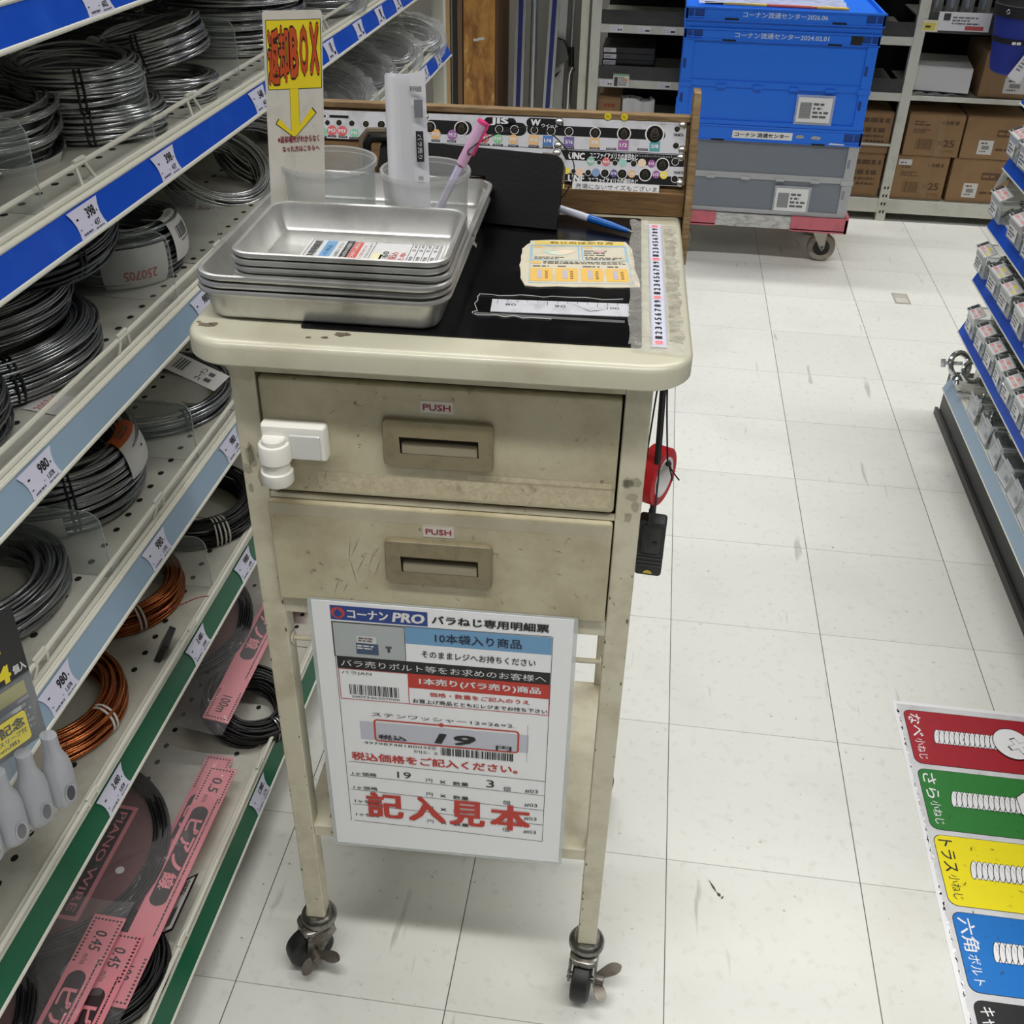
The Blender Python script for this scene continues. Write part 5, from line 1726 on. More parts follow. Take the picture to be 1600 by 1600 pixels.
# fourth shelf
coil('black coil with white ties beside the trolley leg on the fourth shelf', -0.83, 0.285, S5, 0.105, 0.035, 0.05, 40, 0.002, BLKW, (rad(3), rad(4)), ((rad(-48), WTIE), (rad(-40), WTIE)), (), 24)
coil('dark copper coil on the fourth shelf, farther of the two copper coils', -0.867, 0.055, S5, 0.104, 0.03, 0.036, 40, 0.0021, COPD, (0, 0), ((rad(-42), WTIE),), (), 25)
coil('bright copper coil on the fourth shelf next to the hanging packet', -0.848, -0.195, S5, 0.108, 0.034, 0.042, 46, 0.002, COP, (0, 0), ((rad(-8), WTIE),), ((rad(-62), 0.04, -20, 110, KRAFT, ('h', 0.5, 0.7)),), 26)
# bottom shelf
coil('black coil standing tilted under the far pink strip on the bottom shelf', -0.71, 0.10, S6 + 0.006, 0.078, 0.036, 0.045, 44, 0.0021, BLKW, (rad(3), rad(20)), ((rad(-30), DULL),), (), 27, group='black coils on the bottom shelf')
coil('black coil under the near end of the pink strip on the bottom shelf', -0.735, -0.385, S6, 0.088, 0.04, 0.035, 40, 0.0021, BLKW, (0, 0), (), (), 28, group='black coils on the bottom shelf')

mb = MB(lambda u, v, d: Vector((v + 0.0, -u, d)))
mb.box(-0.001, 0.04, 0, 0.045, 0, 0.0006, WRAP)
mb.text('200710', 0.003, 0.012, 0.037, 0.024, RD, 0.0009, 0.0, rot=180)
one(mb, 'paper_slip', 'loose white slip stamped 200710 lying at the front of the second shelf', 'slip', (-0.775, -0.13, S3 + 0.0008), rz=rad(-10))
mb = MB(lambda u, v, d: Vector((-0.09 + u, v, d)))
mb.box(0, 0.09, 0, 0.052, 0, 0.0006, WRAP)
mb.bars(0.012, 0.012, 0.03, 0.044, BLACK, 0.0009, 3, 8)
mb.text('コーナン', 0.05, 0.008, 0.060, 0.044, BLACK, 0.0009, 0.02, rot=90)
mb.lines(0.064, 0.008, 0.08, 0.044, 2, flat((90, 90, 92)), 0.0009)
one(mb, 'hanging_tag', 'white tag with a barcode poking out below the trolley top corner', 'tag', (-0.752, 0.255, 0.634), rot=(0, rad(20), rad(-6)))
mb = MB(lambda u, v, d: Vector((d, u, v)))
mb.rr(0, 0.042, 0, 0.038, 0.004, [(0, 0), (0, 0.008), (0.001, 0.009)], BLKW)
one(mb, 'black_tag', 'small flat black box by the wire fence between the copper coils', 'box', (-0.752, -0.075, S5 + 0.002), rot=(0, rad(30), rad(8)))
mb = MB()
mb.tube(smooth_path([(-0.775, -0.02, S5 + 0.03), (-0.76, 0.0, S5 + 0.034), (-0.745, 0.02, S5 + 0.03), (-0.728, 0.035, S5 + 0.032), (-0.716, 0.05, S5 + 0.026)]), 0.0009, flat((150, 34, 30)), 6)
one(mb, 'red_tie', 'thin red tie trailing from the dark copper coil', 'string')

# ---------------------------------------------------------------- piano wire packets on the bottom shelf
PKC = mat('pink_card', (232, 140, 152), 0.5)
PKD = mat('shaded_pink_card', (112, 68, 68), 0.55)  # the pink card darkened, with the bottom shelf's shade in its colour
INK = flat((40, 32, 36))
FILMB = clear('packet_film', (228, 226, 228), 0.07, 0.1, bump=1.0, bscale=14, gloss=0.8)


def packet(label, x, y0, z, size, endt, L=0.39, W=0.042, disc=True, rx=0.0, rzz=0.0):
    root = thing('wire_packet', label, 'wire packet', (x, y0, z), 0, 'pink piano wire packets', rot=(0, rad(rx), rad(rzz)))
    mb = MB(lambda u, v, d: Vector((v, -u, d)))
    mb.box(0, L, 0, W, 0, 0.0012, PKC)
    d = 0.0014
    for a in (0.006, L - 0.066):
        for k in range(13):
            mb.face2([(a + k * 0.005 + q, W - 0.004 + t) for q, t in ((-0.0018, 0), (0, 0.0022), (0.0018, 0), (0, -0.0022))], d, INK)
            mb.face2([(a + k * 0.005 + q, 0.004 + t) for q, t in ((-0.0018, 0), (0, 0.0022), (0.0018, 0), (0, -0.0022))], d, INK)
    for xx in (0.006, L - 0.006):
        for k in range(6):
            mb.face2([(xx + q, 0.008 + k * 0.005 + t) for q, t in ((-0.002, 0), (0, 0.002), (0.002, 0), (0, -0.002))], d, INK)
    mb.text(size, 0.022, 0.013, 0.05, 0.029, INK, d, 0.015, skew=0.05)
    mb.text('m/m', 0.056, 0.012, 0.07, 0.02, INK, d)
    mb.text(endt, L - 0.055, 0.013, L - 0.018, 0.029, INK, d, 0.01)
    a0, a1, v0, v1 = 0.078, 0.248, 0.006, W - 0.012
    q = (v1 - v0) / 2
    mb.face2([(a1 - q + q * math.cos(rad(t)), (v0 + v1) / 2 + q * math.sin(rad(t))) for t in range(-90, 91, 15)] + [(a0 + q + q * math.cos(rad(t)), (v0 + v1) / 2 + q * math.sin(rad(t))) for t in range(90, 271, 15)], d, mat('pill_black', (52, 40, 44), 0.4))
    for k, ch in enumerate('ピアノ線'):
        mb.text(ch, 0.102 + k * 0.031, v0 + 0.002, 0.128 + k * 0.031, v1 - 0.001, PKC, d + 0.0003, 0.03)
    mb.lines(0.06, W - 0.009, 0.3, W - 0.006, 1, INK, d, 5, 0.7, 0.9)
    mb.build('card_strip', root)
    if disc:
        mb = MB()
        cx, cy_ = -0.165, -L / 2
        for i in range(12):
            R_ = 0.168 - 0.004 * (i % 6)
            zz = 0.004 + 0.004 * (i // 6) + 0.001 * (i % 3)
            mb.tube([(cx + R_ * math.cos(2 * PI * s_ / 60), cy_ + R_ * math.sin(2 * PI * s_ / 60), zz) for s_ in range(60)], 0.0022, BLKW, 5, closed=True)
        mb.build('wire', root, angle=80)
        mb = MB()
        mb.lathe([(0, 0.001), (0.15, 0.001), (0.15, 0.0022), (0, 0.0022)], PKD, 48, (cx, cy_, 0))
        mb.disc(cx + 0.115, cy_ - 0.01, 0.006, WHITE, 0.0025, 14)
        mb.fn = lambda u, v, d: Vector((cx + 0.048 + v, cy_ + 0.095 - u, d))
        mb.rect(0, 0, 0.19, 0.048, PKC, 0.0025)
        mb.rect(0.006, 0.006, 0.184, 0.042, INK, 0.0028)
        mb.text('PIANO WIRE', 0.012, 0.026, 0.178, 0.037, PKC, 0.0031, 0.01)
        mb.text('ピアノ線', 0.05, 0.010, 0.14, 0.021, PKC, 0.0031, 0.0)
        mb.build('backing_card', root)
        mb = MB()
        rn = random.Random(int(y0 * 100))
        ph = rn.uniform(0, 6)

        def film(u, v):
            xx = -0.35 + 0.392 * u
            yy = 0.028 - (L + 0.05) * v
            edge_ = min(u, 1 - u, v, 1 - v) * 8
            zz = 0.002 + 0.012 * min(1, edge_) + 0.006 * math.sin(u * 17 + ph) * math.sin(v * 13 + ph) * min(1, edge_) + rn.uniform(-0.0015, 0.0015)
            return (xx, yy + 0.008 * math.sin(u * 9 + ph), max(zz, 0.0018))
        mb.grid(film, 26, 30, FILMB)
        mb.build('film', root, angle=80)
    return root


packet('pink 0.5 piano wire packet, full strip showing along the bottom shelf front', -0.7085, -0.055, S6 + 0.046, '0.5', '100 m', rx=4)
packet('pink piano wire packet tucked under the 0.5 packet', -0.737, -0.005, S6 + 0.012, '0.8', '0.8', rx=2, disc=False)
packet('pink 0.45 piano wire packet nearest the viewer at the bottom left corner', -0.7495, -0.343, S6 + 0.072, '0.45', '0.45', rx=3)
packet('pink 0.45 piano wire packet half covered by the nearest one', -0.724, -0.352, S6 + 0.055, '0.45', '0.45', rx=3, disc=False)
packet('pink 100 m piano wire packet behind the trolley leg on the bottom shelf', -0.742, 0.40, S6 + 0.078, '0.5', '100m', rx=10)
packet('pink piano wire packet seen through the gap left of the notice', -0.723, 0.74, S6 + 0.03, '0.5', '100m', L=0.39, rx=4, disc=False)

mb = MB(lambda u, v, d: Vector((v, -u, d)))
mb.box(0, 0.09, 0, 0.045, 0, 0.0008, BLACK)
mb.rect(0.004, 0.004, 0.086, 0.041, WRAP, 0.001)
mb.bars(0.05, 0.01, 0.08, 0.035, BLACK, 0.0013, 9, 14, vertical=False)
mb.lines(0.008, 0.01, 0.045, 0.035, 4, INK, 0.0013, 4)
one(mb, 'barcode_card', 'white and black barcode card against the wire fence below the pink strip', 'card', (-0.69, -0.24, S6 + 0.01), rot=(0, rad(-40), 0))

# ---------------------------------------------------------------- hanging packet of four grey sleeves at the left edge
hp = thing('sleeve_packet', 'black carded packet of four grey sleeves hanging at the left edge', 'packet', (-0.656, -0.447, 0.531), rot=(rad(-3), rad(-3), rad(-22)))
F = lambda u, v, d: Vector((d, u, v))
mb = MB(F)
BK = mat('black_glossy_card', (22, 22, 24), 0.3)
mb.box(-0.2, 0.0, 0.172, 0.245, 0, 0.0008, BK)
mb.text('4', -0.033, 0.172, -0.018, 0.192, flat((244, 224, 50)), 0.0012, 0.05, skew=0.1)
mb.text('個入', -0.016, 0.176, -0.002, 0.186, WHITE, 0.0012, 0.04)
mb.rect(-0.08, 0.205, -0.022, 0.222, flat((244, 224, 50)), 0.0010)
mb.text('2.5~4.0', -0.07, 0.208, -0.026, 0.218, BLACK, 0.0013, 0.04)
mb.rect(-0.08, 0.226, -0.026, 0.24, WHITE, 0.0010)
mb.lines(-0.075, 0.229, -0.03, 0.237, 1, BLACK, 0.0013, 3)
GR = mat('grey_sleeve_plastic', (176, 178, 186), 0.5, bump=0.05, bscale=60)
mb.face2([(-0.048, 0.176), (-0.038, 0.176), (-0.034, 0.182), (-0.031, 0.196), (-0.0335, 0.21), (-0.0365, 0.212), (-0.0395, 0.21), (-0.046, 0.19)], 0.0011, flat((112, 108, 112)))
mb.build('card', hp)
mb = MB(F)
mb.box(-0.2, 0.0, 0.095, 0.172, 0, 0.0006, mat('grey_card', (92, 96, 102), 0.4))
mb.lines(-0.02, 0.11, -0.006, 0.15, 6, flat((150, 150, 154)), 0.0009, 2)
mb.rect(-0.04, 0.15, -0.008, 0.166, flat((176, 170, 110)), 0.0009)
mb.rect(-0.2, 0.122, -0.018, 0.142, mat('silver_band', (186, 190, 194), 0.3, 0.5), 0.0011)
mb.build('lower_card', hp)
mb = MB(F)
mb.rr(-0.12, -0.022, 0.112, 0.147, 0.004, [(0, 0.013), (0, 0.0136)], BLACK)
mb.rr(-0.1192, -0.0228, 0.1128, 0.1462, 0.0035, [(0, 0.0136), (0, 0.0139)], flat((246, 226, 24)))
mb.text('発売記念', -0.080, 0.130, -0.026, 0.1425, BLACK, 0.0142, 0.03)
mb.text('オーバルスリーブ付', -0.080, 0.1225, -0.026, 0.1285, BLACK, 0.0142, 0.01)
mb.text('(4mm用)', -0.068, 0.1155, -0.036, 0.1205, BLACK, 0.0142, 0.01)
mb.rect(-0.118, 0.114, -0.09, 0.145, BLACK, 0.0142)
mb.text('数量', -0.115, 0.130, -0.093, 0.143, flat((246, 226, 24)), 0.0145, 0.03)
mb.text('限定', -0.115, 0.116, -0.093, 0.128, flat((246, 226, 24)), 0.0145, 0.03)
s_ = mb.build('sticker', hp)
s_['label'] = 'yellow sticker with black print'
for k in range(5):
    cx = -0.006 - 0.029 * k
    mb = MB(lambda u, v, d, cx=cx: Vector((d, u + cx, v)))
    # flattened bottle-shaped sleeve standing off the card
    rings = []
    for v, wdt, dep in ((0.010, 0.008, 0.005), (0.0125, 0.0115, 0.0075), (0.018, 0.0134, 0.009), (0.03, 0.0140, 0.0105), (0.055, 0.0142, 0.0125), (0.068, 0.0122, 0.0125), (0.078, 0.0082, 0.010), (0.088, 0.0072, 0.009), (0.1, 0.0072, 0.009)):
        rings.append((v, wdt, dep))
    vs, n = [], 20
    for v, wdt, dep in rings:
        for q in range(n):
            a = 2 * PI * q / n
            vs.append((wdt * math.cos(a), v, 0.011 + dep * math.sin(a)))
    fs = []
    for i in range(len(rings) - 1):
        for q in range(n):
            fs.append((i * n + q, i * n + (q + 1) % n, (i + 1) * n + (q + 1) % n, (i + 1) * n + q))
    fs += [tuple(range(n - 1, -1, -1)), tuple((len(rings) - 1) * n + q for q in range(n))]
    mb.add(vs, fs, GR)
    mb.add([(0.0062 * math.cos(t * PI / 8), 0.030 + 0.0115 * math.sin(t * PI / 8), 0.0222 + 0.0009 * math.sin(t * PI / 8)) for t in range(16)], [tuple(range(16))], mat('sleeve_hole_rim', (196, 198, 204), 0.5))
    mb.add([(0.0048 * math.cos(t * PI / 8), 0.030 + 0.0098 * math.sin(t * PI / 8), 0.0227 + 0.0008 * math.sin(t * PI / 8)) for t in range(16)], [tuple(range(16))], mat('sleeve_hole', (70, 72, 76), 0.6))
    mb.build('sleeve', hp)
mb = MB(F)
mb.grid(lambda u, v: (-0.2 + 0.2 * u, 0.0 + 0.17 * v, 0.0265 * min(1, min(u * 3, (1 - u) * 9, v * 7, (1 - v) * 12) + 0.03) + 0.001 * math.sin(u * 31) * math.sin(v * 19)), 24, 18, clear('sleeve_bag_film', (232, 234, 238), 0.05, 0.08, bump=0.5, bscale=24))
mb.build('film', hp, angle=80)

# ---------------------------------------------------------------- right shelving unit with parts bins
XR, YR = 0.66, 1.43
runit = thing('shelving_unit', 'low cream shop shelving with blue rails and clear parts bins at the right edge', 'shelf', (0.9, 0.7, 0))
OFR = lambda x, y, z: Vector((x - 0.9, y - 0.7, z))
RY0 = -0.2
mb = MB(OFR)
mb.box(1.06, 1.068, RY0, YR - 0.01, 0.02, 1.3, mat('pegboard_back', (120, 116, 104), 0.7))
mb.build('back_panel', runit)
for x0 in (0.726, 1.03):
    mb = MB(OFR)
    mb.box(x0, x0 + 0.036, YR - 0.035, YR - 0.003, 0.0, 1.3, LIP)
    mb.build('upright', runit, bevel=0.002)
mb = MB(OFR)
BKICK = mat('black_kick_plate', (30, 30, 31), 0.45, dirt=(58, 56, 52), dscale=18, damt=(0.55, 0.8))
mb.box(0.719, 1.05, RY0, YR + 0.17, 0.0, 0.135, BKICK)
mb.box(0.711, 0.719, RY0, YR + 0.185, 0.0, 0.02, mat('grey_kick_edge', (74, 73, 70), 0.5))
mb.build('kick_plate', runit)
RL = ((0.72, 'blue'), (0.585, 'blue'), (0.455, 'blue'), (0.322, 'blue'), (0.166, 'grey'), (0.86, 'blue'))
for z0, colr in RL:
    mb = MB(OFR)
    zt = z0 + 0.0355
    mb.box(XR + 0.02, 1.06, RY0, YR - 0.004, zt - 0.004, zt, SHELF)
    mb.box(XR + 0.02, XR + 0.024, RY0, YR - 0.004, z0 + 0.003, zt + 0.002, SHELF)
    s_ = mb.build('shelf_board', runit)
    mb = MB(OFR)
    mb.add([(XR + 0.001, y, z0) for y in (RY0, YR)] + [(XR + 0.0135, y, z0 + 0.034) for y in (RY0, YR)] + [(XR + 0.02, y, z0 + 0.036) for y in (RY0, YR)] + [(XR + 0.02, y, z0 - 0.001) for y in (RY0, YR)], [(0, 2, 3, 1), (2, 4, 5, 3), (4, 6, 7, 5), (6, 0, 1, 7), (0, 6, 4, 2), (1, 3, 5, 7)], LIP)
    mb.tube([(XR, RY0, z0 + 0.0005), (XR, YR, z0 + 0.0005)], 0.002, LIP, 8)
    mb.tube([(XR + 0.0135, RY0, z0 + 0.0345), (XR + 0.0135, YR, z0 + 0.0345)], 0.002, LIP, 8)
    mb.tube([(XR + 0.024, RY0, z0 + 0.0375), (XR + 0.024, YR, z0 + 0.0375)], 0.003, LIP, 8)
    mb.add([(XR - 0.0006 + 0.0125 * t, y, z0 + 0.0018 + 0.0315 * t) for t in (0, 1) for y in (RY0, YR - 0.003)], [(0, 2, 3, 1)], INS[colr])
    mb.build('price_rail', s_)

BIN = clear('bin_plastic', (206, 212, 214), 0.13, 0.08)
BINR = clear('bin_rim_plastic', (214, 218, 220), 0.5, 0.1)
PKL = flat((226, 150, 150))


def bin_proto(loc, label, wdt, style, group):
    root = thing('parts_bin', label, 'parts bin', loc, 0, group)
    w2 = wdt / 2 - 0.002
    mb = MB()
    D_ = 0.19
    H = 0.052
    t = 0.0015
    mb.box(0, D_, -w2, w2, 0, t, BIN)
    mb.box(0, t, -w2, w2, 0, H * 0.72, BIN)
    mb.box(0, D_, -w2, -w2 + t, 0, H, BIN)
    mb.box(0, D_, w2 - t, w2, 0, H, BIN)
    mb.box(D_ - t, D_, -w2, w2, 0, H + 0.01, BIN)
    mb.build('tray', root)
    mb = MB()
    mb.tube([(D_, -w2, H), (0.004, -w2, H), (0.0, -w2 + 0.004, H), (0.0, w2 - 0.004, H), (0.004, w2, H), (D_, w2, H)], 0.0018, BINR, 6)
    mb.box(-0.002, 0.0, -w2 + 0.004, w2 - 0.004, H * 0.6, H, BINR)
    mb.build('rim', root)
    # sloping label ledge over the front
    mb = MB(lambda u, v, d: Vector((-0.006 + v * 0.90 - d * 0.44, -u, H - 0.002 + v * 0.44 + d * 0.9)))
    lw = min(w2 - 0.003, 0.042)
    mb.rr(-lw - 0.002, lw + 0.002, -0.002, 0.029, 0.004, [(0, -0.0015), (0, 0.0)], BINR)
    mb.rect(-lw, 0.001, lw, 0.026, flat((222, 222, 224)), 0.0004)
    mb.rect(-lw, 0.001, -lw + 0.016, 0.026, flat((52, 50, 52)), 0.0006)
    rn = random.Random(style)
    cols = [PKL, flat((60, 70, 120)) if style == 3 else flat((90, 80, 84)), flat((226, 214, 100)) if style == 2 else PKL]
    for r_ in range(2):
        for c_ in range(3):
            a = -lw + 0.02 + c_ * (2 * lw - 0.022) / 3
            mb.rect(a, 0.004 + r_ * 0.011, a + (2 * lw - 0.022) / 3 - 0.002, 0.012 + r_ * 0.011, cols[(r_ + c_) % 3] if (r_ + c_) % 2 == 0 else flat((204, 190, 190)), 0.0006)
    mb.build('label_ledge', root)
    mb = MB(lambda u, v, d: Vector((-0.0022 - d, -u, v)))
    mb.rect(-lw * 0.8, 0.006, lw * 0.5, 0.033, WHITE, 0.0004)
    mb.lines(-lw * 0.7, 0.009, lw * 0.4, 0.03, 3, flat((80, 84, 100)), 0.0006, style)
    mb.build('front_label', root)
    return root


ROWS = ((0, (1.375, 1.28), 0.088, 1, 'top'), (1, (1.385, 1.215, 1.10), 0.1, 1, 'second'), (2, (1.385, 1.255, 1.155, 1.045, 0.93), 0.093, 2, 'third'), (3, (1.335, 1.235, 1.145, 1.062, 0.982, 0.90, 0.815), 0.078, 3, 'fourth'))
ORD = ('first', 'second', 'third', 'fourth', 'fifth', 'sixth', 'seventh', 'eighth')
for lv, ys, wd, st, nm in ROWS:
    proto = None
    for k, y in enumerate(ys):
        lab = 'clear parts bin, %s from the far end on the %s row of the right shelving' % (ORD[k], nm)
        loc = (XR - 0.006, y, RL[lv][0] + 0.0365)
        if proto is None:
            proto = bin_proto(loc, lab, wd, st, 'parts bins on the right shelving')
        else:
            copy_tree(proto, loc, rad((-1.5, 2, 1, -2, 1.5, 0, 1)[k]), lab)

# bottom row: plain bins with a white card in front
proto = None
for k, y in enumerate((1.21, 1.10, 1.005, 0.915, 0.835, 0.755, 0.675, 0.595)):
    lab = 'clear bin with a white card, %s from the far end on the grey-railed bottom row' % ORD[k]
    loc = (XR + 0.012, y, RL[4][0] + 0.0365)
    if proto is None:
        proto = thing('parts_bin', lab, 'parts bin', loc, 0, 'parts bins on the bottom row')
        mb = MB()
        w2 = 0.039
        for a in ((0, 0.19, -w2, w2, 0, 0.0015), (0, 0.0015, -w2, w2, 0, 0.05), (0, 0.19, -w2, -w2 + 0.0015, 0, 0.06), (0, 0.19, w2 - 0.0015, w2, 0, 0.06)):
            mb.box(*a, BIN)
        mb.build('tray', proto)
        mb = MB()
        mb.tube([(0.19, -w2, 0.06), (0.004, -w2, 0.056), (0, -w2 + 0.004, 0.05), (0, w2 - 0.004, 0.05), (0.004, w2, 0.056), (0.19, w2, 0.06)], 0.0018, BINR, 6)
        mb.build('rim', proto)
        mb = MB(lambda u, v, d: Vector((-0.002 - d + 0.012 * (v / 0.045), -u, v)))
        mb.rect(-0.03, 0.006, 0.03, 0.046, flat((214, 212, 224)), 0.0004)
        mb.lines(-0.025, 0.028, 0.01, 0.042, 2, flat((110, 110, 140)), 0.0006, 3)
        mb.lines(0.005, 0.012, 0.026, 0.03, 1, flat((36, 34, 60)), 0.0006, 5, 0.6, 0.9)
        mb.build('front_label', proto)
    else:
        copy_tree(proto, loc, rad((0, 1, -2, 2, 0, -1, 1, 0)[k]), lab)

# loose hardware lying in the bins: nobody could count it
rn = random.Random(77)
CHR = mat('chrome_hardware', (205, 208, 210), 0.15, 0.95)
IRON = mat('dark_hardware', (84, 82, 80), 0.35, 0.8)
for lv, ys, wd in [(r_[0], r_[1], r_[2]) for r_ in ROWS] + [(4, (1.21, 1.10, 1.005, 0.915, 0.835, 0.755, 0.675, 0.595), 0.074)]:
    mb = MB()
    for y in ys:
        x0 = XR + (0.012 if lv == 4 else -0.006)
        for k in range(26):
            p = Vector((x0 + rn.uniform(0.02, 0.16), y + rn.uniform(-wd * 0.36, wd * 0.36), RL[lv][0] + 0.0365 + rn.uniform(0.006, 0.03)))
            d = Vector((rn.uniform(-1, 1), rn.uniform(-1, 1), rn.uniform(-0.35, 0.35))).normalized() * rn.uniform(0.006, 0.016)
            mb.tube([p - d, p + d], 0.0026, rn.choice((CHR, IRON, IRON)), 6)
            mb.tube([p + d, p + d * 1.25], 0.0055, rn.choice((CHR, IRON)), 6)
    o = one(mb, 'loose_hardware', 'loose bolts and fittings filling the clear bins on one row of the right shelving: %s row' % ('top', 'second', 'third', 'fourth', 'bottom')[lv], 'hardware', kind='stuff')


def eye_bolt(label, loc, rot, Rg, shank):
    root = thing('eye_bolt', label, 'eye bolt', loc, 0, 'large eye bolts on the bottom row end', rot=rot)
    mb = MB()
    mb.tube([(Rg * math.cos(2 * PI * k / 28), 0, Rg * math.sin(2 * PI * k / 28)) for k in range(28)], Rg * 0.24, CHR, 10, closed=True)
    mb.build('eye', root)
    mb = MB()
    mb.lathe([(0, -Rg - shank), (Rg * 0.2, -Rg - shank), (Rg * 0.2, -Rg * 1.4), (Rg * 0.5, -Rg * 1.38), (Rg * 0.5, -Rg * 1.15), (Rg * 0.2, -Rg * 1.1)], CHR, 14)
    mb.build('shank', root)


ZE = RL[4][0] + 0.0365
eye_bolt('large bright ring of the eye bolt sticking out highest at the bottom row end', (0.668, 1.372, ZE + 0.058), (rad(-30), rad(18), rad(20)), 0.029, 0.02)
eye_bolt('second bright eye bolt lying against the first at the bottom row end', (0.69, 1.335, ZE + 0.058), (rad(-35), rad(-30), rad(35)), 0.024, 0.02)
eye_bolt('small eye bolt standing in the bin next to the large eye bolts', (0.69, 1.215, ZE + 0.05), (rad(10), rad(20), rad(70)), 0.014, 0.03)
eye_bolt('small hooked eye bolt in the second bin of the bottom row', (0.69, 1.12, ZE + 0.05), (rad(-10), rad(20), rad(60)), 0.014, 0.03)
mb = MB()
mb.lathe([(0, 0), (0.011, 0), (0.0115, 0.002), (0.0115, 0.009), (0.011, 0.011), (0.005, 0.0115), (0.005, 0.05), (0, 0.05)], CHR, 6)
one(mb, 'hex_bolt', 'big bright hex bolt poking out over the bottom grey rail', 'bolt', (0.625, 1.38, ZE + 0.055), rot=(rad(8), rad(82), 0))
mb = MB()
mb.tube([(0.66, 1.31, ZE + 0.012), (0.80, 1.26, ZE + 0.014)], 0.006, CHR, 10)
one(mb, 'steel_rod', 'bright steel rod lying across the end of the bottom row', 'rod')
mb = MB(lambda u, v, d: Vector((d, -u, v)))
mb.box(0, 0.075, 0, 0.1, 0, 0.002, mat('pale_blue_plate', (178, 194, 204), 0.25, 0.6))
one(mb, 'hinge_plate', 'pale steel plate standing in a bottom row bin near the picture edge', 'plate', (0.69, 0.72, ZE + 0.01), rot=(0, rad(14), 0))
mb = MB(lambda u, v, d: Vector((u, d, v)))
mb.prism([(0, 0), (0.06, 0.05), (0.045, 0.085), (0.015, 0.06)], 0, 0.0006, WRAP)
mb.lines(0.022, 0.02, 0.04, 0.04, 2, flat((120, 120, 124)), -0.0002, 3)
one(mb, 'paper_note', 'white paper note sticking out at the far end of the top blue rail', 'note', (0.655, YR + 0.006, 0.672))

# ---------------------------------------------------------------- back shelving
YS = 3.28
bu = thing('shelving_unit', 'cream shelving across the back wall holding cartons and dark tool cases', 'shelf', (0.8, YS + 0.25, 0))
OFB = lambda x, y, z: Vector((x - 0.8, y - YS - 0.25, z))
PALEG = mat('back_shelf_enamel', (206, 206, 194), 0.45, dirt=(176, 174, 160), dscale=12, damt=(0.5, 0.8))
DARKB = mat('interior_shade_back', (26, 26, 27), 0.8)  # panel coloured dark to put the shade of the shelf interior into it
mb = MB(OFB)
mb.box(-0.36, 2.4, YS + 0.46, YS + 0.47, 0.02, 1.7, DARKB)
mb.build('back_panel', bu)
for x0 in (-0.402, 0.79, 1.98):
    mb = MB(OFB)
    mb.box(x0, x0 + 0.037, YS - 0.006, YS + 0.03, 0, 1.7, PALEG)
    if x0 > 0:
        for k in range(4):
            for dx in (0.009, 0.021):
                mb.add([(x0 + dx + a, YS - 0.0066, 0.03 + k * 0.032 + b) for a, b in ((0, 0), (0.006, 0.003), (0.006, 0.014), (0, 0.011))], [(0, 1, 2, 3)], DARKHOLE)
    mb.build('upright', bu, bevel=0.0015)
for x0, x1, zs in ((-0.365, 0.79, ((0.088, 0.056, 0), (0.490, 0.03, 1), (0.687, 0.03, 1), (0.90, 0.03, 1), (1.12, 0.03, 1))), (0.827, 1.98, ((0.088, 0.056, 0), (0.484, 0.018, 0), (0.735, 0.03, 2), (1.02, 0.03, 0)))):
    for zt, th, st in zs:
        mb = MB(OFB)
        mb.box(x0, x1, YS, YS + 0.46, zt - 0.006, zt, PALEG)
        mb.box(x0, x1, YS - 0.002, YS + 0.01, zt - th, zt, PALEG)
        s_ = mb.build('shelf_board', bu, bevel=0.001)
        if st == 1:
            mb = MB(OFB)
            mb.box(x0, x1, YS - 0.002, YS, zt + 0.001, zt + 0.05, clear('smoked_guard', (60, 60, 62), 0.78, 0.2))
            mb.build('front_guard', s_)
        if st == 2:
            mb = MB(OFB)
            mb.box(x0, x1, YS - 0.004, YS, zt - 0.03, zt + 0.04, mat('dark_price_rail', (62, 62, 64), 0.4))
            mb.build('price_rail', s_)
LAV = flat((196, 192, 214))
for z_, xs in ((0.672, (-0.305, -0.2, -0.105)), (0.475, (-0.33, -0.105))):
    for k, x in enumerate(xs):
        mb = MB(upright())
        mb.box(-0.024, 0.024, -0.012, 0.012, 0, 0.0006, WHITE)
        mb.lines(-0.02, -0.008, 0.006, 0.009, 3, LAV, 0.0009, k)
        mb.lines(0.004, -0.008, 0.021, 0.002, 1, BLACK, 0.0009, k + 4, 0.6, 0.9)
        one(mb, 'price_card', 'small white price card, %s from the corner on the %s rail of the back shelving' % (ORD[k], 'upper' if z_ > 0.6 else 'lower'), 'price card', (x, YS - 0.0035, z_), group='price cards on the back shelving')
mb = MB(upright())
mb.box(-0.03, 0.032, -0.026, 0.024, 0, 0.0008, flat((222, 218, 212)))
mb.rect(-0.03, 0.017, 0.032, 0.024, flat((120, 170, 130)), 0.001)
mb.rect(-0.026, -0.022, -0.012, 0.012, flat((70, 66, 64)), 0.001)
mb.rect(0.008, -0.002, 0.026, 0.006, flat((214, 150, 100)), 0.001)
mb.lines(-0.008, -0.02, 0.026, 0.014, 4, flat((120, 118, 116)), 0.0012, 3)
one(mb, 'price_sign', 'card with a green top edge clipped to the lower back rail', 'sign', (-0.275, YS - 0.007, 0.488))

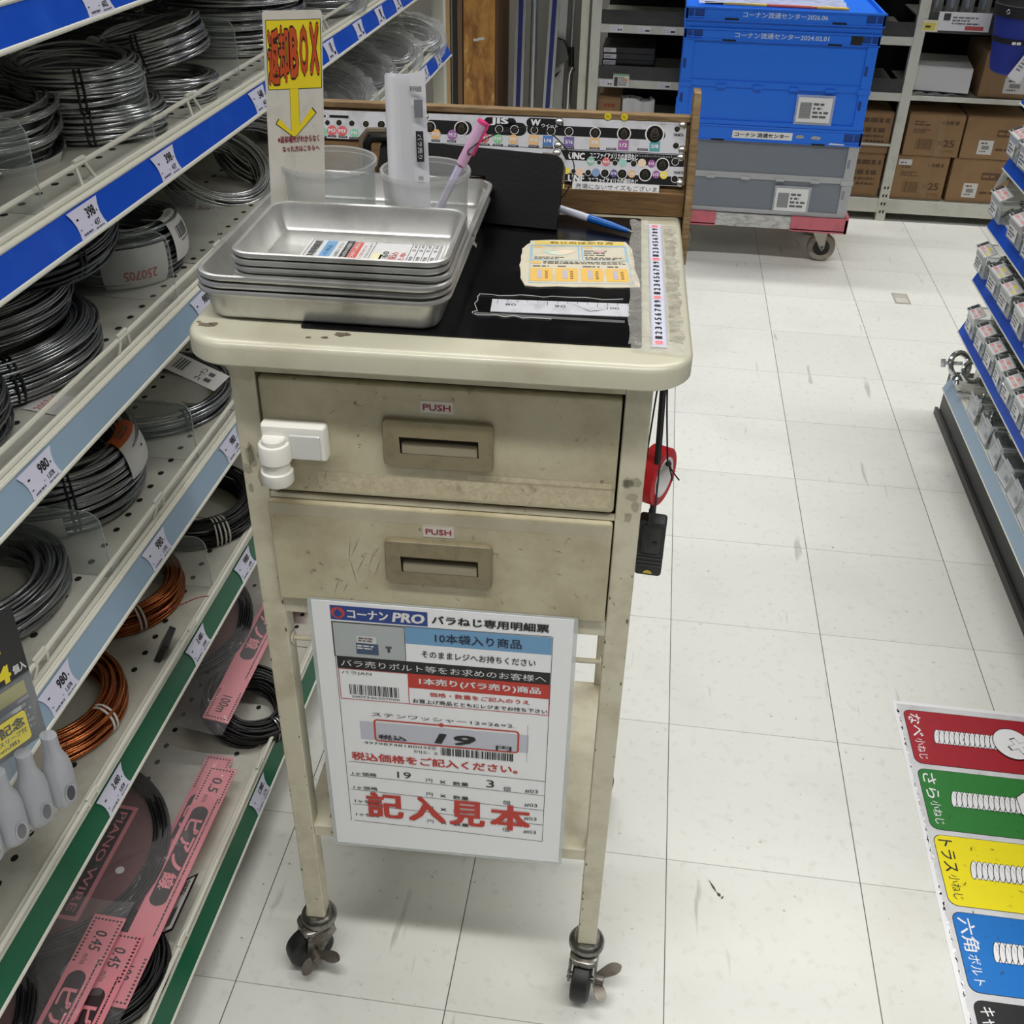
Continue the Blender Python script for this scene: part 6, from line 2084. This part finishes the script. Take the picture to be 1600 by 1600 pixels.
# black cases with white ends
for k in range(5):
    mb = MB()
    mb.rr(-0.002, 0.2, 0, 0.2, 0.004, [(0.001, 0), (0, 0.001), (0, 0.021), (0.001, 0.022)], mat('black_case', (24, 24, 26), 0.35))
    mb.fn = upright()
    mb.rect(0.002, 0.003, 0.05, 0.019, flat((206, 206, 208)), 0.0006)
    mb.lines(0.006, 0.006, 0.046, 0.016, 2, flat((130, 130, 132)), 0.0009, k)
    one(mb, 'tool_case', 'flat black case with a white end label, %s from the bottom of the stack' % ORD[k], 'case', (-0.352 + 0.002 * (k % 2), YS + 0.02, 0.4905 + k * 0.0225), group='black cases on the back shelving')
for k, (x, lab) in enumerate(((-0.34, 'dark tool lying at the left of the top left back shelf'), (-0.2, 'dark tool lying in the middle of the top left back shelf'))):
    mb = MB()
    mb.tube([(0, 0, 0.02), (0.03, 0.01, 0.025), (0.09, 0.02, 0.02)], [0.014, 0.012, 0.009], mat('dark_tool_grip', (38, 38, 40), 0.3), 10)
    one(mb, 'hand_tool', lab, 'tool', (x, YS + 0.08, 0.6875), rz=rad(-20))

CARTON = mat('brown_carton', (150, 118, 82), 0.75, dirt=(130, 100, 68), dscale=10, damt=(0.45, 0.8))
PRN = flat((92, 66, 42))
TAPEB = clear('carton_tape', (180, 150, 110), 0.4, 0.15)


def carton(label, x0, x1, z0, z1, depth=0.3, style=0, m=CARTON, y=None, rz=0, group='brown cartons on the back shelving'):
    w2 = x1 - x0
    h = z1 - z0
    root = thing('carton', label, 'carton', ((x0 + x1) / 2, (y or YS + 0.012), z0), rz, group)
    mb = MB(lambda a, b, c: Vector((a - w2 / 2, b, c)))
    mb.box(0, w2, 0, depth, 0, h, m)
    mb.fn = lambda u, v, d: Vector((u - w2 / 2, -d, v))
    if style == 1:      # product print with count
        mb.lines(w2 * .12, h * .72, w2 * .42, h * .86, 2, PRN, 0.0004, 3)
        mb.lines(w2 * .6, h * .78, w2 * .9, h * .87, 1, PRN, 0.0004, 4, .9, 1)
        mb.lines(w2 * .12, h * .54, w2 * .5, h * .66, 3, PRN, 0.0004, 5)
        mb.bars(w2 * .2, h * .16, w2 * .5, h * .42, PRN, 0.0004, 4, 14)
        mb.text('×25', w2 * .58, h * .24, w2 * .9, h * .42, PRN, 0.0004, 0.04)
        mb.text('入(1000)', w2 * .64, h * .1, w2 * .9, h * .19, PRN, 0.0004)
        mb.rect(w2 * .55, 0, w2 * .68, h, TAPEB, 0.0006)
    if style == 2:
        mb.rect(w2 * .52, h * .55, w2 * .88, h * .72, PRN, 0.0004)
        mb.lines(w2 * .54, h * .58, w2 * .86, h * .69, 1, m, 0.0006, 3)
        mb.lines(w2 * .55, h * .2, w2 * .95, h * .3, 1, PRN, 0.0004, 6)
        mb.rect(w2 * .26, h * .12, w2 * .5, h * .46, flat((214, 212, 208)), 0.0006)
        mb.lines(w2 * .3, h * .36, w2 * .46, h * .42, 1, PRN, 0.0008, 3)
        mb.lines(w2 * .3, h * .17, w2 * .46, h * .22, 1, PRN, 0.0008, 4)
        mb.rect(w2 * .32, h * .24, w2 * .44, h * .33, flat((140, 136, 132)), 0.0008)
    if style == 3:
        mb.lines(w2 * .45, h * .76, w2 * .95, h * .88, 1, PRN, 0.0004, 8, .9, 1)
        mb.lines(w2 * .3, h * .52, w2 * .9, h * .64, 1, PRN, 0.0004, 9, .9, 1)
        mb.lines(w2 * .3, h * .4, w2 * .9, h * .46, 1, PRN, 0.0004, 10, .9, 1)
        mb.lines(w2 * .6, h * .28, w2 * .9, h * .34, 1, PRN, 0.0004, 11, .9, 1)
    mb.build('box', root, bevel=0.003)
    mb = MB(lambda a, b, c: Vector((a - w2 / 2, b, c)))
    mb.box(0.002, w2 - 0.002, -0.001, depth * 0.5 - 0.001, h, h + 0.003, m)
    mb.box(0.002, w2 - 0.002, depth * 0.5 + 0.001, depth, h, h + 0.003, m)
    mb.build('flap', root, bevel=0.001)
    return root


carton('lower left carton printed ×25 on the back shelf base, white sticker at its corner', 0.83, 1.03, 0.0885, 0.255, style=1)
carton('upper left carton printed ×25 standing on another carton right of the shelf post', 0.842, 1.052, 0.2585, 0.415, style=1)
carton('lower right carton with a white picture sticker on the back shelf base', 1.044, 1.27, 0.0885, 0.255, style=2)
carton('upper right carton with a white picture sticker beside the ×25 carton', 1.059, 1.29, 0.2585, 0.415, style=2)
carton('lower carton left of the shelf post, behind the crates', 0.55, 0.782, 0.0885, 0.255, style=3)
carton('upper carton left of the shelf post, behind the crates', 0.555, 0.785, 0.2585, 0.412, style=3)
carton('carton behind the blue bag on the middle back shelf', 1.07, 1.40, 0.4845, 0.648, style=2)
mb = MB(upright())
mb.rect(0, 0, 0.05, 0.022, flat((212, 212, 210)), 0.0005)
mb.lines(0.006, 0.004, 0.044, 0.014, 1, flat((110, 112, 130)), 0.0008, 3)
s_ = mb.build('sticker')
s_.location = (0.838, YS + 0.011, 0.222)
tag(s_, 'small white sticker at the corner of the lower left carton', 'sticker')
wb = carton('white carton lying at an angle on the middle back shelf', 0.828, 1.032, 0.4985, 0.585, 0.26, 0, mat('white_carton', (206, 206, 206), 0.6), None, rad(-7), group='white cartons on the back shelving')
mb = MB()
rn = random.Random(5)
mb.grid(lambda u, v: (0.83 + 0.17 * u, YS + 0.005 + 0.2 * v, 0.486 + 0.009 * abs(math.sin(u * 9)) * (0.5 + 0.5 * math.sin(v * 11))), 20, 10, clear('clear_wrapper', (224, 224, 224), 0.4, 0.1, bump=0.8))
one(mb, 'plastic_wrapper', 'crumpled clear wrapper under the white carton', 'wrapper')
sbc = carton('small brown carton with red print behind the gauge box top', -0.362, -0.27, 0.3, 0.413, 0.2, 0, CARTON, YS + 0.02, group='small cartons behind the gauge box')
mb = MB(upright(-0.019, -0.0008, 0.08))
mb.lines(0, 0, 0.045, 0.014, 1, flat((150, 60, 40)), 0.0006, 4, 0.9, 1)
mb.build('red_print', sbc)
mb = MB()
mb.grid(lambda u, v: (-0.262 + 0.125 * u, YS + 0.02 + 0.002 * math.sin(u * 20), 0.30 + 0.112 * v + 0.006 * math.sin(u * 7) * v), 16, 8, mat('white_film', (214, 214, 214), 0.25), 0.06)
one(mb, 'wrapped_packet', 'white film-wrapped packet beside the small brown carton', 'packet')
# the shelf those two stand on
mb = MB(OFB)
mb.box(-0.365, 0.79, YS + 0.001, YS + 0.46, 0.292, 0.299, PALEG)
mb.build('shelf_board', bu)

# price sign and clear jars on the upper right shelf
mb = MB(upright())
mb.box(0.0, 0.185, -0.03, 0.033, 0, 0.0008, WHITE)
mb.rect(0.018, 0.004, 0.042, 0.028, flat((60, 60, 62)), 0.001)
mb.lines(0.05, -0.01, 0.16, 0.02, 3, flat((110, 110, 112)), 0.001, 5)
mb.rect(0.10, -0.026, 0.165, -0.012, flat((196, 84, 84)), 0.001)
mb.rect(-0.05, -0.036, 0.006, 0.004, flat((226, 222, 190)), 0.0012)
mb.rect(-0.046, -0.03, -0.006, -0.006, flat((226, 206, 90)), 0.0014)
mb.lines(-0.04, -0.026, -0.01, -0.012, 1, flat((70, 66, 50)), 0.0016, 8)
one(mb, 'price_sign', 'white price sign with a yellow corner on the dark rail above the white carton', 'sign', (0.862, YS - 0.008, 0.745))
JAR = clear('jar_plastic', (214, 218, 220), 0.3, 0.08)
proto = None
for k, x in enumerate((0.86, 0.915, 0.97, 1.03)):
    lab = 'clear tube with a metal tip, %s from the post on the upper right back shelf' % ORD[k]
    mb = MB()
    mb.lathe([(0, 0), (0.021, 0), (0.023, 0.004), (0.023, 0.12), (0.018, 0.13), (0, 0.13)], JAR, 20)
    mb.lathe([(0, 0.03), (0.012, 0.03), (0.012, 0.1), (0, 0.1)], CHR, 12)
    one(mb, 'tube', lab, 'tube', (x, YS + 0.06, 0.7355), group='clear tubes on the upper right back shelf')

# blue tool bag hanging in front of the right bay
bag = thing('tool_bag', 'blue round tool bag with a white tag hanging in front of the back shelf', 'bag', (1.135, YS - 0.13, 0.605), 0)
NV = mat('blue_canvas', (28, 46, 140), 0.7, bump=0.3, bscale=220)
mb = MB()
mb.lathe([(0, 0.0), (0.07, 0.0), (0.082, 0.008), (0.088, 0.03), (0.11, 0.19), (0.107, 0.19), (0.085, 0.03), (0, 0.012)], NV, 40)
mb.build('body', bag)
mb = MB()
mb.lathe([(0.1105, 0.188), (0.116, 0.19), (0.119, 0.225), (0.112, 0.227), (0.106, 0.2), (0.1, 0.188)], mat('black_canvas', (20, 20, 22), 0.7), 40)
mb.lathe([(0.0985, 0.105), (0.1005, 0.106), (0.1025, 0.122), (0.1, 0.122)], mat('black_canvas', (20, 20, 22), 0.7), 40)
mb.build('rim_band', bag)
for a in (-140, -105, -70, -40):
    mb = MB()
    c, s2 = math.cos(rad(a)), math.sin(rad(a))
    mb.tube([(0.1185 * c + 0.006 * math.cos(t) * -s2, 0.1185 * s2 + 0.006 * math.cos(t) * c, 0.208 + 0.006 * math.sin(t)) for t in [k * PI / 8 for k in range(16)]], 0.0018, CHR, 6, closed=True)
    mb.build('eyelet', bag)
mb = MB(upright(0, -0.103, 0))
mb.lines(-0.06, 0.108, -0.03, 0.118, 1, WHITE, 0.001, 3, .9, 1)
mb.build('emblem', bag)
TG = (lambda u, v, d: Vector((-0.052 + u * 0.89 + v * 0.46, -0.118 - d, 0.008 + v * 0.87 - u * 0.46)))
mb = MB(TG)
mb.box(0, 0.05, 0, 0.165, 0, 0.001, flat((216, 216, 222)))
mb.rect(0.012, 0.11, 0.038, 0.13, flat((60, 60, 66)), 0.0013)
mb.lines(0.008, 0.03, 0.042, 0.1, 6, flat((130, 130, 140)), 0.0013, 4)
mb.disc(0.025, 0.157, 0.003, BLACK, 0.0013, 10)
t_ = mb.build('swing_tag', bag)
t_['label'] = 'white card tag'

# ---------------------------------------------------------------- boards and profiles leaning in the corner
OSB = mat('osb_board', (190, 138, 72), 0.7, dirt=(134, 88, 42), dscale=16, damt=(0.42, 0.62), stretch=(1.2, 1, 0.5), dirt2=(222, 180, 112, 24, (0.58, 0.7)))
mb = MB()
mb.box(-0.9, -0.778, 3.3, 3.345, 0, 1.5, OSB)
mb.box(-0.778, -0.776, 3.3, 3.345, 0, 1.5, OSB)
for dx, dz in ((-0.86, 0.6), (-0.84, 0.605)):
    mb.add([(dx + a, 3.2993, dz + b) for a, b in ((0, 0), (0.022, 0.002), (0.02, 0.012), (-0.002, 0.009))], [(0, 1, 2, 3)], flat((216, 212, 208)))
one(mb, 'chipboard_panel', 'tall strip of orange chipboard standing in the back corner', 'board')
mb = MB()
mb.box(-0.774, -0.765, 3.3, 3.62, 0, 1.5, mat('dark_plywood_edge', (96, 66, 36), 0.7, dirt=(66, 44, 24), dscale=12, stretch=(1, 1, 0.2)))
one(mb, 'plywood_sheet', 'dark plywood sheet standing edge on beside the chipboard', 'board')
for x0, x1, c, lab in ((-0.985, -0.955, (186, 156, 112), 'pale timber batten beside the shelving corner post'), (-0.945, -0.927, (40, 38, 36), 'black strip standing for the shaded gap between the battens'), (-0.925, -0.906, (120, 92, 66), 'brown timber batten beside the chipboard')):  # the black one is no batten: it paints a shaded gap
    mb = MB()
    mb.box(x0, x1, 3.3, 3.33, 0, 1.5, mat('batten_%d' % c[0], c, 0.7))
    one(mb, 'batten', lab, 'batten', group='battens in the back corner')
mb = MB()
mb.box(-1.5, -0.41, 3.74, 3.75, 0, 1.7, mat('grey_sheet', (142, 140, 132), 0.6))
one(mb, 'grey_panel', 'grey sheet panel behind the aluminium profiles', 'panel')
ALP = mat('aluminium_profile', (190, 192, 194), 0.3, 0.85)
BLS = mat('dark_blue_stripe', (34, 40, 110), 0.35)
for x, ln, lab in ((-0.700, 0.012, 'upright aluminium straightedge with a blue stripe'), (-0.585, -0.05, 'aluminium straightedge with a blue stripe leaning to one side')):
    mb = MB()
    mb.box(-0.02, 0.02, 0, 0.02, 0, 1.45, ALP)
    mb.box(-0.009, 0.009, -0.0012, 0, 0.0, 1.45, BLS)
    one(mb, 'straightedge', lab, 'straightedge', (x, 3.42, 0), rot=(0, ln if ln > 0 else 0.035, 0))
mb = MB()
mb.tube([(0, 0, 0), (0, 0, 1.45)], 0.014, ALP, 16)
one(mb, 'aluminium_pole', 'pale round pole between the two straightedges', 'pole', (-0.642, 3.46, 0))
mb = MB()
mb.box(-0.02, 0.02, 0, 0.02, 0, 1.45, mat('white_profile', (206, 206, 204), 0.4))
one(mb, 'white_profile', 'white profile standing behind the leaning straightedge', 'profile', (-0.55, 3.52, 0), rot=(0, 0.02, 0))
mb = MB(lambda u, v, d: Vector((u, d, v)))
mb.prism([(0, 0), (0.05, 0.035), (0.03, 0.10), (-0.02, 0.12), (-0.03, 0.03)], 0, 0.004, mat('grey_scraper', (104, 104, 100), 0.4, 0.5))
mb.tube([(0.05, 0.035, 0.002), (0.052, 0.05, 0.002), (0.028, 0.105, 0.002), (-0.025, 0.125, 0.002)], 0.004, BLKW, 6)
mb.prism([(-0.04, -0.05), (0.02, -0.01), (-0.0, -0.035), (-0.03, -0.06)], -0.004, 0.01, BLKW)
one(mb, 'scraper', 'grey bladed tool with a black edge hanging beside the straightedge', 'tool', (-0.55, 3.50, 0.478))
tl_ = thing('long_handled_tool', 'chrome long-handled tool with a black grip standing by the shelving post', 'tool', (-0.492, 3.5, 0))
mb = MB()
mb.tube([(0.0, 0, 0.55), (0.012, 0, 1.45)], 0.006, ALP, 10)
mb.tube([(0.0, 0, 0.1), (-0.004, 0, 0.42), (-0.002, 0, 0.46), (0.008, 0, 0.485)], 0.014, CHR, 12)
mb.build('shaft', tl_)
mb = MB()
mb.tube([(0.004, 0, 0.48), (0.0, 0, 0.56)], 0.011, BLKW, 10)
mb.build('grip', tl_)
mb = MB()
mb.tube([(-0.515, 3.52, 0.0), (-0.495, 3.52, 1.45)], 0.006, ALP, 8)
one(mb, 'thin_pole', 'thin metal pole beside the long-handled chrome tool', 'pole')
mb = MB()
mb.box(-0.555, -0.5, 3.6, 3.62, 0, 1.5, mat('pale_panel', (156, 154, 146), 0.6))
one(mb, 'panel_strip', 'pale panel strip behind the chrome tool', 'panel')
mb = MB()
mb.box(-0.445, -0.415, 3.32, 3.35, 0, 1.6, PALEG)
one(mb, 'post', 'pale free-standing post just left of the back shelving upright', 'post')

# ---------------------------------------------------------------- dolly with stacked crates
YD = 2.705
PKD_ = mat('pink_dolly_plastic', (200, 104, 116), 0.5, dirt=(160, 84, 92), dscale=26, damt=(0.5, 0.8))
dolly = thing('dolly', 'flat dolly with pink corners and a worn white side carrying the crates', 'dolly', (0.28, YD + 0.2, 0))
OD = lambda x, y, z: Vector((x - 0.28, y - YD - 0.2, z))
X0, X1, YE = -0.06, 0.583, YD + 0.42
mb = MB(OD)
mb.box(X0 + 0.01, X1 - 0.01, YD + 0.004, YE - 0.004, 0.128, 0.172, mat('worn_white_board', (200, 200, 198), 0.6, dirt=(140, 140, 138), dscale=30, damt=(0.45, 0.7), stretch=(1, 1, 3)))
mb.build('deck', dolly)
for x0, x1, z0 in ((X0, 0.118, 0.126), (0.385, X1, 0.1235)):
    for y0, y1 in ((YD - 0.002, YD + 0.12), (YE - 0.12, YE)):
        mb = MB(OD)
        mb.box(x0, x1, y0, y0 + 0.012 if y0 < YD else y1, z0, 0.176, PKD_) if y0 < YD else mb.box(x0, x1, y1 - 0.012, y1, z0, 0.176, PKD_)
        sx = x0 if x0 < 0 else x1 - 0.012
        mb.box(sx, sx + 0.012, y0, y1, z0, 0.188, PKD_)
        mb.box(x0, x1, y0, y1, z0 + 0.004, z0 + 0.012, PKD_)
        mb.build('corner', dolly, bevel=0.002)
for wx, wy in ((0.515, YD + 0.07), (0.0, YD + 0.07), (0.515, YE - 0.07), (0.0, YE - 0.07)):
    mb = MB(OD)
    mb.lathe([(0.03, -0.014), (0.046, -0.016), (0.0505, -0.01), (0.0515, 0), (0.0505, 0.01), (0.046, 0.016), (0.03, 0.014)], mat('grey_tyre', (150, 144, 130), 0.6, dirt=(110, 104, 92), dscale=50), 36, (wx, wy, 0.0515), 'y')
    mb.lathe([(0.0, -0.013), (0.03, -0.012), (0.034, -0.013), (0.036, 0), (0.034, 0.013), (0.03, 0.012), (0, 0.013)], RUBBER, 30, (wx, wy, 0.0515), 'y')
    w_ = mb.build('wheel', dolly)
    mb = MB(OD)
    for sy in (-0.021, 0.019):
        P = [(wx - 0.045, 0.118), (wx + 0.012, 0.118), (wx + 0.01, 0.05), (wx + 0.002, 0.04), (wx - 0.006, 0.05)]
        n = 5
        vs = [(p[0], wy + sy, p[1]) for p in P] + [(p[0], wy + sy + 0.002, p[1]) for p in P]
        mb.add(vs, [tuple(range(n)), tuple(range(2 * n - 1, n - 1, -1))] + [(k, n + k, n + (k + 1) % n, (k + 1) % n) for k in range(n)], mat('fork_steel', (176, 172, 160), 0.4, 0.7))
    mb.lathe([(0, -0.026), (0.006, -0.026), (0.006, 0.026), (0, 0.026)], STEEL, 12, (wx + 0.002, wy, 0.0515), 'y')
    mb.box(wx - 0.05, wx + 0.014, wy - 0.022, wy + 0.022, 0.112, 0.118, STEEL)
    mb.build('fork', w_)

CBL = mat('blue_crate_plastic', (26, 112, 232), 0.42)
CBD = mat('blue_recess_shade', (14, 58, 136), 0.5)  # darker copy of the crate blue, painting shade into pockets and slots
CLR = clear('crate_clear_plastic', (150, 158, 170), 0.5, 0.2)
CLR2 = clear('crate_clear_rib', (206, 208, 210), 0.6, 0.25)


def crate(name, label, x0, x1, z0, z1, wall, rim, rimh, folded=False, rz=0):
    W2, D2, H = x1 - x0, 0.385, z1 - z0
    root = thing(name, label, 'crate', ((x0 + x1) / 2, YD + 0.01 + D2 / 2, z0), rz, 'folding crates on the dolly')
    O = lambda x, y, z: Vector((x - W2 / 2, y - D2 / 2, z))
    t = 0.008
    mb = MB(O)
    zr = H - rimh
    # rim band all round
    for a in ((0, W2, 0, t, zr, H), (0, W2, D2 - t, D2, zr, H), (0, t, 0, D2, zr, H), (W2 - t, W2, 0, D2, zr, H)):
        mb.box(*a, rim)
    mb.box(-0.003, W2 + 0.003, -0.003, 0.004, H - 0.006, H, rim)
    mb.box(-0.002, W2 + 0.002, -0.002, 0.004, zr, zr + 0.004, rim)
    for a, b in ((0.008, 0.026), (0.03, 0.06), (W2 - 0.06, W2 - 0.03), (W2 - 0.026, W2 - 0.008)):
        mb.box(a, b, -0.0012, 0.002, zr + rimh * 0.3, zr + rimh * 0.8, CBD)
        mb.box(a, b, -0.004, 0.0, zr + rimh * 0.22, zr + rimh * 0.3, rim)
    for a in (W2 * 0.2, W2 * 0.74):
        mb.box(a, a + 0.045, -0.0024, 0.002, zr - 0.001 + (0.006 if folded else 0), zr + 0.004 + (0.006 if folded else 0), DARKHOLE)
    mb.build('rim', root, bevel=0.001)
    if not folded:
        mb = MB(O)
        for a in ((0.004, W2 - 0.004, 0.006, 0.012, 0.012, zr), (0.004, W2 - 0.004, D2 - 0.012, D2 - 0.006, 0.012, zr), (0.006, 0.012, 0.006, D2 - 0.006, 0.012, zr), (W2 - 0.012, W2 - 0.006, 0.006, D2 - 0.006, 0.012, zr)):
            mb.box(*a, wall)
        mb.box(0.004, W2 - 0.004, 0.006, D2 - 0.006, 0.003, 0.01, wall)
        mb.build('walls', root)
        mb = MB(O)
        rib = CBL if wall is CBL else CLR2
        for a in ((0.002, 0.036), (W2 - 0.036, W2 - 0.002)):
            mb.box(a[0], a[1], 0.0, 0.009, 0.012, zr, rib)
            for zz in (H * 0.22, H * 0.58):
                mb.box(a[0] + 0.004, a[0] + 0.014, -0.001, 0.003, zz, zz + 0.03, CBD if wall is CBL else CLR)
        mb.box(0.002, W2 - 0.002, 0.002, 0.01, H * 0.4, H * 0.4 + 0.02, rib)
        for k in range(4):
            a = W2 * (0.2 + 0.19 * k)
            mb.box(a, a + 0.03, -0.004, 0.004, H * 0.4 - 0.002, H * 0.4 + 0.008, rib)
        for a in (0.0, W2 - 0.042):
            mb.box(a, a + 0.042, -0.003, 0.004, H * 0.4 - 0.004, H * 0.4 + 0.012, rib)
        mb.box(0.0, W2, 0.0, 0.01, 0.0, 0.014, rib)
        mb.build('ribs', root, bevel=0.001)
    else:
        mb = MB(O)
        mb.box(0.004, W2 - 0.004, 0.004, D2 - 0.004, 0.0, H - 0.012, rim)
        mb.build('folded_walls', root)
    return root, O


ZC0, ZC1, ZC2, ZC3 = 0.1765, 0.476, 0.780, 0.8425
c0, O0 = crate('folding_crate', 'clear folding crate with a blue rim lowest on the dolly', -0.057, 0.575, ZC0, ZC1, CLR, CBL, 0.052)
c1, O1 = crate('folding_crate', 'blue folding crate marked 2024.02.01 in the middle of the stack', -0.058, 0.573, ZC1 + 0.0005, ZC2, CBL, CBL, 0.038)
c2, O2 = crate('folding_crate', 'folded flat blue crate marked 2026.06 on top of the stack', -0.059, 0.577, ZC2 + 0.0005, ZC3, CBL, CBL, 0.042, True)
CT = flat((196, 210, 232))


def on_front(cr, O, name, fnc, lab=None):
    mb = MB(lambda u, v, d: O(u, -d, v))
    fnc(mb)
    o = mb.build(name, cr)
    if lab:
        o['label'] = lab
    return o


on_front(c2, O2, 'marking', lambda mb: mb.text('コーナン流通センター2026.06', 0.184, 0.034, 0.455, 0.052, CT, 0.0006, 0.015))
on_front(c1, O1, 'marking', lambda mb: mb.text('コーナン流通センター2024.02.01', 0.165, 0.276, 0.468, 0.294, CT, 0.0006, 0.015))


def blk(mb):
    mb.rect(0.538, 0.268, 0.575, 0.302, flat((20, 20, 26)), 0.0014)


on_front(c1, O1, 'black_patch', blk)


def strip(mb):
    mb.box(0.197, 0.400, 0.258, 0.283, 0.0005, 0.001, WHITE)
    mb.text('コーナン 流通センター', 0.205, 0.263, 0.39, 0.278, BLACK, 0.0014, 0.03)
    for a, b in ((0.405, 0.445), (0.455, 0.505)):
        rn = random.Random(int(a * 100))
        mb.face2([((a + b) / 2 + (b - a) / 2 * rn.uniform(0.6, 1) * math.cos(t * PI / 6), 0.272 + 0.008 * rn.uniform(0.6, 1) * math.sin(t * PI / 6)) for t in range(12)], 0.001, flat((160, 164, 170)))
    mb.face2([(0.52, 0.249), (0.575, 0.250), (0.578, 0.255), (0.53, 0.257)], 0.001, WHITE)


on_front(c0, O0, 'sticker_strip', strip)


def slip(x, z):
    def f(mb):
        mb.box(x - 0.006, x + 0.12, z - 0.008, z + 0.088, 0.002, 0.0026, clear('label_pocket', (226, 230, 234), 0.3, 0.15))
        mb.box(x, x + 0.112, z, z + 0.08, 0.003, 0.0036, WHITE)
        mb.rect(x + 0.008, z + 0.012, x + 0.046, z + 0.064, flat((140, 142, 146)), 0.004)
        for k in range(4):
            mb.rect(x + 0.008, z + 0.024 + k * 0.01, x + 0.046, z + 0.0245 + k * 0.01, flat((110, 112, 118)), 0.0044)
        mb.lines(x + 0.052, z + 0.012, x + 0.108, z + 0.066, 4, flat((90, 92, 98)), 0.004, 3)
    return f


on_front(c1, O1, 'label_slip', slip(0.402, 0.022), 'white paper label in a clear pocket')
on_front(c0, O0, 'label_slip', slip(0.375, 0.016), 'white paper label in a clear pocket')
mb = MB()
mb.tube([(0.0, YD + 0.06, ZC3 + 0.004), (0.14, YD + 0.057, ZC3 + 0.004)], 0.0045, flat((40, 36, 34)), 8)
mb.tube([(0.06, YD + 0.058, ZC3 + 0.004), (0.2, YD + 0.052, ZC3 + 0.004)], 0.0048, flat((220, 186, 90)), 8)
mb.tube([(0.2, YD + 0.052, ZC3 + 0.004), (0.36, YD + 0.046, ZC3 + 0.004)], 0.0048, flat((200, 84, 70)), 8)
mb.tube([(0.3, YD + 0.049, ZC3 + 0.004), (0.46, YD + 0.042, ZC3 + 0.004)], 0.005, flat((220, 180, 70)), 8)
one(mb, 'painted_stick', 'yellow and red stick lying on the top crate', 'stick')
mb = MB()
mb.grid(lambda u, v: (-0.02 + 0.48 * u, YD + 0.05 + 0.3 * v, ZC3 + 0.003 + 0.014 * abs(math.sin(u * 6 + v * 3)) * (0.4 + 0.6 * abs(math.sin(v * 7)))), 30, 20, clear('bag_film', (220, 226, 236), 0.45, 0.12, bump=0.8, bscale=16))
one(mb, 'plastic_bag', 'clear plastic bag lying open on the top crate', 'bag')
